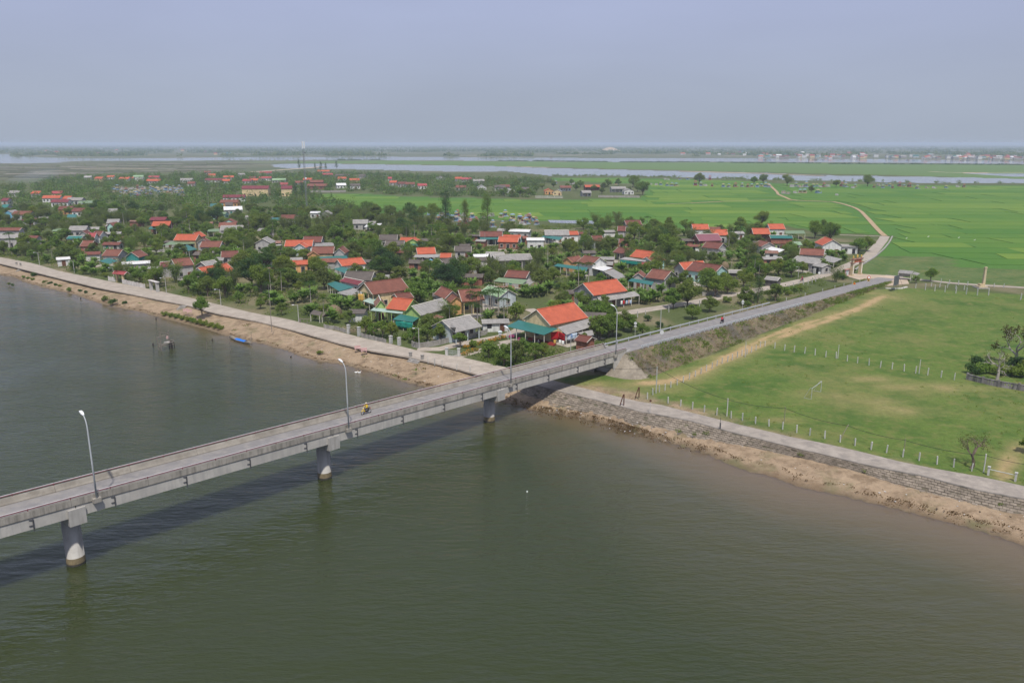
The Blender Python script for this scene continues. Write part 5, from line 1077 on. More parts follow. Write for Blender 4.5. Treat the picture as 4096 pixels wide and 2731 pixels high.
def plant(kind, p, h=None, label=None, z=2.0, proto=None, group=None):
    lst = PROTO[kind]; i = proto if proto is not None else random.randrange(len(lst)); root, h0 = lst[i]
    o = root if root.name not in USED else copy_tree(root)
    USED.add(root.name)
    s = (h or h0 * HF.get(kind, 1.0) * random.uniform(0.75, 1.25)) / h0; o.location = (p[0], p[1], z); o.rotation_euler = (0, 0, random.uniform(0, 6.28)); o.scale = (s * random.uniform(0.9, 1.12), s * random.uniform(0.9, 1.12), s)
    for k_ in ('proto', 'label', 'group'):
        if k_ in o: del o[k_]
    PLANTS.setdefault(kind, []).append(o)
    if label: o['label'] = label
    if group: o['group'] = group
    return o
PLACED = []
def at(kind, t, x, y, h=None, label=None, **kw):
    p = ground_at(t, x, y, kw.get('z', 2.0)); PLACED.append((p.x, p.y)); return plant(kind, p, h, label, **kw)
# hand-placed ones the photograph shows singly
for t, x, y, h in [(24, 430, 720, 4.6), (24, 560, 752, 3.4), (24, 690, 775, 4.4), (24, 830, 790, 4.2), (24, 1165, 840, 4.0), (24, 1370, 842, 4.6), (24, 1565, 832, 4.4), (24, 1880, 925, 3.6), (24, 180, 560, 3.8), (24, 790, 270, 5.0), (24, 1620, 470, 4.0), (24, 1790, 470, 3.6)]: at('small', t, x, y, h)
for t, x, y, h in [(23, 400, 1100, 4.2), (23, 630, 1200, 4.8), (23, 820, 1180, 5.4), (23, 930, 1080, 4.6), (23, 1110, 1100, 3.8), (23, 1230, 1060, 3.2), (23, 1850, 880, 3.0), (23, 2100, 800, 6.0), (23, 2230, 760, 6.0), (23, 2250, 560, 5.5), (7, 1100, 790, 5.5), (7, 1230, 770, 5.5), (7, 1330, 720, 5.2), (7, 1090, 640, 6.0), (7, 1150, 560, 5.0), (7, 1400, 740, 4.6), (23, 1830, 330, 5.5), (23, 1560, 280, 4.5), (23, 1980, 300, 5.0)]: at('small' if h < 4.5 else 'tree', t, x, y, h)
for x, y in [(140, 400), (225, 480), (285, 500), (345, 420), (400, 470), (470, 400), (545, 450), (640, 560), (560, 380), (690, 400), (430, 330), (300, 430)]: at('palm', 23, x, y, random.uniform(5.5, 7.2))
for t, x, y, h in [(26, 1950, 960, 10.5), (26, 1780, 800, 9), (26, 1540, 1120, 7), (26, 1260, 1090, 6.5), (26, 1420, 900, 7.5), (26, 2150, 700, 9), (26, 1080, 1000, 6.5), (26, 480, 960, 7.0), (26, 1330, 1000, 7.5), (6, 100, 380, 9), (6, 330, 260, 8.5), (6, 600, 230, 7), (6, 1250, 230, 8.5), (6, 1180, 250, 8), (6, 1850, 300, 9), (6, 1960, 280, 8.5), (6, 1760, 340, 8.5), (6, 2130, 290, 6)]: at('big', t, x, y, h)
at('tree', 26, 1180, 1370, 5.0, 'leafy bright tree leaning over the shore road beside the bank benches')
for t, x, y, h in [(22, 190, 815, 6.0)]: at('bamboo', t, x, y, h, 'round bushy tree-like clump standing before the village gate')
at('small', 22, 1930, 810, 4.6, 'round green tree beside the open field shelter'); at('small', 22, 1670, 840, 2.6, 'small sapling in front of the open field shelter')
for (t, x, y, h, pr, lab) in [(2, 1760, 935, 20, 0, 'tallest dark casuarina tree at the edge of the cemetery'), (2, 1925, 925, 14, 1, 'middle feathery tree of three at the cemetery'), (2, 2125, 935, 17.5, 1, 'slender tall feathery tree, rightmost of three at the cemetery'), (2, 410, 660, 13, 0, 'broad dark casuarina left of the mast foot'), (2, 470, 650, 13, 0, 'dark casuarina standing right beside the mast foot'),
        (2, 440, 390, 16, 0, 'dark far casuarina left of the mast top by the river'), (2, 585, 405, 12, 0, 'small far casuarina right of the mast by the river'), (2, 635, 398, 13, 0, 'second far casuarina right of the mast by the river'), (2, 680, 402, 12, 0, 'third far casuarina right of the mast by the river'), (2, 775, 388, 13, 0, 'pointed far casuarina farthest right of the mast')]: at('casuarina', t, x, y, h, lab, proto=pr)
for t, x, y, h in [(3, 40, 640, 8), (3, 110, 645, 7), (3, 180, 640, 8), (3, 250, 640, 7), (3, 330, 600, 6), (3, 150, 560, 8), (3, 300, 560, 7), (3, 680, 590, 8), (3, 720, 560, 8), (3, 840, 590, 6), (3, 930, 585, 8), (3, 970, 560, 9), (3, 1060, 545, 8), (3, 1230, 600, 9), (3, 1160, 620, 6), (3, 910, 620, 6), (3, 600, 575, 6), (3, 480, 560, 7), (3, 380, 575, 6), (3, 640, 540, 7), (3, 1780, 530, 13), (3, 1190, 560, 13), (3, 1280, 630, 13), (4, 310, 512, 13), (4, 110, 490, 11), (4, 30, 495, 9), (4, 980, 515, 13), (4, 720, 520, 8), (4, 510, 565, 7), (4, 540, 950, 9), (4, 670, 985, 10), (4, 610, 930, 8.5), (4, 970, 1060, 7), (4, 905, 1075, 6.5), (4, 100, 850, 9), (3, 1440, 1075, 9), (3, 1500, 1060, 10), (3, 1380, 1085, 9), (3, 1200, 1030, 9), (3, 1800, 985, 6), (3, 1660, 960, 7), (3, 970, 1120, 6.5), (3, 2150, 960, 8)]: at('tree' if h < 9 else 'big', t, x, y, h)
for t, x, y, h in [(25, 1530, 1250, 7.5), (25, 1310, 1280, 6), (25, 1600, 1440, 4.2), (25, 1870, 1330, 4.5), (25, 1480, 1000, 6.5), (25, 1240, 1000, 5.5), (25, 1950, 1100, 6.5), (25, 2130, 1060, 6), (25, 1570, 800, 4), (25, 1770, 830, 4), (8, 160, 330, 6), (8, 450, 460, 5.5), (8, 190, 490, 5.5), (8, 480, 230, 6.5), (8, 690, 210, 4.5), (8, 250, 200, 7), (8, 860, 190, 5), (25, 380, 400, 6.0)]: at('tree', t, x, y, h)
at('casuarina', 8, 290, 480, 8, 'thin dark feathery tree beside the embankment guardrail', proto=0)
for t, x, y in [(25, 800, 1200), (25, 900, 1220), (25, 960, 1150), (25, 840, 1120), (25, 1010, 1180), (25, 760, 350), (25, 850, 360), (25, 1000, 370), (25, 930, 370), (7, 470, 430), (7, 520, 425), (7, 570, 420), (7, 610, 410), (7, 430, 420), (7, 660, 390), (6, 400, 480), (6, 480, 470), (6, 540, 440), (6, 1480, 320), (6, 1560, 340), (6, 1620, 350), (6, 1420, 360), (2, 1480, 1010), (2, 1560, 1020), (2, 1640, 1010), (2, 1720, 1030), (2, 1800, 1040), (2, 1880, 1050), (2, 1540, 960), (2, 1900, 1180), (2, 1980, 1200), (7, 1480, 450), (7, 1560, 470), (7, 1610, 460), (3, 500, 1110), (3, 580, 1120), (3, 640, 1110), (3, 460, 1130)]: at('banana', t, x, y, random.uniform(2.8, 4.2))
# ---- the pasture's own trees: thin crowns over bare limbs
def branchy(name, p, h, spread, seed, mat, nl, ls, bark, label, leafz=0.45, z=2.0, up=0.75):
    rs = np.random.RandomState(seed); root = empty(name, (p.x, p.y, z), label=label, cat='tree'); mb = MB(); tips = []
    def grow(q, d, L, r, lev):
        pts = [q]; dd = d.copy()
        for k in range(3): dd = (dd + Vector(rs.randn(3) * 0.22) + Vector((0, 0, 0.10 * up))).normalized(); pts.append(pts[-1] + dd * (L / 3))
        mb.tube(pts, [r, r * 0.85, r * 0.7, r * 0.5], 5 if lev > 1 else 7, caps=False)
        if lev >= 4 or L < 0.35: tips.append(pts[-1]); return
        if lev >= 2: tips.append(pts[-1])
        for k in range(3 if lev < 3 else 2):
            a = rs.rand() * 6.28; ax = dd.orthogonal().normalized(); ax.rotate(Quaternion(dd, a)); nd = (dd * 0.75 + ax * rs.uniform(0.55, 1.0)).normalized(); grow(pts[-1] if k else pts[2], nd, L * rs.uniform(0.6, 0.8), r * 0.5, lev + 1)
    grow(Vector((p.x, p.y, z - 0.2)), Vector((0.05, 0, 1)), h * 0.3, h * 0.035, 0)
    mb.build('trunk', bark, root); T = np.array([t for t in tips]); 
    if nl:
        idx = rs.randint(0, len(T), nl); P = T[idx] + rs.randn(nl, 3) * 0.30; Nn = rs.randn(nl, 3) + np.array([0, 0, 0.4]); Nn /= np.linalg.norm(Nn, axis=1, keepdims=True)
        link_mesh('crown', leaf_mesh('crown', P, Nn, ls, mat, rs=rs), None, root)
    return root
L_SPARSE = leaf_mat('sparse_leaves', [(0.07, 0.085, 0.03), (0.13, 0.13, 0.045), (0.11, 0.09, 0.04)])
branchy('tree', ground_at(15, 1815, 835), 7.6, 2.6, 11, L_SPARSE, 520, 0.17, BARK, 'thin yellowing tree between the fence posts of the levee path')
branchy('tree', ground_at(21, 1880, 1215), 9.0, 3, 5, L_SPARSE, 60, 0.25, BARK_PALE, 'bare pale-limbed tree behind the blackened low wall', up=0.1)
branchy('tree', ground_at(21, 2140, 1000), 11.5, 3, 9, L_SPARSE, 1300, 0.36, BARK_PALE, 'leafy tree standing behind the bare one at the right edge')
branchy('tree', ground_at(21, 2480, 1000), 9.0, 3, 19, L_LIGHT, 1200, 0.32, BARK, 'green tree cut by the right picture edge above the wall')
for x, y, h in [(1500, 1130, 2.0), (1640, 1120, 2.2), (1780, 1130, 1.8), (1980, 1160, 2.4), (2120, 1170, 2.2), (2260, 1180, 2.6), (1560, 1010, 2.4), (2200, 1060, 3.0), (1700, 1050, 2.0), (2380, 1100, 3.0)]: at('shrub', 21, x, y, h)
at('small', 15, 2330, 700, 3.0, 'leafy sapling cut by the right edge beside the gate track')

# ---- filling the village
VILL = [(p.x, p.y) for p in ROAD_F] + [(q.x, q.y) for q in (bpt(99, -8.5, 0), bpt(150, -8.5, 0), bpt(250, -5.5, 0))] + \
       [(p.x, p.y) for p in line(4, [(850, 1240), (950, 1130), (1090, 985), (1085, 940), (750, 912), (450, 872), (280, 840), (30, 855)]) + line(3, [(2294, 968), (1680, 950), (1500, 912), (1100, 880), (560, 905), (330, 910), (0, 900)]) + line(2, [(2200, 900), (1600, 830), (1030, 795), (960, 755), (740, 730), (530, 700), (515, 610)])] + [(-400, 900), (-900, 800), (-700, 400)]
CEM = [(p.x, p.y) for p in line(1, [(990, 560), (1650, 560), (1660, 640), (1100, 660), (1000, 620)])]
CEM2 = [(p.x, p.y) for p in line(2, [(1560, 800), (1750, 800), (2300, 820), (2300, 930), (1980, 930), (1850, 900), (1600, 850)]) + line(3, [(330, 830), (330, 900), (0, 900)])]
GARDEN = [(p.x, p.y) for p in line(7, [(60, 880), (500, 870), (800, 900), (520, 1010), (230, 1050), (20, 990)])]
BARE = [[(p.x, p.y) for p in line(7, q)] for q in ([(400, 480), (560, 420), (770, 400), (760, 500), (560, 550)], [(1230, 600), (1440, 560), (2200, 470), (2294, 560), (1700, 700), (1450, 740)])]
grid = {}
def free(p, r):
    cx, cy = int(p[0] // 7), int(p[1] // 7)
    for i in (-1, 0, 1):
        for j in (-1, 0, 1):
            for q, rr in grid.get((cx + i, cy + j), ()):
                if (q[0] - p[0]) ** 2 + (q[1] - p[1]) ** 2 < ((r + rr) * 0.5) ** 2: return False
    return True
def take(p, r): grid.setdefault((int(p[0] // 7), int(p[1] // 7)), []).append((p, r))
for q in PLACED: take(q, 3.5)
RAD = {'tree': 4.6, 'big': 7.0, 'small': 3.4, 'shrub': 2.3, 'bamboo': 5.2, 'banana': 2.9, 'palm': 2.2}
CAPS = {'tree': 230, 'big': 45, 'small': 150, 'shrub': 250, 'bamboo': 185, 'banana': 240, 'palm': 70}
cnt = {k: 0 for k in CAPS}
vx = np.array(VILL); tries = 0
rs = np.random.RandomState(77)
NX, NY = rs.uniform(-330, 130, 15000), rs.uniform(150, 520, 15000) 
okv = in_poly(NX, NY, VILL) & (np.abs(NX) < NY * 0.67 + 6); NX, NY = NX[okv], NY[okv]
clus = vnoise(NX, NY, 28, 41); clus2 = vnoise(NX, NY, 22, 42)
order = np.argsort(NY + rs.uniform(0, 190, len(NY)))
hh_ = {k: hits_house(NX, NY, 3.0 if k == 'big' else 1.2, {'big': 13.0, 'bamboo': 12.0, 'tree': 10.0, 'palm': 7.5, 'small': 6.0}.get(k, 2.0)) for k in CAPS}
road_t, road_s = on_road(NX, NY, 1.2), on_road(NX, NY, 0.2); SS, OO = side_of_bridge(NX, NY); skip = in_poly(NX, NY, CEM2) | in_poly(NX, NY, GARDEN) | ((OO > -9) & (SS < 256)); bar_ = in_poly(NX, NY, BARE[0]) | in_poly(NX, NY, BARE[1])
for i in order:
    p = (float(NX[i]), float(NY[i])); u_ = rs.rand()
    if skip[i]: continue
    if bar_[i]: kind = 'shrub' if u_ < 0.12 else None
    elif OO[i] > -24 and SS[i] > 95: kind = 'shrub' if u_ < 0.35 else ('small' if u_ < 0.42 else None)
    elif clus[i] > 0.6: kind = 'bamboo' if u_ < 0.5 else ('big' if u_ < 0.62 else 'tree')
    elif clus2[i] > 0.58: kind = 'banana' if u_ < 0.72 else 'shrub'
    else: kind = 'tree' if u_ < 0.36 else ('small' if u_ < 0.52 else ('shrub' if u_ < 0.82 else ('banana' if u_ < 0.93 else 'palm')))
    if kind is None or cnt[kind] >= CAPS[kind]: continue
    tall = kind in ('tree', 'big', 'bamboo', 'palm')
    if hh_[kind][i] or (road_t if tall else road_s)[i] or not free(p, RAD[kind]): continue
    take(p, RAD[kind]); cnt[kind] += 1; plant(kind, p, None)
print('plants', cnt)
# low undergrowth nobody could count
def scatter_leaves(name, pts, h, r, per, size, mats, label, seed=5, asp=0.6, z=2.0, flat=False, parent=None):
    rs = np.random.RandomState(seed); n = len(pts); per_m = np.array_split(rs.permutation(n), len(mats)); outs = []
    for mi, sel in enumerate(per_m):
        k = len(sel)
        if k == 0: continue
        base = np.array([pts[j] for j in sel]); hh = (h * rs.uniform(0.4, 1.3, k))[:, None]; rr = (r * rs.uniform(0.5, 1.3, k))[:, None]
        base = np.repeat(base, per, 0); hh = np.repeat(hh, per, 0); rr = np.repeat(rr, per, 0)
        d = rs.randn(k * per, 3); d /= np.linalg.norm(d, axis=1, keepdims=True); d[:, 2] = np.abs(d[:, 2]); rad = rs.rand(k * per, 1) ** 0.4
        P = np.zeros((k * per, 3)); zb = base[:, 2:3] if base.shape[1] > 2 else np.full((k * per, 1), z)
        P[:, :2] = base[:, :2] + d[:, :2] * rad * rr; P[:, 2:3] = zb + d[:, 2:3] * rad * hh + 0.05
        Nn = d * 0.6 + rs.randn(k * per, 3) * 0.5; Nn /= np.linalg.norm(Nn, axis=1, keepdims=True)
        o = link_mesh(name, leaf_mesh(name, P, Nn, size, mats[mi], asp=asp, rs=rs)); tag(o, label[mi] if isinstance(label, list) else label, kind='stuff'); outs.append(o)
    return outs
UX, UY = rs.uniform(-330, 130, 22000), rs.uniform(150, 520, 22000)
SS, OO = side_of_bridge(UX, UY)
ok = in_poly(UX, UY, VILL) & (np.abs(UX) < UY * 0.67 + 6) & (vnoise(UX, UY, 12, 52) < 0.68) & ~((OO > -8.5) & (SS < 256)) & ~in_poly(UX, UY, CEM2) & ~in_poly(UX, UY, BARE[0]) & ~in_poly(UX, UY, BARE[1]) & ~hits_house(UX, UY, 0.4, 1.5) & ~on_road(UX, UY, -0.2)
und = list(zip(UX[ok].tolist(), UY[ok].tolist())); print('undergrowth', len(und))
und = und[:7500]
scatter_leaves('undergrowth', und, 1.5, 1.7, 26, 0.46, [L_TREE, L_LIGHT, L_BAMB], ['low dark green undergrowth between the houses', 'low bright green undergrowth between the houses', 'low yellowish undergrowth between the houses'])
gard = [];
while len(gard) < 150:
    p = ground_at(7, rs.uniform(20, 800), rs.uniform(870, 1040))
    if inside(p, GARDEN): gard.append((p.x, p.y))
scatter_leaves('garden_crops', gard, 0.9, 0.8, 26, 0.3, [L_LIGHT, L_TREE], ['leafy bright garden plants beside the bridge', 'leafy darker garden plants beside the bridge'], seed=9)
# far woods behind and between the hamlets
FARWOOD = [(p.x, p.y) for p in line(1, [(-500, 590), (0, 545), (350, 505), (700, 475), (1650, 442), (2294, 440)]) + line(2, [(600, 440), (1100, 440), (1700, 470), (2250, 490)]) + line(3, [(300, 485), (470, 510), (470, 540), (340, 560), (300, 650), (0, 650)]) + line(2, [(2100, 645), (1700, 640), (1320, 630), (1050, 598), (526, 600)])] + [(-60, 440), (-420, 440)]
FX, FY = rs.uniform(-900, 200, 18000), rs.uniform(440, 1250, 18000); ok = in_poly(FX, FY, FARWOOD) & (np.abs(FX) < FY * 0.7); dens = vnoise(FX, FY, 45, 61)
ok &= (dens > 0.27) & ~in_poly(FX, FY, CEM) & ~in_poly(FX, FY, CEM2) & ~hits_house(FX, FY, 2.0, 22)
far_t = list(zip(FX[ok].tolist(), FY[ok].tolist()))
far_t = far_t[:3300]; print('far trees', len(far_t))
nb = 70
for k, p in enumerate(sorted(far_t, key=lambda q: q[1])[:210]):
    plant('tree' if k % 2 else 'bamboo', p, random.uniform(4.8, 7), group='trees of the middle distance')
rest_f = sorted(far_t, key=lambda q: q[1])[210:]
scatter_leaves('far_wood', rest_f, 6.6, 4.3, 56, 1.25, [L_TREE, L_BAMB, L_DARK], ['green treetops massed between the far hamlets', 'yellowish bamboo massed between the far hamlets', 'dark treetops massed between the far hamlets'], seed=15, z=1.6)
# ---- plains beyond the rivers
def pxline(x0, x1, y, n, jy=1.0):
    out = []
    for _ in range(n): xx = rs.uniform(x0, x1); yy = (y(xx) if callable(y) else y) + rs.uniform(-jy, jy); q = ground_at(0, xx, yy, 1.0); out.append((q.x, q.y))
    return out
def lerpf(a): xs, ys = zip(*a); return lambda x: float(np.interp(x, xs, ys))
mang = pxline(1990, 2120, 646, 60, 1) + pxline(2130, 2435, lerpf([(2130, 645), (2435, 650)]), 150, 1) + pxline(2480, 2840, 650, 170, 1) + pxline(2870, 2900, 652, 16, 1) + pxline(2920, 3280, lerpf([(2920, 653), (3280, 656)]), 170, 1) + pxline(3310, 3480, 658, 90, 1) + pxline(3480, 4150, lerpf([(3480, 658.5), (4150, 662)]), 260, 1) + pxline(1350, 1520, 640, 60, 0.6)
scatter_leaves('mangrove_belt', mang, 3.4, 5.5, 14, 2.6, [L_DARK], 'dark mangrove belt along the far river bank', seed=21, z=0.5)
bush = pxline(2200, 2480, 706.5, 50, 0.8) + pxline(2500, 2720, 711, 60, 1.2) + pxline(2860, 3130, lerpf([(2860, 716), (3130, 721)]), 45, 1) + pxline(3150, 4096, lerpf([(3150, 722), (4096, 740)]), 40, 2) + pxline(0, 900, lerpf([(0, 672), (900, 655)]), 60, 9) + pxline(900, 1400, 642.5, 30, 1)
scatter_leaves('riverside_bushes', bush, 3.0, 2.8, 16, 1.5, [L_TREE], 'scattered bushes along the near river bank', seed=22, z=1.5)
fw = []
fy_ = rs.uniform(573.5, 627, 34000); fx_ = rs.uniform(-150, 4250, 34000)
FWp = [ground_at(0, a, b_, 1.0) for a, b_ in zip(fx_, fy_)]
fxw = np.array([p.x for p in FWp]); fyw = np.array([p.y for p in FWp]); nz = vnoise(fxw, fyw * 1.0, 300, 71) * 0.55 + vnoise(fx_, fy_ * 14, 90, 72) * 0.45
clear = (fy_ > 608) & (nz < 0.55); keep = (~clear) & (nz > 0.36 - (600 - fy_).clip(0, 30) * 0.02)
for p, k in zip(FWp, keep):
    if k: fw.append((p.x, p.y))
fw = fw[:15000]
scatter_leaves('distant_forest', fw, 11.0, 14.0, 8, 9.0, [L_TREE, L_DARK], ['hazy green woods on the distant plain', 'hazy dark woods on the distant plain'], seed=23, z=0.5)
# ---- weeds on the embankment, pasture and banks
wd = []; wdd = []
for _ in range(2600):
    s_ = 100 + 146 * rs.rand() ** 1.15; h_ = road_z(s_) - 1.95; sd = 1 if rs.rand() < 0.72 else -1; t = rs.rand(); o_ = sd * (3.5 + (h_ * 1.35 + 0.3) * t); q = bpt(s_, o_, road_z(s_) - 0.07 - h_ * t)
    nn_ = float(vnoise(np.array([s_]), np.array([t * 9.0 + 20 * sd]), 5.0, 57)[0])
    if 0.42 < nn_ < 0.52: continue
    (wd if nn_ >= 0.52 else wdd).append((q.x, q.y, q.z))
scatter_leaves('embankment_weeds', wd, 0.55, 0.85, 13, 0.28, [L_TREE, L_LIGHT], ['green weeds on the embankment slopes', 'bright weeds on the embankment slopes'], seed=31)
scatter_leaves('embankment_dry_grass', wdd, 0.5, 0.5, 12, 0.24, [L_DRY], 'dry straw-coloured grass on the embankment slopes', seed=32, asp=0.25)
pw = []
while len(pw) < 260:
    x, y = rs.uniform(2600, 4096), rs.uniform(1180, 1950); q = ground_at(0, x, y)
    if inside(q, PASTURE) and (vnoise(np.array([q.x]), np.array([q.y]), 14, 81)[0] > 0.55 or len(pw) % 6 == 0) and y < 1500 + rs.rand() * 500: pw.append((q.x, q.y))
scatter_leaves('pasture_weeds', pw, 0.28, 0.5, 12, 0.17, [L_TREE, L_LIGHT], ['weed tufts dotted over the pasture', 'bright weed tufts dotted over the pasture'], seed=33)
bk = [tuple(ground_at(15, x, y, 1.2))[:3] for x, y in [(300, 720), (480, 730), (750, 810), (860, 870), (950, 870), (1030, 880), (1340, 930), (1540, 945), (1700, 1000), (2080, 1165)] for _ in range(2)] + [tuple(ground_at(14, x, y, 1.3))[:3] for x, y in [(130, 1020), (290, 1060), (550, 1140), (730, 1200), (480, 1180), (620, 1210), (1570, 1390)] for _ in range(3)]
scatter_leaves('levee_weeds', bk, 0.5, 0.6, 16, 0.22, [L_TREE], 'weeds sprouting from the stone levee', seed=34)
bp_ = [ground_at(6, x, y, 1.6) for x, y in [(610, 790), (1030, 960), (1500, 1040), (1560, 1070), (1480, 1080), (1300, 1130), (1380, 1160)]] + [ground_at(5, x, y, 1.5) for x, y in [(930, 330), (990, 350), (1230, 405), (1080, 380), (1380, 440), (1560, 480), (700, 290), (620, 285), (1250, 480), (2100, 720), (2230, 670), (2200, 680), (780, 320), (450, 240)]]
scatter_leaves('bank_weeds', [tuple(q) for q in bp_ for _ in range(2)], 0.4, 0.9, 18, 0.25, [L_DRY, L_TREE], ['dry weed patches on the sandy bank', 'green weed patches on the sandy bank'], seed=35)
# low water bushes at the bank: one thing each
for k, (x, y, h) in enumerate([(80, 330 - 15, 0.9), (115, 325, 0.9), (212, 253, 1.0), (255, 263, 1.0), (310, 248, 2.0), (295, 275, 1.1), (400, 300, 1.1), (450, 312, 1.2), (500, 325, 1.1), (540, 333, 1.0), (625, 370, 1.3), (720, 378, 1.0), (770, 392, 1.1), (845, 405, 0.8), (940, 460, 1.7), (1010, 490, 1.8), (1118, 490, 1.2)]): at('shrub', 5, x, y, h, z=0.3)
for i in range(11):
    t = i / 10; at('shrub', 5, 1480 + 500 * t + random.uniform(-8, 8), 590 + 125 * t, random.uniform(1.2, 1.6), proto=1, z=0.25)
at('shrub', 6, 628, 935, 1.0, 'single round bush on the sandy bank below the two pink benches', z=0.6)
# flowers
for k, (x, y) in enumerate([(60, 930), (150, 900), (230, 880), (310, 860), (400, 840), (470, 820), (540, 800), (620, 780), (30, 1040), (110, 1000), (190, 975)]):
    q = ground_at(23, x, y); root = empty('flower_clump', (q.x, q.y, 2), label='%s clump of orange flowers from the left along the garden path' % ordinal(k if k < 8 else k, 20), cat='flowers', group='orange flowers by the path')
    r2 = np.random.RandomState(900 + k); P, Nn = lobes_points([(q.x, q.y, 2.35, 0.9, 0.8, 0.45)], [150], r2); P[:, 2] = np.maximum(P[:, 2], 2.03); link_mesh('foliage', leaf_mesh('foliage', P, Nn, 0.26, L_LIGHT, rs=r2), None, root)
    P, Nn = lobes_points([(q.x, q.y, 2.5, 0.9, 0.8, 0.42)], [95], r2); link_mesh('blossoms', leaf_mesh('blossoms', P, Nn, 0.17, L_FLOW, rs=r2, asp=1), None, root)
q = ground_at(23, 860, 890); root = empty('bougainvillea', (q.x, q.y, 2), label='pink flowering bush in front of the teal awning', cat='flowering bush'); r2 = np.random.RandomState(77); P, Nn = lobes_points([(q.x - 1.6, q.y, 4.2, 0.6, 0.5, 0.4), (q.x, q.y, 3.6, 0.4, 0.4, 0.3)], [110, 30], r2); link_mesh('blossoms', leaf_mesh('blossoms', P, Nn, 0.22, L_PINK, rs=r2, asp=1), None, root)
mb = MB(); mb.tube([(q.x, q.y, 1.9), (q.x - 0.5, q.y, 3.0), (q.x - 1.5, q.y, 4.1)], [0.07, 0.05, 0.02], 5); mb.build('stem', BARK, root)
# drop unused originals, then describe every plant by what stands next to it
for kind, lst in PROTO.items():
    for root, h in lst:
        if root.name not in USED:
            for ch in KIDS[root.name]: bpy.data.objects.remove(ch)
            bpy.data.objects.remove(root)
# ================================================================ STREET FURNITURE, FENCES, BOATS, PEOPLE
def height_at(t, x, y, Y):
    ox, oy, k = TILES[t]; y = oy + y / k; v = (1365.5 - y) / 3186.0; return CAM_H + (-_s + v * _c) * Y / (_c + v * _s)
m_post = plain('whitewashed_concrete', (0.50, 0.49, 0.46), 0.9, 0.25, 1.5, dirt=(0.30, 0.33, 0.31), streak=True); m_pole = plain('concrete_pole', (0.42, 0.41, 0.39), 0.9, 0.2, 1.0); m_pink = plain('pink_terrazzo', (0.55, 0.36, 0.34), 0.8, 0.15, 2.0)
m_lamp = plain('lamp_housing', (0.72, 0.73, 0.74), 0.4, 0.1, 2.0); m_cable = plain('black_cable', (0.02, 0.02, 0.022), 0.6, 0.1, 1.0); m_rust = plain('rusty_steel', (0.13, 0.06, 0.04), 0.8, 0.3, 2.0); m_wood = plain('grey_driftwood', (0.22, 0.19, 0.16), 0.9, 0.3, 2.0); m_wood_dk = plain('wet_wood', (0.06, 0.05, 0.045), 0.7, 0.3, 2.0)
m_fence = plain('fence_concrete', (0.36, 0.34, 0.31), 0.9, 0.3, 1.0, dirt=(0.2, 0.185, 0.165), streak=True)
# ---- bridge lamps
def bridge_lamp(s, label):
    z = deck_z(s); b0 = bpt(s, 3.02, z - 0.05); root = empty('street_lamp', b0, label=label, cat='street lamp', group='tall curved lamps on the bridge')
    mb = MB(); c0 = bpt(s, 2.98, z - 0.02); mb.box(c0, (0.85, 0.46, 0.5), math.atan2(BD.y, BD.x)); mb.build('bracket', m_parapet, root)
    pts = [bpt(s, 3.02, z + 0.2), bpt(s, 3.02, z + 4.5), bpt(s, 3.02, z + 8.3)] + [bpt(s, 3.02 - 1.15 * (1 - math.cos(a)), z + 8.3 + 1.45 * math.sin(a)) for a in (0.3, 0.6, 0.9, 1.2)]
    mb = MB(); mb.tube(pts, [0.105, 0.085, 0.07, 0.06, 0.055, 0.05, 0.05], 10); mb.build('pole', m_galv, root, smooth=True)
    e = pts[-1]; d_ = (pts[-1] - pts[-2]).normalized(); mb = MB(); sd = BD * 0.16
    vs = []
    for k, (t, w_, th) in enumerate(((-0.05, 0.6, 0.07), (0.35, 1.0, 0.12), (0.75, 0.95, 0.10), (0.9, 0.7, 0.05))):
        c0 = e + Vector((d_.x, d_.y, d_.z * 0.4)).normalized() * t; vs += [c0 - sd * w_, c0 + sd * w_, c0 + sd * w_ + Vector((0, 0, th)), c0 - sd * w_ + Vector((0, 0, th))]
    mb.add(vs, [(3, 2, 1, 0), (12, 13, 14, 15)] + [(4 * i + j, 4 * i + (j + 1) % 4, 4 * i + 4 + (j + 1) % 4, 4 * i + 4 + j) for i in range(3) for j in range(4)]); mb.build('lamp_head', m_lamp, root)
for s, lab in ((2.1, 'tall curved lamp on the bridge nearest to the camera'), (35.2, 'second tall bridge lamp, just left of the motorbike'), (67.8, 'third tall bridge lamp above the pier by the bank'), (97.2, 'fourth tall bridge lamp at the abutment end')): bridge_lamp(s, lab)
# ---- village poles and lamps
def pole(t, xb, yb, yt, label, lamp=True, r=0.1, mat=None, name=None, arm=-1):
    b = ground_at(t, xb, yb); h = max(2.0, height_at(t, xb, yt, b.y)); root = empty(name or ('street_lamp' if lamp else 'utility_pole'), b, label=label, cat='street lamp' if lamp else 'pole')
    mb = MB(); mb.tube([(b.x, b.y, 1.8), (b.x, b.y, h)], [r, r * 0.7], 8); mb.build('pole', mat or m_pole, root)
    if lamp:
        mb = MB(); mb.tube([(b.x, b.y, h - 0.3), (b.x + arm * 0.4, b.y - 0.3, h + 0.05), (b.x + arm * 0.8, b.y - 0.6, h + 0.1)], 0.035, 6); mb.build('arm', m_galv, root); mb = MB(); mb.box((b.x + arm * 1.0, b.y - 0.7, h + 0.1), (0.5, 0.24, 0.12)); mb.build('lamp_head', m_lamp, root)
    return root
for k, (t, xb, yb, yt) in enumerate([(5, 355, 138, 22), (5, 667, 205, 98), (5, 1020, 240, 158), (5, 1492, 388, 250), (5, 1980, 497, 352), (6, 437, 650, 490), (6, 1516, 888, 698)]):
    pole(t, xb, yb, yt, '%s slim street lamp from the left along the shore road' % ordinal(k, 9))
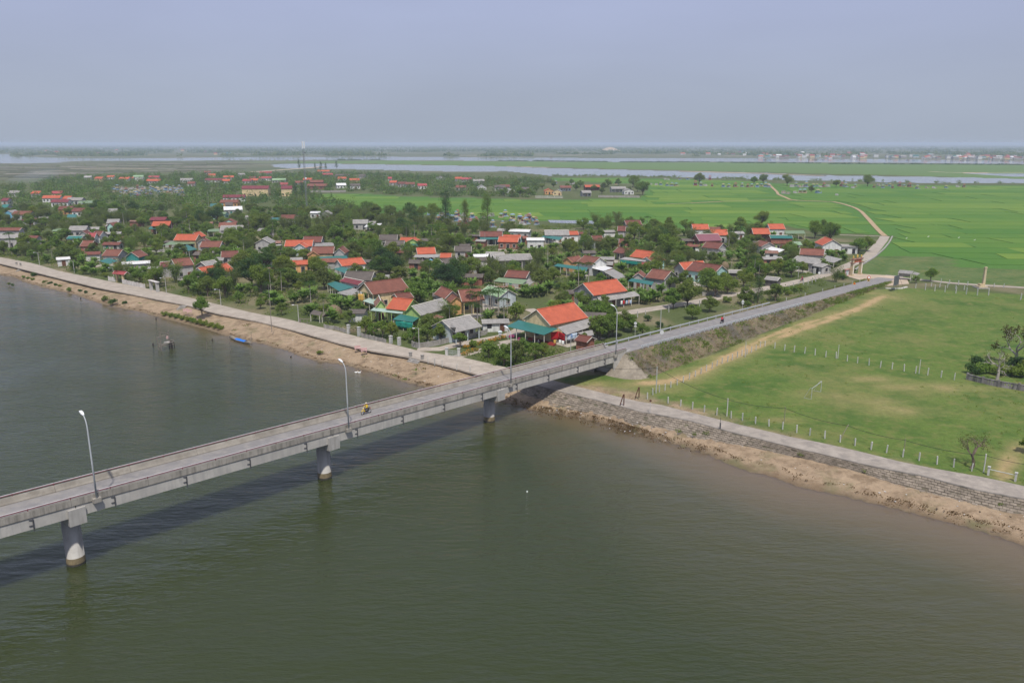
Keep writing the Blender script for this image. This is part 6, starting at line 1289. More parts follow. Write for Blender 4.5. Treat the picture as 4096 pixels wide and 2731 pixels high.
pole(6, 196, 728, 518, 'bare wooden utility pole on the sandy bank near the boat', False, 0.09, m_wood); pole(23, 570, 800, 555, 'slim pole beside the blue birdhouse shrine', False, 0.07)
pole(23, 697, 800, 600, 'pale pole between lane and teal awning', False, 0.08, m_post); pole(7, 1660, 712, 530, 'tall white square pole beside the embankment lane', False, 0.12, m_post); pole(7, 857, 905, 770, 'grey pole before the laundry', False, 0.09); pole(8, 655, 252, 150, 'street lamp beside the lane left of the motorbike')
for t, xb, yb, yt, lab in [(2, 572, 1000, 940, 'thin pole in the mid village bamboo'), (2, 1612, 1110, 1008, 'thin pole beside the mint green house'), (2, 2105, 1092, 965, 'thin pole before the pale blue gable'), (7, 651, 185, 2, 'thin pole left of the dragon gabled house'), (1, 1873, 760, 600, 'thin pole with crossbar in mid village'), (4, 663, 1200, 1090, 'thin pole in front of the grey sheet annex')]: pole(t, xb, yb, yt, lab, False, 0.07)
b = ground_at(23, 575, 800); root = empty('shrine', b, label='small pale blue spirit house on a post beside the flowers', cat='shrine'); mb = MB(); mb.tube([(b.x, b.y, 1.9), (b.x, b.y, 3.3)], 0.1, 6); mb.build('post', m_post, root); mb = MB(); mb.box((b.x, b.y, 3.6), (0.7, 0.6, 0.6)); mb.build('cabin', WALL['blu'], root)
mb = MB(); mb.add([(b.x - .5, b.y - .45, 3.9), (b.x + .5, b.y - .45, 3.9), (b.x + .5, b.y + .45, 3.9), (b.x - .5, b.y + .45, 3.9), (b.x - .2, b.y, 4.25), (b.x + .2, b.y, 4.25)], [(0, 1, 5, 4), (2, 3, 4, 5), (1, 2, 5), (3, 0, 4), (3, 2, 1, 0)]); mb.build('roof', WALL['blu'], root)
# ---- posts
pm = MB(); pm.box((0, 0, 0.5), (0.13, 0.13, 1.1)); pm.add([(-.065, -.065, 1.05), (.065, -.065, 1.05), (.065, .065, 1.05), (-.065, .065, 1.05), (0, 0, 1.12)], [(0, 1, 4), (1, 2, 4), (2, 3, 4), (3, 0, 4)]); post_me = pm.mesh('fence_post', [m_post])
def posts(tp, where, group, h=1.0, w_=1.0, z=2.0):
    for i, (t, x, y) in enumerate(tp):
        q = ground_at(t, x, y); o = link_mesh('fence_post', post_me); o.location = (q.x, q.y, z); o.scale = (w_, w_, h * random.uniform(0.92, 1.06)); o.rotation_euler = (random.uniform(-.05, .05), random.uniform(-.05, .05), random.uniform(0, 1)); tag(o, '%s white concrete post %s' % (ordinal(i, 99), where), 'post', group)
posts([(14, x, y) for x, y in [(385, 925), (498, 950), (604, 978), (710, 1003), (822, 1028), (950, 1055), (1052, 1078), (1168, 1108), (1290, 1133), (1411, 1160), (1538, 1188), (1655, 1213), (1790, 1241), (1926, 1273), (2060, 1303), (2205, 1340)]] + [(15, x, y) for x, y in [(922, 668), (1062, 696), (1208, 732), (1353, 765), (1513, 800), (1663, 826), (1825, 862)]], 'from the bridge in the row along the levee path', 'posts along the levee path', 1.15, 1.15)
posts([(14, x, y) for x, y in [(200, 885), (250, 850), (308, 822), (357, 808), (410, 782), (467, 760), (521, 736), (576, 710), (629, 685), (680, 660), (729, 635), (780, 612), (823, 590), (870, 568), (918, 555), (960, 535), (1007, 513), (1047, 500), (1092, 485), (1132, 468), (1173, 450), (1212, 420), (1253, 412)]], 'from the bridge in the row along the wheel ruts', 'posts along the ruts', 1.15, 1.1)
posts([(8, x, y) for x, y in [(445, 883), (533, 898), (620, 915), (714, 927), (807, 942), (902, 960), (996, 972), (1095, 997), (1187, 1012), (1290, 1033), (1392, 1053), (1496, 1068), (1604, 1085), (1707, 1102), (1816, 1120), (1935, 1140), (2054, 1162)]], 'from the left in the row across the pasture', 'posts across the pasture', 1.3, 1.15)
posts([(4, x, y) for x, y in [(1465, 1380), (1545, 1390), (1630, 1398), (1720, 1407), (1808, 1416), (1900, 1425), (1993, 1425), (2262, 1462)]], 'from the left in the front row below the field road', 'posts below the field road', 1.9, 1.5)
posts([(4, x, y) for x, y in [(1385, 1365), (1515, 1350), (1585, 1358), (1650, 1362), (1720, 1372), (1790, 1378), (1598, 1322), (1665, 1330), (1742, 1338), (1818, 1345), (2040, 1358), (2120, 1362)]], 'by the field road in the back row', 'posts by the field road', 1.3, 1.4)
posts([(8, x, y) for x, y in [(570, 352), (612, 340), (660, 325), (703, 318), (742, 310), (780, 305), (810, 295), (372, 388), (455, 372)]], 'along the fence of the village lane', 'posts along the village lane', 1.5, 1.2)
for sd, ss, wh in ((-1, [184, 196, 208, 217, 224, 231, 237], 'on the village verge of the approach road'), (1, [192, 210, 226, 236], 'on the pasture verge of the approach road')):
    for i, s in enumerate(ss): q = bpt(s, 3.05 * sd, road_z(s) - 0.1); o = link_mesh('marker_post', post_me); o.location = q; o.scale = (0.95, 0.95, 0.85); tag(o, '%s short white marker post %s' % (ordinal(i, 99), wh), 'post', 'marker posts ' + wh)
posts([(25, 885, 1395), (25, 1245, 1335), (25, 1710, 1245), (25, 765, 1415), (25, 1500, 1270)], 'along the lane before the grey house', 'posts before the grey house', 1.6, 1.2)
posts([(24, 1385, 1150), (24, 1487, 1182), (24, 1603, 1205), (24, 1825, 1255), (24, 2030, 1300)], 'edging the shore road by the landing steps', 'posts by the landing steps', 1.2, 1.0)
for t, xb, yb, yt, lab in [(8, 180, 958, 820, 'tall thin pole in the pasture beside the ruts'), (8, 1010, 972, 848, 'tall thin pole among the posts across the pasture'), (8, 1738, 1105, 980, 'tall thin pole near the right end of the pasture posts')]: pole(t, xb, yb, yt, lab, False, 0.09, m_post)
# ---- the cable strung along the levee
cab = [(14, 277, 835, 595), (14, 912, 1040, 880), (14, 1425, 1090, 955), (14, 1925, 1265, 1122), (15, 1215, 700, 568), (15, 1930, 872, 705)]
labs = ['crooked pole carrying the cable beside the embankment cone', 'concrete pole carrying the cable in the levee post row', 'bamboo stick holding up the cable in the pasture', 'leaning stick holding the cable in the levee post row', 'thin stick tied to a post under the cable', 'pole carrying the cable beside the thin tree']
pts = [bpt(92, 2.9, deck_z(92) - 1.2)]
for (t, x, y, yt), lab in zip(cab, labs):
    b = ground_at(t, x, y); h = height_at(t, x, yt, b.y); lean = 1.0 if 'leaning' in lab else 0.0
    mb = MB(); mb.tube([(b.x, b.y, 1.9), (b.x + lean * 0.5 + 0.03, b.y + lean * 0.2, 2 + (h - 2) * 0.5), (b.x + lean * 1.3, b.y + lean * 0.5, h)], [0.09 if 'pole' in lab else 0.05] * 3, 6); o = mb.build('cable_pole', m_post if 'pole' in lab else m_wood); tag(o, lab, 'pole')
    pts.append(Vector((b.x + lean * 1.25, b.y + lean * 0.5, h - 0.25)))
e = ground_at(15, 2500, 960); pts.append(Vector((e.x, e.y, 4.2)))
cp = []
for a, b in zip(pts[:-1], pts[1:]):
    for i in range(8): t = i / 8; q = a.lerp(b, t); q.z -= 0.55 * 4 * t * (1 - t) * min(1, (b - a).length / 16); cp.append(q)
cp.append(pts[-1]); mb = MB(); mb.tube(cp, 0.032, 5); tag(mb.build('cable', m_cable), 'black cable sagging from pole to pole along the levee', 'cable')
# ---- guardrails
def guardrail(s0, s1, off, label):
    root = empty('guardrail', bpt(s0, off, road_z(s0)), label=label, cat='guardrail'); sg = 1 if off > 0 else -1
    prof = [(0, 0.42), (0.05, 0.50), (0.0, 0.58), (0.05, 0.66), (0.0, 0.74), (-0.03, 0.58)]
    s = s0
    while s < s1 - 0.1:
        e = min(s + 4.0, s1); sweep('beam', [(off + o * sg, h) for o, h in prof], s, e - 0.01, m_galv, root, zf=road_z, cap=True); s = e
    s = s0 + 0.5
    while s < s1: mb = MB(); q = bpt(s, off + 0.1 * sg, road_z(s) + 0.3); mb.box(q, (0.14, 0.14, 0.95), math.atan2(BD.y, BD.x)); mb.build('post', m_galv, root); s += 2.0 if off > 0 else 4.0
guardrail(105.5, 181, 3.05, 'steel guardrail on the pasture side of the approach road'); guardrail(101.5, 174, -3.05, 'steel guardrail on the village side of the approach road')
# ---- signs
def sign(p, h, parts, label, r=0.05, post=None):
    root = empty('road_sign', p, label=label, cat='sign'); mb = MB(); mb.tube([(p.x, p.y, p.z - 0.1), (p.x, p.y, p.z + h)], r, 6); mb.build('post', post or m_post, root)
    for kind, z, sz, mat in parts:
        mb = MB(); y = p.y - 0.07; n = {'disc': 20, 'tri': 3}.get(kind, 4)
        if kind == 'rect': mb.box((p.x, y, p.z + z), (sz * 1.5, 0.04, sz))
        else:
            ring = [(p.x + math.sin(2 * math.pi * i / n) * sz, p.z + z + math.cos(2 * math.pi * i / n) * sz) for i in range(n)]
            mb.add([(a, y - 0.02, b) for a, b in ring] + [(a, y + 0.02, b) for a, b in ring], [tuple(range(n))[::-1], tuple(range(n, 2 * n))] + [(i, (i + 1) % n, n + (i + 1) % n, n + i) for i in range(n)])
        pl = mb.build('panel', mat[0] if isinstance(mat, tuple) else mat, root)
        if isinstance(mat, tuple):
            mb = MB(); k = 0.68; y -= 0.025; ring = [(p.x + math.sin(2 * math.pi * i / n) * sz * k, p.z + z + math.cos(2 * math.pi * i / n) * sz * k) for i in range(n)]; mb.add([(a, y - 0.004, b) for a, b in ring], [tuple(range(n))[::-1]]); mb.build('face', mat[1], pl)
m_back = plain('sign_back', (0.55, 0.56, 0.57), 0.5, 0.1, 3.0); m_yel = plain('sign_yellow', (0.75, 0.42, 0.03), 0.5, 0.1, 3.0); m_sred = plain('sign_red', (0.5, 0.03, 0.03), 0.5, 0.1, 3.0); m_swh = plain('sign_white', (0.8, 0.8, 0.78), 0.5, 0.05, 3.0); m_black = plain('sign_black', (0.02, 0.02, 0.02), 0.6, 0.1, 3.0)
sign(ground_at(7, 1434, 765), 3.0, [('disc', 2.95, 0.36, m_back), ('rect', 2.25, 0.36, m_back)], 'round sign with plate seen from behind left of the guardrail')
s_, z_ = 112.5, 0; q = bpt(112.5, 3.35, road_z(112.5) - 0.5); sign(q, 3.0, [('disc', 3.0, 0.42, m_back)], 'round sign seen from behind on the embankment above the weeds')
q = bpt(160, -3.6, road_z(160) - 0.4); sign(q, 2.9, [('tri', 2.9, 0.5, m_back), ('rect', 2.35, 0.32, m_back)], 'triangular sign seen from behind beside the village guardrail')
q = bpt(215, 3.4, road_z(215) - 0.1); sign(q, 2.6, [('tri', 2.5, 0.55, (m_yel, m_sred))], 'yellow triangular warning sign with single panel near the junction'); q = bpt(226, 3.5, road_z(226) - 0.1); sign(q, 3.4, [('disc', 3.3, 0.5, (m_sred, m_swh)), ('tri', 2.4, 0.5, (m_yel, m_black))], 'red ringed round sign above a yellow triangle near the junction')
sign(ground_at(8, 838, 275), 2.7, [('disc', 2.6, 0.42, (m_back, m_swh))], 'round white sign on the village lane near the gate'); sign(ground_at(13, 1567, 682), 2.3, [('disc', 2.3, 0.2, m_rust)], 'small dark red round sign on the levee path edge')
for k, (x, y, h) in enumerate([(1322, 612, 1.9), (1458, 545, 1.9)]):
    b = ground_at(13, x, y, 2.1); mb = MB(); mb.tube([(b.x - 0.45, b.y, 2.25), (b.x + 0.12, b.y, 2.3 + h)], 0.09, 4); o = mb; o.tube([(b.x + 0.22, b.y + 0.1, 2.25), (b.x + 0.2, b.y, 2.3 + h)], 0.10, 4); root = o.build('barrier_frame', m_rust); tag(root, 'rusty A-shaped steel barrier frame %s' % ('at the water side of the levee path' if k == 0 else 'at the grass side of the levee path'), 'barrier')
b = ground_at(14, 850, 1168, 1.8); root = empty('water_gauge', b, label='water level staff with dark scale in front of the levee', cat='gauge'); mb = MB(); mb.tube([(b.x, b.y, 1.2), (b.x, b.y, 4.0)], 0.035, 6); mb.build('rod', m_dark, root); mb = MB(); mb.box((b.x, b.y - 0.05, 2.35), (0.22, 0.05, 1.5)); mb.build('scale', m_dark, root)
# ---- goal
A, B_, C_ = ground_at(8, 772, 1338), ground_at(8, 858, 1272), ground_at(8, 707, 1326); off = C_ - A
mb = MB(); hg = 2.0; up = Vector((0, 0, hg)); root = empty('football_goal', A, label='white tubular football goal without a net on the pasture', cat='goal')
for nm, a, b in (('post', A, A + up), ('post', B_, B_ + up), ('crossbar', A + up, B_ + up), ('brace', A + up + off * 0.25, A + off), ('brace', B_ + up + off * 0.25, B_ + off), ('top_bar', A + up, A + up + off * 0.25), ('top_bar', B_ + up, B_ + up + off * 0.25), ('ground_bar', A, A + off), ('ground_bar', B_, B_ + off)): mb = MB(); mb.tube([a + Vector((0, 0, 0.05)), b + Vector((0, 0, 0.05))], 0.042 if nm in ('post', 'crossbar') else 0.022, 6); mb.build(nm, m_galv, root)
# ---- benches
def bench(p, rz, label):
    root = empty('bench', (p.x, p.y, p.z), rz, label, 'bench', 'pink benches on the bank')
    for nm, c, s in (('seat', (0, 0, 0.45), (1.35, 0.42, 0.09)), ('backrest', (0, 0.22, 0.82), (1.35, 0.08, 0.42)), ('leg', (-0.48, 0.02, 0.2), (0.12, 0.36, 0.45)), ('leg', (0.48, 0.02, 0.2), (0.12, 0.36, 0.45)), ('back_support', (-0.4, 0.22, 0.6), (0.1, 0.07, 0.3)), ('back_support', (0.4, 0.22, 0.6), (0.1, 0.07, 0.3))): mb = MB(); mb.box(c, s); mb.build(nm, m_pink, root, world=False)
for t, x, y, lab in [(6, 965, 898, 'pink stone bench on the bank, left of the near pair'), (6, 1022, 918, 'pink stone bench on the bank, right of the near pair'), (5, 1665, 560, 'pink stone bench by the bamboo, left of its pair'), (5, 1697, 567, 'pink stone bench by the bamboo, right of its pair')]: bench(ground_at(t, x, y, 1.75), 0.35, lab)
# ---- landing steps
def steps(t, a, b, label):
    A, B_ = ground_at(t, *a), ground_at(t, *b); u = (B_ - A).normalized(); v = Vector((u.y, -u.x, 0)); root = empty('landing_steps', A, label=label, cat='steps'); L = (B_ - A).length
    for i in range(5): mb = MB(); c0 = (A + B_) / 2 + v * (0.3 + 0.42 * i); mb.box((c0.x, c0.y, 1.95 - 0.26 * i), (L - 0.4, 0.46, 0.24), math.atan2(u.y, u.x)); mb.build('step', m_fence, root)
    for q in (A, B_): mb = MB(); mb.box((q.x, q.y, 2.5), (0.5, 0.5, 1.0), math.atan2(u.y, u.x)); mb.box((q.x, q.y, 3.05), (0.6, 0.6, 0.12), math.atan2(u.y, u.x)); mb.build('pillar', m_fence, root)
steps(24, (1118, 1065), (1300, 1105), 'concrete landing steps between two pillars near the bridge'); steps(5, (150, 135), (185, 142), 'landing steps between two far pillars on the left bank')
for t, a, lab in [(5, (1640, 500), 'old stone steps down the bank beside the bamboo'), (5, (200, 160), 'grey slab ramp on the far left bank')]:
    q = ground_at(t, *a); root = empty('bank_steps', q, label=lab, cat='steps')
    for i in range(5): mb = MB(); mb.box((q.x - 0.15 * i, q.y - 0.4 * i, 1.95 - 0.25 * i), (1.9, 0.5, 0.2), 0.25); mb.build('step', m_fence, root)
# ---- fences and walls
def slat_fence(pts, label, h=1.0, slat=0.26, gap=0.34, base=0.25, mat=None, name='fence', posts_every=3.0):
    root = empty(name, pts[0], label=label, cat='fence'); mat = mat or m_fence; n = 0
    for a, b in zip(pts[:-1], pts[1:]):
        u = (b - a); L = u.length; u.normalize(); ang = math.atan2(u.y, u.x); c0 = (a + b) / 2
        mb = MB(); mb.box((c0.x, c0.y, 2 + base / 2 - 0.1), (L, 0.18, base + 0.2), ang); mb.build('plinth', mat, root); mb = MB(); mb.box((c0.x, c0.y, 2 + h), (L, 0.14, 0.12), ang); mb.build('top_rail', mat, root)
        d_ = gap
        while d_ < L - 0.1:
            if n < 290: q = a + u * d_; mb = MB(); mb.box((q.x, q.y, 2 + (h + base) / 2), (slat, 0.1, h - base - 0.05), ang); mb.build('slat', mat, root); n += 1
            d_ += gap
        d_ = 0.0
        while d_ < L: q = a + u * d_; mb = MB(); mb.box((q.x, q.y, 2 + h / 2 + 0.05), (0.24, 0.24, h + 0.3), ang); mb.build('post', mat, root); d_ += posts_every
slat_fence(line(24, [(1145, 905), (1250, 930), (1390, 910), (1560, 880), (1735, 835), (2010, 785), (2295, 715)]), 'weathered concrete slat fence curving round the road corner', 1.15)
slat_fence(line(24, [(375, 755), (560, 800), (745, 845)]), 'low concrete slat fence before the lime green house', 0.75, mat=m_fence); slat_fence(line(24, [(-200, 620), (-20, 650), (140, 695)]), 'low grey fence left of the red gate on the shore road', 0.8)
m_wave = plain('white_garden_wall', (0.6, 0.57, 0.54), 0.9, 0.2, 1.0, dirt=(0.4, 0.36, 0.33), streak=True)
slat_fence(line(5, [(1100, 300), (1200, 322), (1300, 345)]), 'white garden wall with brown rail right of the red tiled gate', 1.25, 0.33, 0.36, 0.7, m_wave, 'garden_wall', 2.4); slat_fence(line(5, [(975, 275), (1035, 285)]), 'short white garden wall left of the red tiled gate', 1.3, 0.33, 0.36, 0.8, m_wave, 'garden_wall', 2.4)
slat_fence(line(26, [(420, 408), (600, 415), (870, 390)]), 'white balustrade in front of the flower garden', 1.0, 0.14, 0.42, 0.2, m_wave); slat_fence(line(6, [(450, 655), (540, 655)]), 'small wooden stock gate beside the open shed', 1.1, 0.08, 0.9, 0.1, m_wood, 'stock_gate'); slat_fence(line(25, [(1270, 560), (1440, 545)]), 'white slat fence in the right village', 1.3, 0.14, 0.4, 0.2, m_wave)
slat_fence(line(3, [(320, 652), (360, 652), (565, 655)]), 'white balustrade along the paddy edge before the far row', 1.6, 0.3, 0.9, 0.3, m_wave, 'fence', 6); slat_fence(line(2, [(1040, 1150), (1150, 1185)]), 'pale fence along the mid village lane', 1.1, 0.14, 0.45, 0.2, m_wave); slat_fence(line(25, [(1760, 1085), (1990, 1065)]), 'low grey wall with white posts along the lane', 1.0, 0.5, 0.52, 0.3)
for t, pts, h, lab in [(3, [(880, 648), (1250, 652)], 1.5, 'long plain grey wall at the paddy edge'), (2, [(540, 605), (700, 605), (860, 600)], 1.6, 'pale wall before the temple at the paddy edge'), (26, [(205, 200), (385, 190)], 1.3, 'grey yard wall left of the brown temple house')]:
    P_ = line(t, pts); root = empty('wall', P_[0], label=lab, cat='wall')
    for a, b in zip(P_[:-1], P_[1:]): u = b - a; mb = MB(); c0 = (a + b) / 2; mb.box((c0.x, c0.y, 2 + h / 2), (u.length, 0.25, h + 0.2), math.atan2(u.y, u.x)); mb.build('panel', m_fence, root)
P_ = line(21, [(1425, 1215), (1660, 1275), (1900, 1325), (2210, 1375), (2600, 1440)]); root = empty('old_wall', P_[0], label='blackened low wall with square openings behind which trees stand', cat='wall'); m_blk = plain('blackened_plaster', (0.27, 0.25, 0.24), 0.95, 0.4, 0.8, dirt=(0.05, 0.048, 0.045), streak=True)
for a, b in zip(P_[:-1], P_[1:]):
    u = (b - a); L = u.length; u.normalize(); ang = math.atan2(u.y, u.x); xs = [L * f for f in (0.0, 0.30, 0.36, 0.46, 0.52, 0.62, 0.68, 1.0)]
    for i in range(7):
        c0 = a + u * ((xs[i] + xs[i + 1]) / 2)
        mb = MB()
        if i % 2 == 0: mb.box((c0.x, c0.y, 2.5), (xs[i + 1] - xs[i], 0.2, 1.1), ang); mb.build('panel', m_blk, root)
        else: mb.box((c0.x, c0.y, 2.2), (xs[i + 1] - xs[i], 0.2, 0.5), ang); mb.build('sill_block', m_blk, root); mb = MB(); mb.box((c0.x, c0.y, 2.93), (xs[i + 1] - xs[i], 0.2, 0.25), ang); mb.build('lintel_block', m_blk, root)
    mb = MB(); c0 = (a + b) / 2; mb.box((c0.x, c0.y, 3.09), (L, 0.3, 0.09), ang); mb.build('coping', m_blk, root); mb = MB(); mb.box((a.x, a.y, 2.65), (0.34, 0.34, 1.4), ang); mb.build('pillar', m_blk, root)
def gate_pair(t, a, b, h, label, leaf=None, w_=0.6, mat=None):
    A, B_ = ground_at(t, *a), ground_at(t, *b); u = (B_ - A).normalized(); ang = math.atan2(u.y, u.x); root = empty('gate', A, label=label, cat='gate')
    for q in (A, B_): mb = MB(); mb.box((q.x, q.y, 2 + h / 2), (w_, w_, h), ang); mb.box((q.x, q.y, 2 + h + 0.05), (w_ + 0.12, w_ + 0.12, 0.12), ang); mb.build('pillar', mat or m_post, root)
    if leaf:
        for i in range(2):
            e0 = A.lerp(B_, 0.1 + 0.42 * i); e1 = A.lerp(B_, 0.48 + 0.42 * i); mb = MB(); n = 6
            for k in range(n): q = e0.lerp(e1, k / (n - 1)); mb.tube([(q.x, q.y, 2.1), (q.x, q.y, 3.3)], 0.025, 4)
            for zz in (2.15, 2.7, 3.25): mb.tube([(e0.x, e0.y, zz), (e1.x, e1.y, zz)], 0.03, 4)
            mb.build('leaf', leaf, root)
    return root
gate_pair(24, (172, 705), (330, 742), 2.1, 'pair of white gate pillars with dark red gate before the green house', m_rust); gate_pair(24, (818, 855), (945, 882), 1.7, 'pair of grey gate pillars between the garden trees', None); gate_pair(24, (1672, 1045), (1857, 1055), 1.7, 'pair of cream gate pillars at the flower path', m_galv, 0.55)
gate_pair(8, (800, 215), (832, 208), 1.8, 'pair of grey gate pillars on the village lane', m_dark, 0.7)
g = gate_pair(15, (1972, 897), (2215, 952), 1.2, 'two short posts joined by a blue bar at the gate track', None, 0.25); A, B_ = ground_at(15, 1972, 897), ground_at(15, 2215, 952); mb = MB(); mb.tube([(A.x, A.y, 2.9), (B_.x, B_.y, 2.9)], 0.04, 6); mb.build('bar', WALL['blu'], g)
# concrete gate and red tiled gate on the shore road
g = gate_pair(5, (1358, 362), (1415, 378), 2.9, 'plain grey concrete gate frame with flat top on the shore road', None, 0.75, m_pole); A, B_ = ground_at(5, 1358, 362), ground_at(5, 1415, 378); c0 = (A + B_) / 2; u = B_ - A; mb = MB(); mb.box((c0.x, c0.y, 5.1), (u.length + 1.4, 1.0, 0.22), math.atan2(u.y, u.x)); mb.build('lintel', m_wave, g)
g = gate_pair(5, (1055, 285), (1108, 296), 2.8, 'cream gate with small red tiled roof on the shore road', m_dark, 0.6, WALL['crm']); A, B_ = ground_at(5, 1055, 285), ground_at(5, 1108, 296); gable_block(g, A + Vector((-1.0, -1.1, 0)), B_ + Vector((1.0, -1.1, 0)), 2.2, 0.7, 2.95, 'C', 'crm', op if False else False, 0, 0, False, 2.0, True)
for ch in [o for o in bpy.data.objects if o.parent == g and o.name.startswith('wall')]: bpy.data.objects.remove(ch)
# ---- village gate with its board
m_gate = plain('gate_yellow', (0.50, 0.42, 0.28), 0.85, 0.15, 0.8, dirt=(0.5, 0.38, 0.2)); m_gtop = plain('gate_brown_tiles', (0.28, 0.15, 0.11), 0.85, 0.25, 1.0); m_board = plain('gate_red_board', (0.42, 0.05, 0.04), 0.7, 0.12, 2.0); m_gold = plain('gate_gold', (0.60, 0.40, 0.10), 0.6, 0.15, 3.0)
A, B_ = ground_at(22, 485, 705), ground_at(22, 638, 678); u = (B_ - A).normalized(); ang = math.atan2(u.y, u.x); L = (B_ - A).length; c0 = (A + B_) / 2
vg = empty('village_gate', c0, label='tall yellow village gate with red name board and three gold ovals', cat='gate'); 
for q in (A, B_):
    mb = MB(); mb.box((q.x, q.y, 2 + 2.1), (0.85, 0.95, 4.6), ang); pi = mb.build('pillar', m_gate, vg); mb = MB(); mb.box((q.x, q.y, 2.25), (1.1, 1.2, 0.5), ang); mb.build('foot', m_gate, pi); mb = MB(); mb.box((q.x, q.y, 2 + 4.45), (1.4, 1.3, 0.2), ang); mb.build('cornice', m_gtop, pi); mb = MB(); mb.box((q.x, q.y, 2 + 5.0), (0.7, 0.75, 1.0), ang); mb.build('upper_block', m_gate, pi)
    nrm = Vector((u.y, -u.x, 0)) * 0.5; mb = MB()
    mb.box((q.x + nrm.x, q.y + nrm.y, 2 + 2.4), (0.25, 0.05, 3.5), ang); mb.build('couplet_strip', m_swh, pi)
mb = MB(); mb.box((c0.x, c0.y, 2 + 5.0), (L - 0.7, 0.4, 0.95), ang); bd = mb.build('name_board', m_board, vg); mb = MB(); mb.box((c0.x, c0.y, 2 + 5.65), (L + 1.5, 1.1, 0.22), ang); top = mb.build('ledge', m_gtop, vg)
for t, sc in ((0.02, 0.85), (0.5, 1.15), (0.98, 0.85)):
    q = A.lerp(B_, t); mb = MB(); n = 20; ring = [(math.cos(6.2832 * i / n) * 0.36 * sc, math.sin(6.2832 * i / n) * 0.52 * sc) for i in range(n)]; nn = Vector((u.y, -u.x, 0)); zc = 2 + 6.0 + 0.52 * sc
    vs = [q + u * a + Vector((0, 0, zc + b)) - Vector((0, 0, q.z)) - nn * 0.1 for a, b in ring] + [q + u * a + Vector((0, 0, zc + b)) - Vector((0, 0, q.z)) + nn * 0.1 for a, b in ring]; mb.add(vs, [tuple(range(n)), tuple(range(n, 2 * n))[::-1]] + [(i, n + i, n + (i + 1) % n, (i + 1) % n) for i in range(n)]); ov = mb.build('gold_oval', m_gold, vg); mb = MB(); mb.box((q.x, q.y, 2 + 5.88), (0.7, 0.4, 0.28), ang); mb.build('oval_foot', m_gtop, ov)
def text(body, size, loc, rz, mat, parent, rx=math.pi / 2):
    cu = bpy.data.curves.new('lettering', 'FONT'); cu.body = body; cu.size = size; cu.align_x = 'CENTER'; cu.align_y = 'CENTER'; cu.extrude = 0.015
    tmp_o = bpy.data.objects.new('lettering_tmp', cu); COL.objects.link(tmp_o); bpy.context.view_layer.update(); me = bpy.data.meshes.new_from_object(tmp_o.evaluated_get(bpy.context.evaluated_depsgraph_get())); bpy.data.objects.remove(tmp_o)
    me.transform(Matrix.Translation(loc) @ Matrix.Rotation(rz, 4, 'Z') @ Matrix.Rotation(rx, 4, 'X')); me.materials.clear(); me.materials.append(mat); return link_mesh('lettering', me, None, parent)
nn = Vector((u.y, -u.x, 0)); text('THÔN HÀ LA', 0.6, c0 + nn * 0.225 + Vector((0, 0, 5.0)), ang, m_gold, bd)
q = ground_at(22, 398, 712); root = empty('notice_board', q, label='pink framed notice board with tiled cap left of the village gate', cat='notice board')
for sx in (-1, 1): mb = MB(); p2 = q + u * (1.0 * sx); mb.box((p2.x, p2.y, 3.1), (0.3, 0.3, 2.4), ang); mb.build('pillar', m_pink, root)
mb = MB(); mb.box((q.x, q.y, 3.3), (1.75, 0.12, 1.7), ang); mb.build('panel', WALL['blu'], root); mb = MB(); mb.box((q.x, q.y, 2.25), (2.2, 0.4, 0.4), ang); mb.build('plinth', m_pink, root); mb = MB(); mb.box((q.x, q.y, 4.4), (2.7, 0.8, 0.18), ang); mb.build('cap', plain('cap_tiles', (0.5, 0.25, 0.2), 0.8, 0.2, 1.0), root)
# ---- billboard
A, B_ = ground_at(22, 1240, 1000), ground_at(22, 1335, 962); root = empty('billboard', A, label='grey back of a square billboard on steel posts at the junction', cat='billboard'); u = (B_ - A).normalized(); ang = math.atan2(u.y, u.x); c0 = (A + B_) / 2; L = (B_ - A).length
nb_ = Vector((u.y, -u.x, 0)); mb = MB(); mb.box((c0.x, c0.y, 2 + 3.3), (L, 0.06, 3.0), ang); mb.build('panel', plain('billboard_back', (0.16, 0.175, 0.185), 0.6, 0.15, 1.0), root)
for i in range(4): p2 = A.lerp(B_, (i + 0.2) / 3.4); mb = MB(); mb.tube([(p2.x + nb_.x * 0.06, p2.y + nb_.y * 0.06, 1.9), (p2.x + nb_.x * 0.06, p2.y + nb_.y * 0.06, 6.8)], 0.05, 5); mb.build('post', m_dark, root)
for i in range(5): zz = 2 + 1.9 + 0.7 * i; mb = MB(); p1, p2 = A + nb_ * 0.1, B_ + nb_ * 0.1; mb.tube([(p1.x, p1.y, zz), (p2.x, p2.y, zz)], 0.035, 4); mb.build('rail', m_dark, root)
mb = MB(); p2 = B_ + u * 0.3; mb.tube([(p2.x, p2.y, 6.0), (p2.x + 1.4, p2.y - 1.0, 2.0)], 0.04, 4); mb.build('brace', m_dark, root)
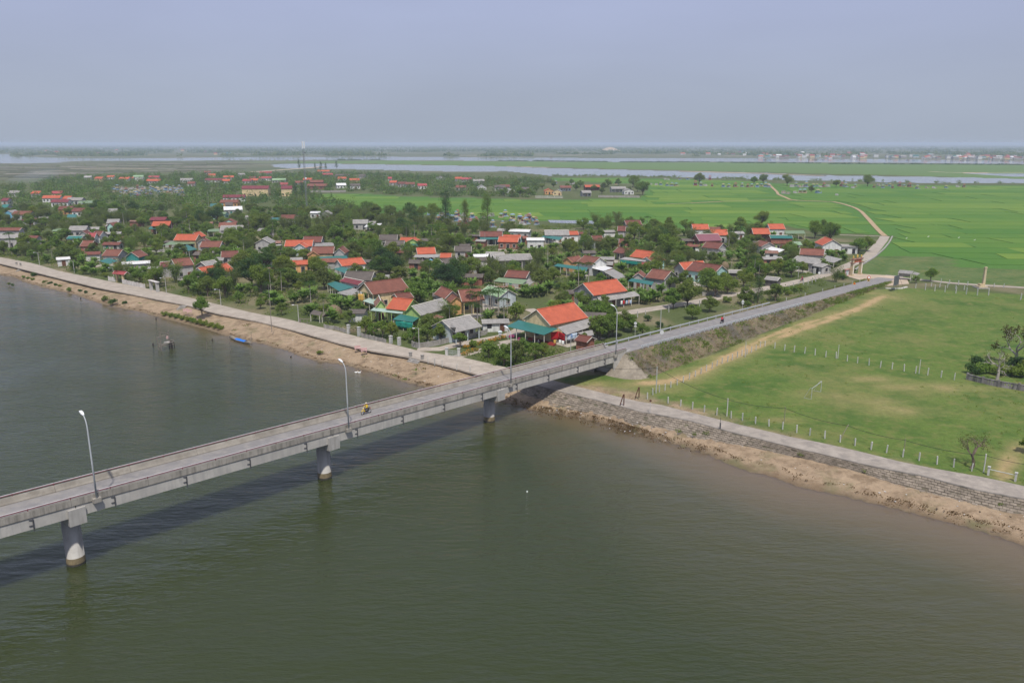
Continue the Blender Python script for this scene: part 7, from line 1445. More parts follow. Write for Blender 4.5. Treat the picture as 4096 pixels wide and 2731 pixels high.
# ---- obelisk
q = ground_at(4, 1905, 1362); h = height_at(4, 1952, 1187, q.y); root = empty('monument_column', q, label='cream square memorial column on a stepped base in the field', cat='monument')
for i, (w_, z0_, z1_) in enumerate(((3.6, 1.9, 2.3), (2.6, 2.3, 2.7), (1.5, 2.7, 3.3))): mb = MB(); mb.box((q.x + 1.0, q.y, (z0_ + z1_) / 2), (w_, w_, z1_ - z0_)); mb.build('base_step', m_fence if i < 1 else m_gate, root)
mb = MB(); x, y = q.x + 1.6, q.y; a, b = 0.36, 0.28; mb.add([(x - a, y - a, 3.3), (x + a, y - a, 3.3), (x + a, y + a, 3.3), (x - a, y + a, 3.3), (x - b, y - b, h - 0.4), (x + b, y - b, h - 0.4), (x + b, y + b, h - 0.4), (x - b, y + b, h - 0.4)], [(3, 2, 1, 0), (4, 5, 6, 7), (0, 1, 5, 4), (1, 2, 6, 5), (2, 3, 7, 6), (3, 0, 4, 7)]); sh = mb.build('shaft', m_gate, root); mb = MB(); mb.box((x, y, h - 0.2), (0.75, 0.75, 0.4)); mb.build('cap', m_gate, sh)
# ---- shelter in the field
sh = empty('field_shelter', ground_at(22, 1450, 740), label='open shelter with grey sheet roof beside the field road', cat='shelter')
canopy(sh, [ground_at(22, 1335, 648, 4.4), ground_at(22, 1592, 668, 4.4), ground_at(22, 1628, 615, 5.0), ground_at(22, 1370, 592, 5.0)], 'G'); canopy(sh, [ground_at(22, 1600, 668, 4.2), ground_at(22, 1690, 690, 4.0), ground_at(22, 1748, 657, 4.1), ground_at(22, 1640, 628, 4.6)], 'G')
A, B_ = ground_at(22, 1375, 722), ground_at(22, 1600, 735); mb = MB(); c0 = (A + B_) / 2; mb.box((c0.x, c0.y + 1.6, 2.9), ((B_ - A).length, 0.1, 2.0), math.atan2((B_ - A).y, (B_ - A).x)); mb.build('back_wall', WALL['dk'], sh)
sh = empty('open_shed', ground_at(6, 600, 620), label='small open shed with old grey roof beside the straw stack', cat='shed'); canopy(sh, [ground_at(6, 535, 572, 4.0), ground_at(6, 625, 588, 3.9), ground_at(6, 650, 555, 4.6), ground_at(6, 570, 535, 4.6)], 'D'); canopy(sh, [ground_at(6, 640, 600, 3.5), ground_at(6, 720, 590, 3.3), ground_at(6, 700, 560, 4.4), ground_at(6, 655, 556, 4.5)], 'D')
# ---- irrigation kerb by the lane
KERB = line(4, [(1190, 935), (1165, 985), (1120, 1040), (1040, 1110), (940, 1170), (880, 1215)]); ribbon('irrigation_channel', KERB, 0.55, 2.42, m_fence, 0.6, label='pale concrete irrigation channel right of the lane')
K2 = line(22, [(1110, 938), (1240, 945), (1400, 942), (1500, 915)]); ribbon('kerb_strip', K2, 0.5, 2.3, m_wave, 0.4, label='pale broken kerb below the billboard')
# ---- straw stacks
m_straw = plain('rice_straw', (0.20, 0.15, 0.09), 0.95, 0.35, 2.5, dirt=(0.14, 0.11, 0.075))
def stack(t, x, y, r, h, label, tarp=None):
    q = ground_at(t, x, y); root = empty('straw_stack', q, label=label, cat='straw stack'); mb = MB(); n = 18; rs_ = np.random.RandomState(int(x)); prof = [(0, 1.0), (0.2, 1.06), (0.45, 1.0), (0.65, 0.85), (0.82, 0.6), (0.94, 0.3), (1.0, 0.03)]; vs = []
    for t_, k in prof: vs += [(q.x + math.cos(6.2832 * i / n) * r * k * rs_.uniform(0.92, 1.08), q.y + math.sin(6.2832 * i / n) * r * k * rs_.uniform(0.92, 1.08), 1.9 + h * t_ + rs_.uniform(-.06, .06)) for i in range(n)]
    mb.add(vs, [(j * n + i, j * n + (i + 1) % n, (j + 1) * n + (i + 1) % n, (j + 1) * n + i) for j in range(len(prof) - 1) for i in range(n)] + [tuple(range((len(prof) - 1) * n, len(prof) * n))]); mb.build('straw', m_straw, root, smooth=True)
    if tarp: mb = MB(); mb.tube([(q.x, q.y, 1.9 + h * 0.86), (q.x, q.y, 1.9 + h * 1.01)], [r * 0.62, r * 0.12], 12); mb.build('tarpaulin', tarp, root)
stack(6, 755, 575, 1.9, 2.7, 'brown dome-shaped straw stack beside the open shed'); stack(2, 1620, 1262, 1.4, 2.6, 'straw stack with blue tarpaulin in mid village', WALL['sky']); stack(25, 2095, 665, 1.6, 2.7, 'straw stack behind the turquoise gable'); stack(3, 2065, 968, 1.8, 2.8, 'straw stack at the paddy edge beside an orange roof'); stack(2, 1350, 1025, 1.5, 2.6, 'straw stack behind the blackened roofs')
# ---- laundry and hangings by the bridge house
def cloth(t, a, b, ha, drop, mat, label, waves=7, name='hanging_cloth', amp=0.09):
    A, B_ = ground_at(t, *a, 2 + ha), ground_at(t, *b, 2 + ha); u = (B_ - A).normalized(); nn = Vector((u.y, -u.x, 0)); n = 28; vs = []
    for i in range(n + 1):
        q = A.lerp(B_, i / n)
        for k in range(5): f = k / 4; vs.append(q + nn * math.sin(i / n * waves * 6.28) * amp * f + Vector((0, 0, -drop * f * (1 + 0.06 * math.sin(i * 0.9)))))
    mb = MB(); mb.add(vs, [(i * 5 + k, i * 5 + k + 1, i * 5 + 6 + k, i * 5 + 5 + k) for i in range(n) for k in range(4)]); o = mb.build(name, mat, smooth=True); o.modifiers.new('th', 'SOLIDIFY').thickness = 0.02; tag(o, label, 'cloth'); return o
m_redc = plain('red_cloth', (0.42, 0.015, 0.02), 0.9, 0.25, 1.0); m_bluet = plain('blue_white_tarp', (0.55, 0.62, 0.70), 0.6, 0.2, 0.9, dirt=(0.03, 0.16, 0.42)); m_yelc = plain('mustard_cloth', (0.55, 0.34, 0.08), 0.9, 0.2, 1.0); m_tealc = plain('teal_netting', (0.02, 0.24, 0.19), 0.9, 0.2, 1.0)
cloth(23, (1355, 682), (1470, 668), 2.75, 1.9, m_redc, 'left red curtain hanging under the lean-to by the bridge'); cloth(23, (1472, 668), (1565, 718), 2.7, 1.75, m_redc, 'right red curtain hanging under the lean-to by the bridge'); cloth(23, (1572, 725), (1755, 690), 2.35, 1.4, m_bluet, 'blue and white tarpaulin hanging beside the red curtains', 3, 'tarpaulin')
cloth(25, (500, 535), (825, 575), 3.1, 1.1, m_tealc, 'teal netting hung along the porch of the green house', 6, 'netting'); cloth(24, (315, 98), (395, 100), 3.9, 2.0, m_yelc, 'mustard curtain in the porch of the cream house', 2); cloth(24, (885, 500), (1150, 545), 2.3, 1.6, m_tealc, 'teal sheet under the awning of the lime green house', 3, 'netting')
for k, (x, y) in enumerate([(510, 1160), (545, 1158), (590, 1155), (625, 1150), (650, 1150)]): cloth(25, (x, y), (x + 26, y - 3), 1.9, 1.0, [m_swh, m_redc, m_bluet, m_pink, m_bluet][k], '%s garment from the left on the line under the grey lean-to' % ordinal(k, 9), 1, 'garment', 0.04)
for k, (x, y) in enumerate([(1395, 800), (1475, 800), (1520, 812)]): cloth(23, (x, y), (x + 35, y + 3), 1.6, 0.8, [m_yelc, m_swh, m_swh][k], '%s pale garment from the left below the red curtains' % ordinal(k, 9), 1, 'garment', 0.04)
for A_, B2, lab in (((990, 800), (1395, 895), 'red tiled steps before the house with the teal awning'),):
    A, B_ = ground_at(23, *A_), ground_at(23, *B2); u = (B_ - A).normalized(); v = Vector((-u.y, u.x, 0)); root = empty('porch_steps', A, label=lab, cat='steps')
    for i in range(3): mb = MB(); c0 = (A + B_) / 2 + v * (0.35 * i + 0.1); mb.box((c0.x, c0.y, 2.08 + 0.16 * i), ((B_ - A).length, 0.4, 0.17), math.atan2(u.y, u.x)); mb.build('step', plain('red_step_%d' % i, (0.3, 0.05, 0.04), 0.6, 0.2, 1.0), root)
# ---- unfinished building
uf = empty('unfinished_building', ground_at(26, 1200, 470), label='unfinished building of bare concrete columns and low brick walls', cat='building')
for x, y, yt in [(910, 480, 390), (940, 485, 375), (980, 470, 410), (1015, 470, 385), (1035, 465, 400), (1075, 460, 380), (1230, 490, 370), (1270, 485, 400), (1365, 440, 360), (1410, 440, 390), (1500, 430, 350), (1550, 430, 380), (1585, 425, 330), (1675, 430, 340), (1695, 440, 345), (1735, 470, 330)]:
    q = ground_at(26, x, y); h = max(height_at(26, x, yt, q.y), 4.5); mb = MB(); mb.box((q.x, q.y, (h + 1.9) / 2), (0.28, 0.28, h - 1.9)); mb.build('column', m_post, uf)
for a, b in [((1105, 480), (1235, 490)), ((1040, 470), (1100, 470)), ((890, 485), (915, 485)), ((1440, 450), (1500, 445))]: A, B_ = ground_at(26, *a), ground_at(26, *b); c0 = (A + B_) / 2; mb = MB(); mb.box((c0.x, c0.y + 0.3, 3.0), ((B_ - A).length, 0.22, 2.2), math.atan2((B_ - A).y, (B_ - A).x)); mb.build('brick_wall', WALL['brk'], uf)
# ---- boat, fishing stand, stakes
q = ground_at(5, 2150, 825, 0); boat = empty('rowing_boat', q, label='slim wooden boat with blue tarpaulin moored at the bank', cat='boat'); A, B_ = ground_at(5, 2058, 792, 0), ground_at(5, 2248, 850, 0); u = (B_ - A).normalized(); v = Vector((-u.y, u.x, 0)); L = (B_ - A).length; vs = []; n = 12
for i in range(n + 1):
    t = i / n; w_ = 0.62 * math.sin(math.pi * (0.06 + 0.88 * t)) ** 0.7; rise = 0.55 * (2 * t - 1) ** 2; c0 = A.lerp(B_, t)
    for o, z in ((-w_, 0.36 + rise), (-w_ * 0.6, -0.02 + rise * 0.6), (0, -0.12 + rise * 0.5), (w_ * 0.6, -0.02 + rise * 0.6), (w_, 0.36 + rise)): vs.append((c0.x + v.x * o, c0.y + v.y * o, z))
mb = MB(); mb.add(vs, [(i * 5 + j, i * 5 + j + 1, i * 5 + 6 + j, i * 5 + 5 + j) for i in range(n) for j in range(4)]); hull = mb.build('hull', plain('old_boat_wood', (0.24, 0.21, 0.17), 0.85, 0.3, 2.0), boat, smooth=True); hull.modifiers.new('th', 'SOLIDIFY').thickness = 0.05
vs = []
for i in range(7):
    c0 = A.lerp(B_, 0.32 + 0.46 * i / 6)
    for k in range(5): o = (k - 2) / 2 * 0.6; vs.append((c0.x + v.x * o, c0.y + v.y * o, 0.62 - 0.16 * abs(k - 2) / 2 + random.uniform(-.06, .06)))
mb = MB(); mb.add(vs, [(i * 5 + j, i * 5 + j + 1, i * 5 + 6 + j, i * 5 + 5 + j) for i in range(6) for j in range(4)]); mb.build('tarpaulin', plain('blue_tarp', (0.02, 0.16, 0.55), 0.6, 0.2, 2.0), boat)
for i in range(5): c0 = A.lerp(B_, 0.1 + 0.2 * i); mb = MB(); mb.box((c0.x, c0.y, 0.42), (0.14, 1.0, 0.05), math.atan2(u.y, u.x)); mb.build('thwart', m_wood, boat)
fs_ = empty('fishing_stand', ground_at(5, 1480, 895, 0), label='rickety wooden fishing stand on stilts in the river', cat='fishing stand'); O = ground_at(5, 1420, 898, 0); k_ = (ground_at(5, 1540, 898, 0) - O).length / 120.0
def fpt(dx, dy, z): return Vector((O.x + dx * k_, O.y + dy, z))
for dx, dy, h in [(0, 0, 3.2), (42, -0.8, 4.6), (75, 1.6, 2.0), (90, 1.4, 2.2), (98, 1.8, 2.0), (120, 1.5, 1.8), (62, 2.5, 4.0), (105, 1.0, 2.0)]:
    q = fpt(dx, dy, 0); mb = MB(); lean = random.uniform(-0.25, 0.25); mb.tube([(q.x + lean, q.y, -1), (q.x, q.y, h * 0.6), (q.x - lean * 0.4, q.y, h)], 0.1, 5); mb.build('stilt', m_wood if h > 3 else m_wood_dk, fs_)
for a, b, z0_, z1_ in [((0, 0), (42, -0.8), 1.0, 1.05), ((0, 0), (42, -0.8), 1.6, 1.65), ((0, 0), (120, 1.5), 0.7, 1.1), ((42, -0.8), (135, 0.9), 1.35, 1.9), ((60, 0.5), (125, 1.2), 1.9, 2.2), ((0, 0), (62, 2.5), 3.0, 3.2), ((42, -0.8), (75, 1.6), 4.3, 3.6), ((42, -0.8), (90, 1.4), 1.5, 1.5)]:
    p1, p2 = fpt(*a, z0_), fpt(*b, z1_); mb = MB(); mb.tube([p1, p2], 0.08, 5); mb.build('crossbar', m_wood, fs_)
for dy in (0.4, 0.9, 1.4): p1, p2 = fpt(48, dy, 1.75), fpt(92, dy + 0.3, 1.7); mb = MB(); mb.box((p1 + p2) / 2, ((p2 - p1).length, 0.3, 0.05), 0.1); mb.build('plank', m_wave, fs_)
q = fpt(70, 1.2, 2.75); mb = MB(); mb.box(q, (0.4, 0.3, 0.6)); mb.build('bundle', m_pink, fs_)
for k, (t, x, y, h, lab) in enumerate([(5, 1370, 855, 0.6, 'short stump left of the fishing stand'), (5, 1852, 890, 2.2, 'thin leaning stake right of the fishing stand'), (5, 2063, 900, 2.6, 'thin stake beside the boat bow'), (5, 1902, 818, 0.7, 'short stump between stand and boat'), (5, 722, 442, 0.7, 'dark stump off the far bank bushes'), (5, 1398, 628, 0.9, 'grey driftwood stump by the long water bush'), (5, 1075, 505, 0.5, 'small stump between the water bushes'), (5, 2252, 812, 2.2, 'mooring stake at the boat stern'), (6, 8, 860, 2.2, 'thin mooring stake on the bank behind the boat'), (6, 365, 962, 0.4, 'dark log lying in the water below the bank')]):
    q = ground_at(t, x, y, 0); mb = MB(); mb.tube([(q.x, q.y, -1), (q.x + 0.05, q.y, h * 0.5), (q.x + 0.12, q.y, h)], [0.06, 0.05, 0.035] if h > 1 else [0.2, 0.17, 0.08], 6); tag(mb.build('stake', m_wood if h > 1 else m_wood_dk), lab, 'stake')
q = ground_at(13, 467, 1382, 0); mb = MB(); n = 10; vs = [(q.x + 0.11 * math.cos(6.28 * i / n) * math.sin(a), q.y + 0.11 * math.sin(6.28 * i / n) * math.sin(a), 0.05 + 0.11 * math.cos(a)) for a in (0.05, 0.7, 1.4, 2.1, 3.0) for i in range(n)]; mb.add(vs, [(j * n + i, j * n + (i + 1) % n, (j + 1) * n + (i + 1) % n, (j + 1) * n + i) for j in range(4) for i in range(n)]); mb.box((q.x, q.y, 0.18), (0.05, 0.05, 0.06)); tag(mb.build('buoy', m_swh), 'small white float drifting in the middle of the river', 'buoy')
for k, (x, y) in enumerate([(950, 203), (978, 205)]):
    q = ground_at(12, x, y, 0); root = empty('duck', q, label='white duck swimming off the bank, %s of two' % ('left' if k == 0 else 'right'), cat='duck'); mb = MB(); mb.tube([(q.x - 0.32, q.y, 0.16), (q.x - 0.15, q.y, 0.10), (q.x + 0.12, q.y, 0.10), (q.x + 0.3, q.y, 0.14)], [0.03, 0.14, 0.15, 0.07], 8); mb.build('body', m_swh, root); mb = MB(); mb.tube([(q.x + 0.24, q.y, 0.14), (q.x + 0.34, q.y, 0.32), (q.x + 0.42, q.y, 0.38)], [0.05, 0.045, 0.06], 6); mb.build('neck', m_swh, root); mb = MB(); mb.tube([(q.x + 0.44, q.y, 0.38), (q.x + 0.53, q.y, 0.36)], [0.03, 0.012], 5); mb.build('bill', m_yel, root)
for k, (x, y) in enumerate([(1490, 943), (1745, 952), (1308, 957), (1878, 972)]):
    q = ground_at(4, x, y, 2.3); root = empty('egret', q, label='%s white egret from the left standing in the paddies' % ordinal((1, 2, 0, 3)[k], 9), cat='bird', group='egrets in the paddies'); mb = MB(); mb.tube([(q.x - 0.4, q.y, 2.75), (q.x, q.y, 2.85), (q.x + 0.25, q.y, 2.95)], [0.04, 0.17, 0.06], 6); mb.build('body', m_swh, root); mb = MB(); mb.tube([(q.x + 0.22, q.y, 2.95), (q.x + 0.3, q.y, 3.25), (q.x + 0.5, q.y, 3.3)], [0.05, 0.04, 0.01], 5); mb.build('neck', m_swh, root)
# ---- mast
m_mast = plain('mast_steel', (0.20, 0.21, 0.22), 0.6, 0.15, 2.0)
q = ground_at(2, 512, 785); h = height_at(2, 472, 150, q.y); mast = empty('radio_mast', q, label='tall lattice radio mast with white antenna panels', cat='mast'); w_ = 0.55; legs = [(math.cos(a) * w_, math.sin(a) * w_) for a in (0.5, 2.6, 4.7)]
for x, y in legs: mb = MB(); mb.tube([(q.x + x, q.y + y, 2), (q.x + x, q.y + y, h - 5)], 0.08, 5); mb.build('leg', m_mast, mast)
z = 2.0; mb = MB(); step = 1.5
while z < h - 6.5:
    for i in range(3): a, b = legs[i], legs[(i + 1) % 3]; mb.tube([(q.x + a[0], q.y + a[1], z), (q.x + b[0], q.y + b[1], z + step)], 0.05, 4)
    z += step
o = mb.build('lattice_bracing', m_mast, mast); o['kind'] = 'stuff'
for i, (x, y) in enumerate(legs): mb = MB(); mb.box((q.x + x * 1.5, q.y + y * 1.5, h - 2.0), (0.5, 0.35, 4.6), i * 2.1); mb.build('antenna_panel', m_lamp, mast)
mb = MB(); mb.tube([(q.x, q.y, h - 5), (q.x, q.y, h + 4)], [0.08, 0.03], 5); mb.build('lightning_rod', m_galv, mast); mb = MB(); mb.tube([(q.x + 0.6, q.y - 0.5, h - 23), (q.x + 0.6, q.y - 0.8, h - 23)], [0.6, 0.5], 12); mb.build('dish', m_lamp, mast); mb = MB(); mb.tube([(q.x + 0.7, q.y - 0.3, h - 7), (q.x + 1.5, q.y - 0.3, h - 7)], 0.25, 6); mb.build('radio_unit', m_dark, mast)
# ---- tombs
TC = [plain('tomb_%d' % i, c, 0.85, 0.25, 1.0) for i, c in enumerate([(0.27, 0.26, 0.25), (0.30, 0.36, 0.42), (0.40, 0.33, 0.18), (0.30, 0.12, 0.10), (0.40, 0.39, 0.37), (0.22, 0.31, 0.42)])]
def make_tomb(i, kind):
    root = empty('tomb', (0, 0, -500)); a, b = TC[i], TC[(i + 2) % 6]
    def P_(nm, m, *bx):
        mb = MB()
        for c, s in bx: mb.box(c, s)
        mb.build(nm, m, root, world=False)
    P_('base', a, ((0, 0, 0.25), (3.2, 3.2, 0.5))); P_('screen', a, ((0, 1.3, 1.0), (2.6, 0.3, 1.2)))
    for sx in (-1, 1): P_('pillar', b, ((sx * 1.35, -1.35, 0.9), (0.28, 0.28, 1.4)))
    if kind:
        for sx in (-1, 1): P_('column', a, ((sx * 0.8, 0.2, 1.4), (0.22, 0.22, 2.0)))
        for lv in range(kind):
            z = 2.4 + lv * 0.75; w2 = 1.35 - lv * 0.4; mb = MB(); vs = [(-w2, -w2 * 0.8 + 0.3, z), (w2, -w2 * 0.8 + 0.3, z), (w2, w2 * 0.8 + 0.3, z), (-w2, w2 * 0.8 + 0.3, z), (-w2 * 0.45, 0.3, z + 0.42), (w2 * 0.45, 0.3, z + 0.42)]; mb.add(vs, [(0, 1, 5, 4), (2, 3, 4, 5), (1, 2, 5), (3, 0, 4), (3, 2, 1, 0)])
            for sx in (-1, 1): mb.tube([(sx * w2 * 0.9, 0.3 - w2 * 0.7, z), (sx * (w2 + 0.18), 0.3 - w2 * 0.85, z + 0.28)], [0.08, 0.02], 4)
            mb.build('roof_tier', [TC[3], TC[2], TC[5], TC[3]][(i + lv) % 4], root, world=False)
    else: P_('headstone', b, ((0, 0.4, 0.95), (0.9, 0.25, 0.9)))
    note_kids(root); return root
TOMBS = [make_tomb(i, (0, 2, 1, 2, 0, 1)[i]) for i in range(6)]; tused = set(); CW = {0: 'grey', 1: 'pale blue', 2: 'yellow', 3: 'red', 4: 'white', 5: 'blue'}
def tombs(spots, where, group, smin=0.8, smax=1.3):
    byc = {}
    for x, y in spots:
        i = random.randrange(6); r = TOMBS[i]; o = r if i not in tused else copy_tree(r); tused.add(i); s = random.uniform(smin, smax); o.location = (x, y, 2.0); o.rotation_euler = (0, 0, random.uniform(-0.4, 0.4)); o.scale = (s, s, s * random.uniform(0.9, 1.2)); tag(o, cat='tomb', group=group); byc.setdefault(i, []).append(o)
    for i, lst in byc.items():
        lst.sort(key=lambda o: scr_x(o.location))
        for k, o in enumerate(lst): o['label'] = '%s %s %s from the left %s' % (ordinal(k, 99), CW[i], 'grave with headstone' if i in (0, 4) else 'roofed tomb', where)
def spots_in(poly, n, md, seed):
    r_ = np.random.RandomState(seed); xs = [p[0] for p in poly]; ys = [p[1] for p in poly]; out = []; tr_ = 0
    while len(out) < n and tr_ < 6000:
        tr_ += 1; p = (r_.uniform(min(xs), max(xs)), r_.uniform(min(ys), max(ys)))
        if inside(p, poly) and all((p[0] - q[0]) ** 2 + (p[1] - q[1]) ** 2 > md * md for q in out): out.append(p)
    return out
tombs(spots_in(CEM, 85, 5.2, 1), 'in the walled tomb field', 'tombs in the tomb field', 0.75, 1.15); tombs(spots_in(CEM2, 48, 4.6, 2), 'in the cemetery by the tall trees', 'tombs by the tall trees', 0.75, 1.2)
tombs([(p.x, p.y) for p in line(4, [(15, 520), (60, 522), (95, 515), (130, 520), (160, 522), (350, 520), (385, 515), (420, 525), (450, 520), (470, 522), (530, 520), (560, 515), (590, 522), (620, 520), (650, 518), (770, 515), (800, 520), (860, 530), (880, 520), (1040, 525), (1080, 510), (1110, 528), (1140, 512), (1170, 515), (1190, 530), (1250, 515), (1290, 520), (1335, 520), (1400, 535), (1480, 530), (1540, 532), (1640, 530), (1740, 520), (1790, 522), (280, 575), (320, 578), (380, 572), (420, 570), (455, 572), (570, 572), (725, 590)])], 'in the tomb strip across the far paddies', 'tombs in the far strip', 0.9, 1.5)
tombs([(p.x, p.y) for p in line(3, [(1320, 535), (1350, 535), (1400, 540), (1440, 540), (1500, 548), (1540, 550), (1580, 550), (1480, 490), (1510, 492), (1610, 490), (1680, 490), (1800, 492), (1850, 492), (1880, 492), (1750, 545), (1800, 548), (1840, 548), (1900, 552), (2000, 558), (2050, 560), (2110, 556), (2170, 556), (2220, 560), (650, 530), (710, 530), (1040, 535), (500, 525)])], 'near the river row of houses', 'tombs near the river', 0.9, 1.4)
for i, r in enumerate(TOMBS):
    if i not in tused:
        for ch in KIDS[r.name]: bpy.data.objects.remove(ch)
        bpy.data.objects.remove(r)
# ---- far town beyond the second river, sand heap, boats
def make_far(rc, wc, w_, d_, he, fl):
    root = empty('town_house', (0, 0, -500)); gable_block(root, Vector((-w_ / 2, -d_ / 2, 0)), Vector((w_ / 2, -d_ / 2, 0)), d_, 2.4 if not fl else 0.3, he, rc, wc, False, 0, 0, True, 0.0, False); FOOT.pop()
    for ch in [o for o in bpy.data.objects if o.parent == root]: ch.matrix_parent_inverse = Matrix.Identity(4)
    note_kids(root); return root
FAR = [make_far(*a) for a in (('O', 'wht', 13, 9, 4.5, 0), ('C', 'crm', 12, 9, 6.5, 0), ('K', 'wht', 10, 9, 7.5, 1), ('G', 'gry', 14, 9, 4.0, 0), ('T', 'blu', 12, 8, 4.5, 0), ('R', 'gry', 13, 9, 4.0, 0), ('W', 'wht', 12, 9, 5.0, 0))]; fused = set(); FN = ['orange roofed white', 'crimson roofed cream', 'flat roofed white', 'grey roofed', 'teal roofed blue', 'dark roofed grey', 'white roofed']
fl_ = []
for k in range(150):
    if k < 120: x = random.uniform(3010, 4130); y = np.interp(x, [3000, 4100], [632.5, 641.5]) - abs(random.gauss(0, 6.5))
    elif k < 132: x = random.uniform(2730, 3020); y = random.uniform(608, 628)
    else: x = random.uniform(40, 1020); y = random.uniform(596, 622)
    i = random.randrange(7); r = FAR[i]; o = r if i not in fused else copy_tree(r); fused.add(i); q = ground_at(0, x, y, 1.5); s = random.uniform(0.9, 1.4); o.location = (q.x, q.y, 1.3); o.scale = (s, s, s); o.rotation_euler = (0, 0, random.uniform(-0.5, 0.5)); tag(o, cat='house'); fl_.append((i, k, o))
for i in range(7):
    for lo, hi, wh in ((0, 120, 'in the riverside town'), (120, 132, 'left of the riverside town'), (132, 150, 'on the far left plain')):
        sub = sorted([o for a, k, o in fl_ if a == i and lo <= k < hi], key=lambda o: scr_x(o.location))
        for n_, o in enumerate(sub): tag(o, '%s tiny %s house from the left %s' % (ordinal(n_, 99), FN[i], wh), group='houses ' + wh)
for k, (x, y, L) in enumerate([(3068, 643.5, 22), (3272, 642.8, 30), (3640, 644.5, 22), (3860, 646, 26), (4020, 647.5, 24), (2215, 632.8, 40)]):
    q = ground_at(0, x, y, 0); root = empty('far_boat', q, label='%s dark boat from the left on the far river' % ordinal((1, 2, 3, 4, 5, 0)[k], 9), cat='boat', group='boats on the far river'); mb = MB(); vs = []
    for t, w2, z in ((0, 0.3, 2.6), (0.2, 2.0, 1.7), (0.6, 2.4, 1.5), (0.9, 1.6, 2.2), (1, 0.2, 3.2)): xx = q.x + (t - 0.5) * L; vs += [(xx, q.y - w2, z), (xx, q.y, -0.6), (xx, q.y + w2, z)]
    mb.add(vs, [(3 * i + j, 3 * i + j + 1, 3 * i + 4 + j, 3 * i + 3 + j) for i in range(4) for j in range(2)] + [(3 * i, 3 * i + 3, 3 * i + 5, 3 * i + 2) for i in range(4)]); mb.build('hull', plain('far_hull_%d' % k, (0.10, 0.08, 0.09) if k % 2 else (0.08, 0.12, 0.2), 0.7, 0.2, 0.3), root); mb = MB(); mb.box((q.x - L * 0.2, q.y, 3.2), (L * 0.22, 2.6, 3.4)); mb.build('cabin', m_wood, root); mb = MB(); mb.tube([(q.x + L * 0.1, q.y, 1.5), (q.x + L * 0.1, q.y, 8)], 0.15, 4); mb.build('mast', m_wood, root)
q = ground_at(0, 2440, 604, 1.0); mb = MB(); n = 24; rs_ = np.random.RandomState(4); vs = []
for f, k in ((0, 1.0), (0.35, 0.74), (0.7, 0.42), (0.93, 0.18), (1.0, 0.04)): vs += [(q.x + math.cos(6.2832 * i / n) * 62 * k * rs_.uniform(.92, 1.08), q.y + math.sin(6.2832 * i / n) * 60 * k, 1 + 22 * f) for i in range(n)]
mb.add(vs, [(j * n + i, j * n + (i + 1) % n, (j + 1) * n + (i + 1) % n, (j + 1) * n + i) for j in range(4) for i in range(n)] + [tuple(range(4 * n, 5 * n))]); tag(mb.build('sand_heap', plain('far_sand', (0.48, 0.37, 0.25), 0.95, 0.2, 0.02), smooth=True), 'pale cone of sand heaped beyond the far river', 'sand heap')
m_fsand = plain('far_sandbank', (0.48, 0.39, 0.28), 0.95, 0.25, 0.01)
for k, (pts, w_, lab) in enumerate([([(2720, 686), (3000, 693), (3300, 704)], 7, 'pale sandbank along the middle river, right stretch'), ([(2030, 666), (2200, 671)], 6, 'pale dyke along the middle river, centre'), ([(2000, 622), (2330, 622)], 40, 'pale sandy shore across the far river'), ([(240, 620), (600, 621)], 50, 'tan sand flat beyond the left river arm'), ([(1830, 623), (1990, 622)], 40, 'second tan sand flat beyond the far river'), ([(2900, 624), (3280, 627)], 18, 'thin sandy shore before the riverside town'), ([(3720, 688), (3800, 692), (4096, 692)], 8, 'pale dyke beside the right pond'), ([(3450, 592), (3700, 593.5), (3900, 594)], 60, 'far white sand strip near the horizon'), ([(3640, 751), (3720, 754), (3840, 756)], 6, 'pale broken dyke in the far tomb strip'), ([(1000, 690), (1200, 676), (1290, 668)], 12, 'muddy bank at the left end of the middle river'), ([(0, 690), (130, 688), (260, 684)], 8, 'pale ditch on the left salt flat'), ([(280, 676), (420, 674), (600, 676)], 10, 'tan bund on the left salt flat')]):
    ribbon('sandbank', line(0, pts, 1.5), w_, 2.06 + 0.004 * k, m_fsand, 0.8, label=lab, wob=0.3)
bm_ = MB(); bm2 = MB(); rb = np.random.RandomState(12)
for _ in range(150):
    q = ground_at(0, rb.uniform(-60, 1040), rb.uniform(653, 712), 2.0)
    if inside(q, SALTFLAT): (bm_ if rb.rand() < 0.62 else bm2).box((q.x, q.y, 2.15 if rb.rand() < 0.5 else 2.1), (rb.uniform(25, 120), rb.uniform(2, 9), 0.5), rb.uniform(-0.06, 0.06))
for nm, m_, b_, lab in (('salt_flat_bunds', plain('scrub_bund', (0.07, 0.08, 0.04), 0.95, 0.3, 0.05), bm_, 'dark scrubby bunds crossing the left salt flat'), ('salt_flat_pans', plain('pale_pan', (0.30, 0.27, 0.22), 0.8, 0.3, 0.03), bm2, 'pale pans on the left salt flat')): tag(b_.build(nm, m_), lab, kind='stuff')
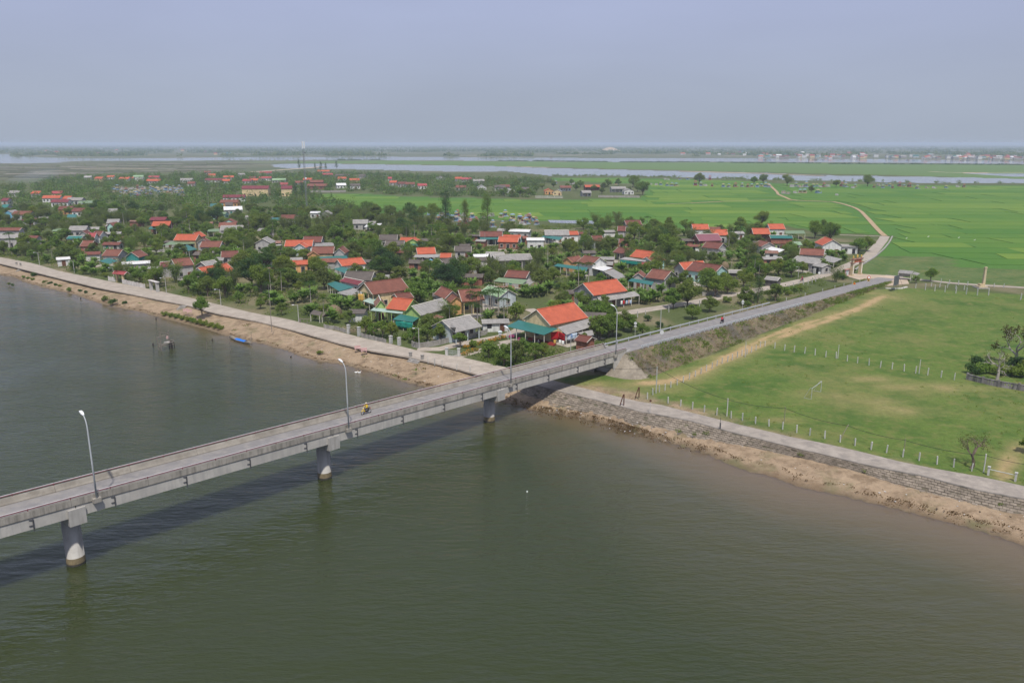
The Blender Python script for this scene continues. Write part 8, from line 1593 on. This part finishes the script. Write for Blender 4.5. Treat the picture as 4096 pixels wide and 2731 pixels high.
# ---- motorbikes and riders
m_tyre = plain('tyre', (0.02, 0.02, 0.02), 0.9, 0.1, 2.0); m_bike = plain('black_bike_paint', (0.025, 0.025, 0.03), 0.3, 0.1, 2.0); m_chrome = plain('bike_metal', (0.45, 0.45, 0.46), 0.35, 0.1, 3.0); m_skin = plain('skin', (0.36, 0.22, 0.15), 0.7, 0.08, 3.0); m_trouser = plain('dark_trousers', (0.035, 0.035, 0.06), 0.9, 0.2, 3.0); m_hat = plain('pale_helmet', (0.70, 0.62, 0.46), 0.5, 0.1, 3.0)
def motorbike(p, rz, label, accent):
    root = empty('motorbike', p, rz, label, 'motorbike')
    for x in (-0.62, 0.62):
        mb = MB(); ring = [(x + math.cos(6.2832 * i / 20) * 0.27, 0, 0.29 + math.sin(6.2832 * i / 20) * 0.27) for i in range(21)]; mb.tube(ring, 0.045, 6, caps=False); wh = mb.build('wheel', m_tyre, root, world=False); mb = MB()
        for i in range(5): mb.tube([(x, 0, 0.29), (x + math.cos(1.2566 * i) * 0.25, 0, 0.29 + math.sin(1.2566 * i) * 0.25)], 0.016, 4)
        mb.tube([(x, -0.05, 0.29), (x, 0.05, 0.29)], 0.05, 8); o = mb.build('rim', m_chrome, wh, world=False)
    def body(nm, mat, *tubes):
        mb = MB()
        for pts_, r_ in tubes: mb.tube(pts_, r_, 8)
        return mb.build(nm, mat, root, world=False, smooth=True)
    body('frame', m_bike, ([(0.42, 0, 0.82), (0.3, 0, 0.5), (0.05, 0, 0.36), (-0.2, 0, 0.42), (-0.5, 0, 0.62)], [0.07, 0.11, 0.10, 0.11, 0.07])); body('seat', m_bike, ([(0.1, 0, 0.72), (-0.2, 0, 0.76), (-0.6, 0, 0.80), (-0.78, 0, 0.80)], [0.06, 0.12, 0.11, 0.05])); body('fork', m_chrome, ([(0.40, 0.06, 0.9), (0.62, 0.07, 0.29)], [0.03, 0.025]), ([(0.40, -0.06, 0.9), (0.62, -0.07, 0.29)], [0.03, 0.025]))
    body('leg_shield', accent, ([(0.50, 0.15, 0.70), (0.30, 0.17, 0.42)], [0.07, 0.06]), ([(0.50, -0.15, 0.70), (0.30, -0.17, 0.42)], [0.07, 0.06]), ([(0.46, -0.13, 0.86), (0.46, 0.13, 0.86)], [0.09, 0.09])); body('handlebar', m_dark, ([(0.28, -0.33, 1.0), (0.42, 0, 0.98), (0.28, 0.33, 1.0)], [0.022, 0.03, 0.022])); body('headlight', m_lamp, ([(0.46, 0, 0.96), (0.56, 0, 0.94)], [0.09, 0.06])); body('front_fender', accent, ([(0.84, 0, 0.50), (0.62, 0, 0.60), (0.40, 0, 0.50)], [0.05, 0.06, 0.05])); body('exhaust', m_chrome, ([(0.0, -0.14, 0.28), (-0.45, -0.15, 0.30), (-0.85, -0.15, 0.38)], [0.03, 0.055, 0.05])); body('tail_light', m_sred, ([(-0.80, 0, 0.74), (-0.88, 0, 0.72)], [0.06, 0.05]))
    for sy in (-1, 1): body('mirror', m_dark, ([(0.33, 0.24 * sy, 1.0), (0.36, 0.3 * sy, 1.2), (0.36, 0.36 * sy, 1.22)], [0.012, 0.012, 0.05]))
    return root
def rider(p, rz, jacket, label, hat):
    """seated rider: one skinned body; jacket, hair and helmet on top"""
    root = empty('person', p, rz, label, 'person', None)
    J = {'pelvis': (-0.22, 0, 0.88), 'waist': (-0.20, 0, 1.02), 'chest': (-0.12, 0, 1.24), 'neck': (-0.08, 0, 1.42), 'head': (-0.05, 0, 1.56), 'top': (-0.05, 0, 1.68)}
    V = [J[k] for k in ('pelvis', 'waist', 'chest', 'neck', 'head', 'top')]; E = [(0, 1), (1, 2), (2, 3), (3, 4), (4, 5)]; Rr = [0.155, 0.14, 0.16, 0.062, 0.10, 0.085]
    for sy in (-1, 1):
        b0 = len(V); V += [(-0.12, 0.19 * sy, 1.36), (0.02, 0.27 * sy, 1.14), (0.24, 0.27 * sy, 1.03)]; E += [(2, b0), (b0, b0 + 1), (b0 + 1, b0 + 2)]; Rr += [0.075, 0.055, 0.04]
        h0 = len(V)
        V += [(0.30, 0.29 * sy, 1.03)]; Rr += [0.035]; E += [(b0 + 2, h0)]
        for f, (dx, dy) in enumerate(((0.05, -0.035), (0.065, -0.012), (0.062, 0.012), (0.05, 0.034))): V += [(0.32 + dx * 0.6, 0.29 * sy + dy, 1.04), (0.32 + dx * 0.9, 0.29 * sy + dy, 1.0)]; Rr += [0.011, 0.010]; E += [(h0, len(V) - 2), (len(V) - 2, len(V) - 1)]
        V += [(0.30, 0.29 * sy - 0.05 * sy, 1.01), (0.33, 0.29 * sy - 0.055 * sy, 0.99)]; Rr += [0.012, 0.011]; E += [(h0, len(V) - 2), (len(V) - 2, len(V) - 1)]
        b0 = len(V); V += [(-0.18, 0.11 * sy, 0.84), (0.16, 0.18 * sy, 0.78), (0.10, 0.18 * sy, 0.40), (0.06, 0.18 * sy, 0.33), (0.22, 0.19 * sy, 0.31)]; E += [(0, b0), (b0, b0 + 1), (b0 + 1, b0 + 2), (b0 + 2, b0 + 3), (b0 + 3, b0 + 4)]; Rr += [0.10, 0.085, 0.055, 0.045, 0.04]
    me = bpy.data.meshes.new('body'); me.from_pydata(V, E, []); o = link_mesh('body', me, None, root, world=False)
    o.modifiers.new('skin', 'SKIN'); sk = me.skin_vertices[0].data
    for i, r_ in enumerate(Rr): sk[i].radius = (r_, r_)
    sk[0].use_root = True; o.modifiers.new('sub', 'SUBSURF').levels = 1; o.modifiers['sub'].render_levels = 1; bpy.context.view_layer.update()
    me2 = bpy.data.meshes.new_from_object(o.evaluated_get(bpy.context.evaluated_depsgraph_get())); o.modifiers.clear(); o.data = me2; me2.materials.clear()
    for m_ in (m_skin, jacket, m_trouser): me2.materials.append(m_)
    for f in me2.polygons:
        c = f.center; f.use_smooth = True; f.material_index = 0 if c.z > 1.43 or (c.x > 0.24 and c.z > 0.9) or c.z < 0.36 else (2 if c.z < 0.93 and not (c.x > 0.2 and c.z > 0.95) else 1)
    def ell(nm, c, r_, mat, cut=-1.0):
        mb = MB(); n = 12; vs = []; th = [0.06 + 2.9 * k / 7 for k in range(8)]
        for a in th: vs += [(c[0] + r_[0] * math.sin(a) * math.cos(6.2832 * i / n), c[1] + r_[1] * math.sin(a) * math.sin(6.2832 * i / n), c[2] + r_[2] * max(math.cos(a), cut)) for i in range(n)]
        mb.add(vs, [(j * n + i, (j + 1) * n + i, (j + 1) * n + (i + 1) % n, j * n + (i + 1) % n) for j in range(7) for i in range(n)]); return mb.build(nm, mat, root, world=False, smooth=True)
    ell('helmet', (-0.06, 0, 1.62), (0.145, 0.135, 0.13), hat, -0.15); ell('hair', (-0.09, 0, 1.57), (0.115, 0.11, 0.13), m_black); ell('nose', (0.065, 0, 1.55), (0.025, 0.014, 0.02), m_skin)
    for sy in (-1, 1): ell('eye', (0.045, 0.036 * sy, 1.575), (0.012, 0.014, 0.01), m_black); ell('ear', (-0.05, 0.105 * sy, 1.56), (0.02, 0.012, 0.03), m_skin)
    mb = MB(); mb.box((0.05, 0, 1.51), (0.012, 0.05, 0.01)); mb.build('mouth', m_redc, root, world=False); return root
m_yj = plain('yellow_jacket', (0.70, 0.48, 0.03), 0.8, 0.15, 3.0); m_rj = plain('red_jacket', (0.55, 0.02, 0.03), 0.8, 0.15, 3.0); m_mj = plain('magenta_shirt', (0.42, 0.03, 0.10), 0.8, 0.15, 3.0); ab = math.atan2(BD.y, BD.x)
def on_bridge(t, x, y, zf, off0): 
    best = None
    for i in range(2000):
        s = -10 + i * 0.15; d0 = bpt(s, off0, zf(s)); w2 = d0.y * _c - (d0.z - CAM_H) * _s; sx = 2048 + 3186 * d0.x / w2; tx = TILES[t][0] + x / TILES[t][2]
        if best is None or abs(sx - tx) < best[0]: best = (abs(sx - tx), s)
    return bpt(best[1], off0, zf(best[1]) + 0.02)
p = on_bridge(12, 1040, 565, deck_z, -1.1); motorbike(p, ab + math.pi, 'black motorbike with yellow panels crossing the bridge', m_yj); rider(p, ab + math.pi, m_yj, 'person in a yellow jacket and pale hat riding across the bridge', m_hat)
p = on_bridge(14, 870, 205, road_z, 0.9); motorbike(p, ab + 0.05, 'dark motorbike climbing the approach road', m_bike); rider(p, ab + 0.05, m_rj, 'person in a red jacket riding on the approach road', m_black)
p = ground_at(8, 688, 282, 2.13); motorbike(p, -2.6, 'red motorbike on the village lane', m_redc); rider(p, -2.6, m_mj, 'person in a magenta shirt riding along the village lane', m_mj)
for k, (x, y) in enumerate([(1110, 852), (1195, 862)]): p = ground_at(23, x, y, 2.05); motorbike(p, 2.6 + 0.3 * k, '%s parked motorbike under the teal awning' % ('left' if k == 0 else 'right'), m_bike if k == 0 else m_swh)
# ---- litter on the banks: too many scraps to count
rs_ = np.random.RandomState(8); lit = []
for _ in range(420):
    if rs_.rand() < 0.5: a = rs_.uniform(0, len(TOE) - 1.01); k = int(a); q = Vector(TOE[k]).lerp(Vector(TOE[k + 1]), a - k); d_ = rs_.uniform(-0.5, 4.5); q = q + Vector((-0.75, -0.66, 0)) * d_; zz = max(0.1, 0.95 - 0.115 * d_)
    else: a = rs_.uniform(2, len(SHORE_L) - 1.01); k = int(a); q = Vector(SHORE_L[k]).lerp(Vector(SHORE_L[k + 1]), a - k); d_ = rs_.uniform(0.5, 7); q = q + Vector((0.5, 0.86, 0)) * d_; zz = 2.0 * min(1, d_ / 10.5) ** 0.8 * 0.95
    lit.append((q.x, q.y, zz + 0.04))
for nm, mat, sel, lab in (('pale_litter', plain('pale_scraps', (0.55, 0.53, 0.5), 0.7, 0.3, 2.0), lit[::2], 'pale plastic scraps washed up on the banks'), ('dark_litter', plain('driftwood_scraps', (0.10, 0.075, 0.05), 0.9, 0.3, 2.0), lit[1::2], 'dark driftwood scraps washed up on the banks')):
    mb = MB()
    for x, y, z in sel: s = rs_.uniform(0.05, 0.18); mb.box((x, y, z), (s * rs_.uniform(0.6, 2.2), s, s * 0.3), rs_.uniform(0, 3))
    tag(mb.build(nm, mat), lab, kind='stuff')
dk = []
for _ in range(900):
    a = rs_.uniform(0, len(TOE) - 1.01); k = int(a); q = Vector(TOE[k]).lerp(Vector(TOE[k + 1]), a - k) + Vector((-0.75, -0.66, 0)) * rs_.uniform(0.3, 7) * rs_.uniform(0.3, 1); dk.append((q.x, q.y, 0.4))
for _ in range(700):
    a = rs_.uniform(2, len(SHORE_L) - 1.01); k = int(a); q = Vector(SHORE_L[k]).lerp(Vector(SHORE_L[k + 1]), a - k) + Vector((0.5, 0.86, 0)) * rs_.uniform(0.2, 3.5); dk.append((q.x, q.y, 0.25))
scatter_leaves('washed_up_weed', dk, 0.10, 0.7, 9, 0.22, [leaf_mat('dead_weed', [(0.10, 0.06, 0.03), (0.2, 0.13, 0.07), (0.12, 0.08, 0.04)])], 'brown weed wrack along the water line', seed=44)
# ---------------------------------------------------------------- plant labels: nearest house and side
KIND_WORDS = {'tree': ('leafy tree', 'tree'), 'big': ('large spreading tree', 'tree'), 'small': ('small garden tree', 'tree'), 'shrub': ('low shrub', 'shrub'), 'bamboo': ('feathery bamboo clump', 'bamboo'), 'banana': ('banana plant', 'banana plant'), 'palm': ('slender areca palm', 'palm tree'), 'casuarina': ('casuarina tree', 'tree')}
REFS = {}
for g_, rc, r, lab in HOUSES:
    if lab:
        segs = []; cur = []
        for w_ in lab.split():
            if w_ in ('and', 'behind', 'beside', 'above', 'below', 'with', 'at', 'right', 'left', 'on', 'by', 'in', 'under', 'half', 'seen', 'almost', 'nearest') and len(cur) >= 4: segs.append(cur); cur = []
            cur.append(w_.strip(','))
        segs.append(cur); k = 1
        while ' '.join(sum(segs[:k], [])) in REFS and k < len(segs): k += 1
        ref = ' '.join(sum(segs[:k], []))
    else: ref = r['label'].replace('house from left with ', '').replace(' roof ', '-roofed house ').replace('house with ', '')
    REFS[ref] = r
HL = [(Vector(r.location), ref) for ref, r in REFS.items()]
INV = {r.name: ref for ref, r in REFS.items()}
for rc, o, r in SHEDS:
    d_ = Vector(o.location) - Vector(r.location); o['label'] = 'small %s roofed shed %s the %s' % (RNAME[rc].replace(' tiled', '').replace(' sheet', ''), 'behind' if d_.y > abs(d_.x) else ('left of' if d_.x < 0 else 'right of'), INV.get(r.name, 'house')); o['group'] = 'sheds among the houses'
same = {}
for kind, lst in PLANTS.items():
    word, cat = KIND_WORDS[kind]
    for o in lst:
        o['category'] = cat
        if o.get('label'): continue
        p = Vector(o.location); pd = pl_dist(p, [tuple(q[:2]) for q in SHORE])
        if p.y < 330 and pd < 9 and p.x < 5: tail, grp = 'along the water edge of the sandy bank', 'shrubs at the water edge'
        elif inside(p, PASTURE): tail, grp = 'behind the blackened low wall', 'plants behind the low wall'
        else:
            h_, ref = min(HL, key=lambda t: (t[0] - p).length_squared); d_ = p - h_
            side = 'behind' if d_.y > abs(d_.x) else ('in front of' if -d_.y > abs(d_.x) else ('left of' if d_.x < 0 else 'right of'))
            tail = '%s the %s' % (side, ref); grp = '%ss around the houses' % word
        o['group'] = grp; same.setdefault((word, tail), []).append(o)
for (word, tail), lst in same.items():
    lst.sort(key=lambda o: scr_x(o.location))
    for i, o in enumerate(lst): o['label'] = '%s %s' % (word, tail) if len(lst) == 1 else '%s %s from left %s' % (ordinal(i, 99), word, tail)
for o in list(bpy.data.objects):
    if o.parent is None and 'label' in o:
        w_ = o['label'].split()
        if len(w_) > 16: o['label'] = ' '.join(w_[:16]); print('LONG', ' '.join(w_))
for o in list(bpy.data.objects):
    for k in ('proto', 'own'):
        if k in o: del o[k]
# ---------------------------------------------------------------- haze: the air of a dusty day
mb = MB(); mb.box((0, 21000, 24.05), (60000, 43800, 55.5)); hz_o = mb.build('haze', None); hz_o.data.materials.clear()
m_hz = bpy.data.materials.new('haze_air'); m_hz.use_nodes = True; nt = m_hz.node_tree
for n_ in list(nt.nodes):
    if n_.type != 'OUTPUT_MATERIAL': nt.nodes.remove(n_)
pv = nt.nodes.new('ShaderNodeVolumePrincipled'); pv.inputs['Color'].default_value = (0.72, 0.84, 0.97, 1); pv.inputs['Density'].default_value = 0.00015; pv.inputs['Anisotropy'].default_value = 0.0
nt.links.new(pv.outputs[0], nt.nodes['Material Output'].inputs['Volume']); hz_o.data.materials.append(m_hz); tag(hz_o, 'thin bluish haze over the plain', kind='stuff')

# smoke drifting from a fire in the left village
q = ground_at(1, 190, 575); mb = MB(); n = 16; vs = []; prof = [(0.0, 0.05), (0.08, 0.35), (0.25, 0.7), (0.5, 1.0), (0.75, 0.8), (0.93, 0.4), (1.0, 0.05)]
for t, k in prof: vs += [(q.x - 16 + 62 * t, q.y + math.cos(6.2832 * i / n) * 9 * k, 9 + 11 * t + math.sin(6.2832 * i / n) * 6.5 * k) for i in range(n)]
mb.add(vs, [(j * n + i, j * n + (i + 1) % n, (j + 1) * n + (i + 1) % n, (j + 1) * n + i) for j in range(len(prof) - 1) for i in range(n)] + [tuple(range(n))[::-1], tuple(range((len(prof) - 1) * n, len(prof) * n))])
m_sm = bpy.data.materials.new('wood_smoke'); m_sm.use_nodes = True; nt = m_sm.node_tree
for n_ in list(nt.nodes):
    if n_.type != 'OUTPUT_MATERIAL': nt.nodes.remove(n_)
pv = nt.nodes.new('ShaderNodeVolumePrincipled'); pv.inputs['Color'].default_value = (0.75, 0.85, 1.0, 1); pv.inputs['Density'].default_value = 0.009
nt.links.new(pv.outputs[0], nt.nodes['Material Output'].inputs['Volume']); tag(mb.build('smoke', m_sm, smooth=True), 'thin bluish smoke drifting over the left village trees', kind='stuff')
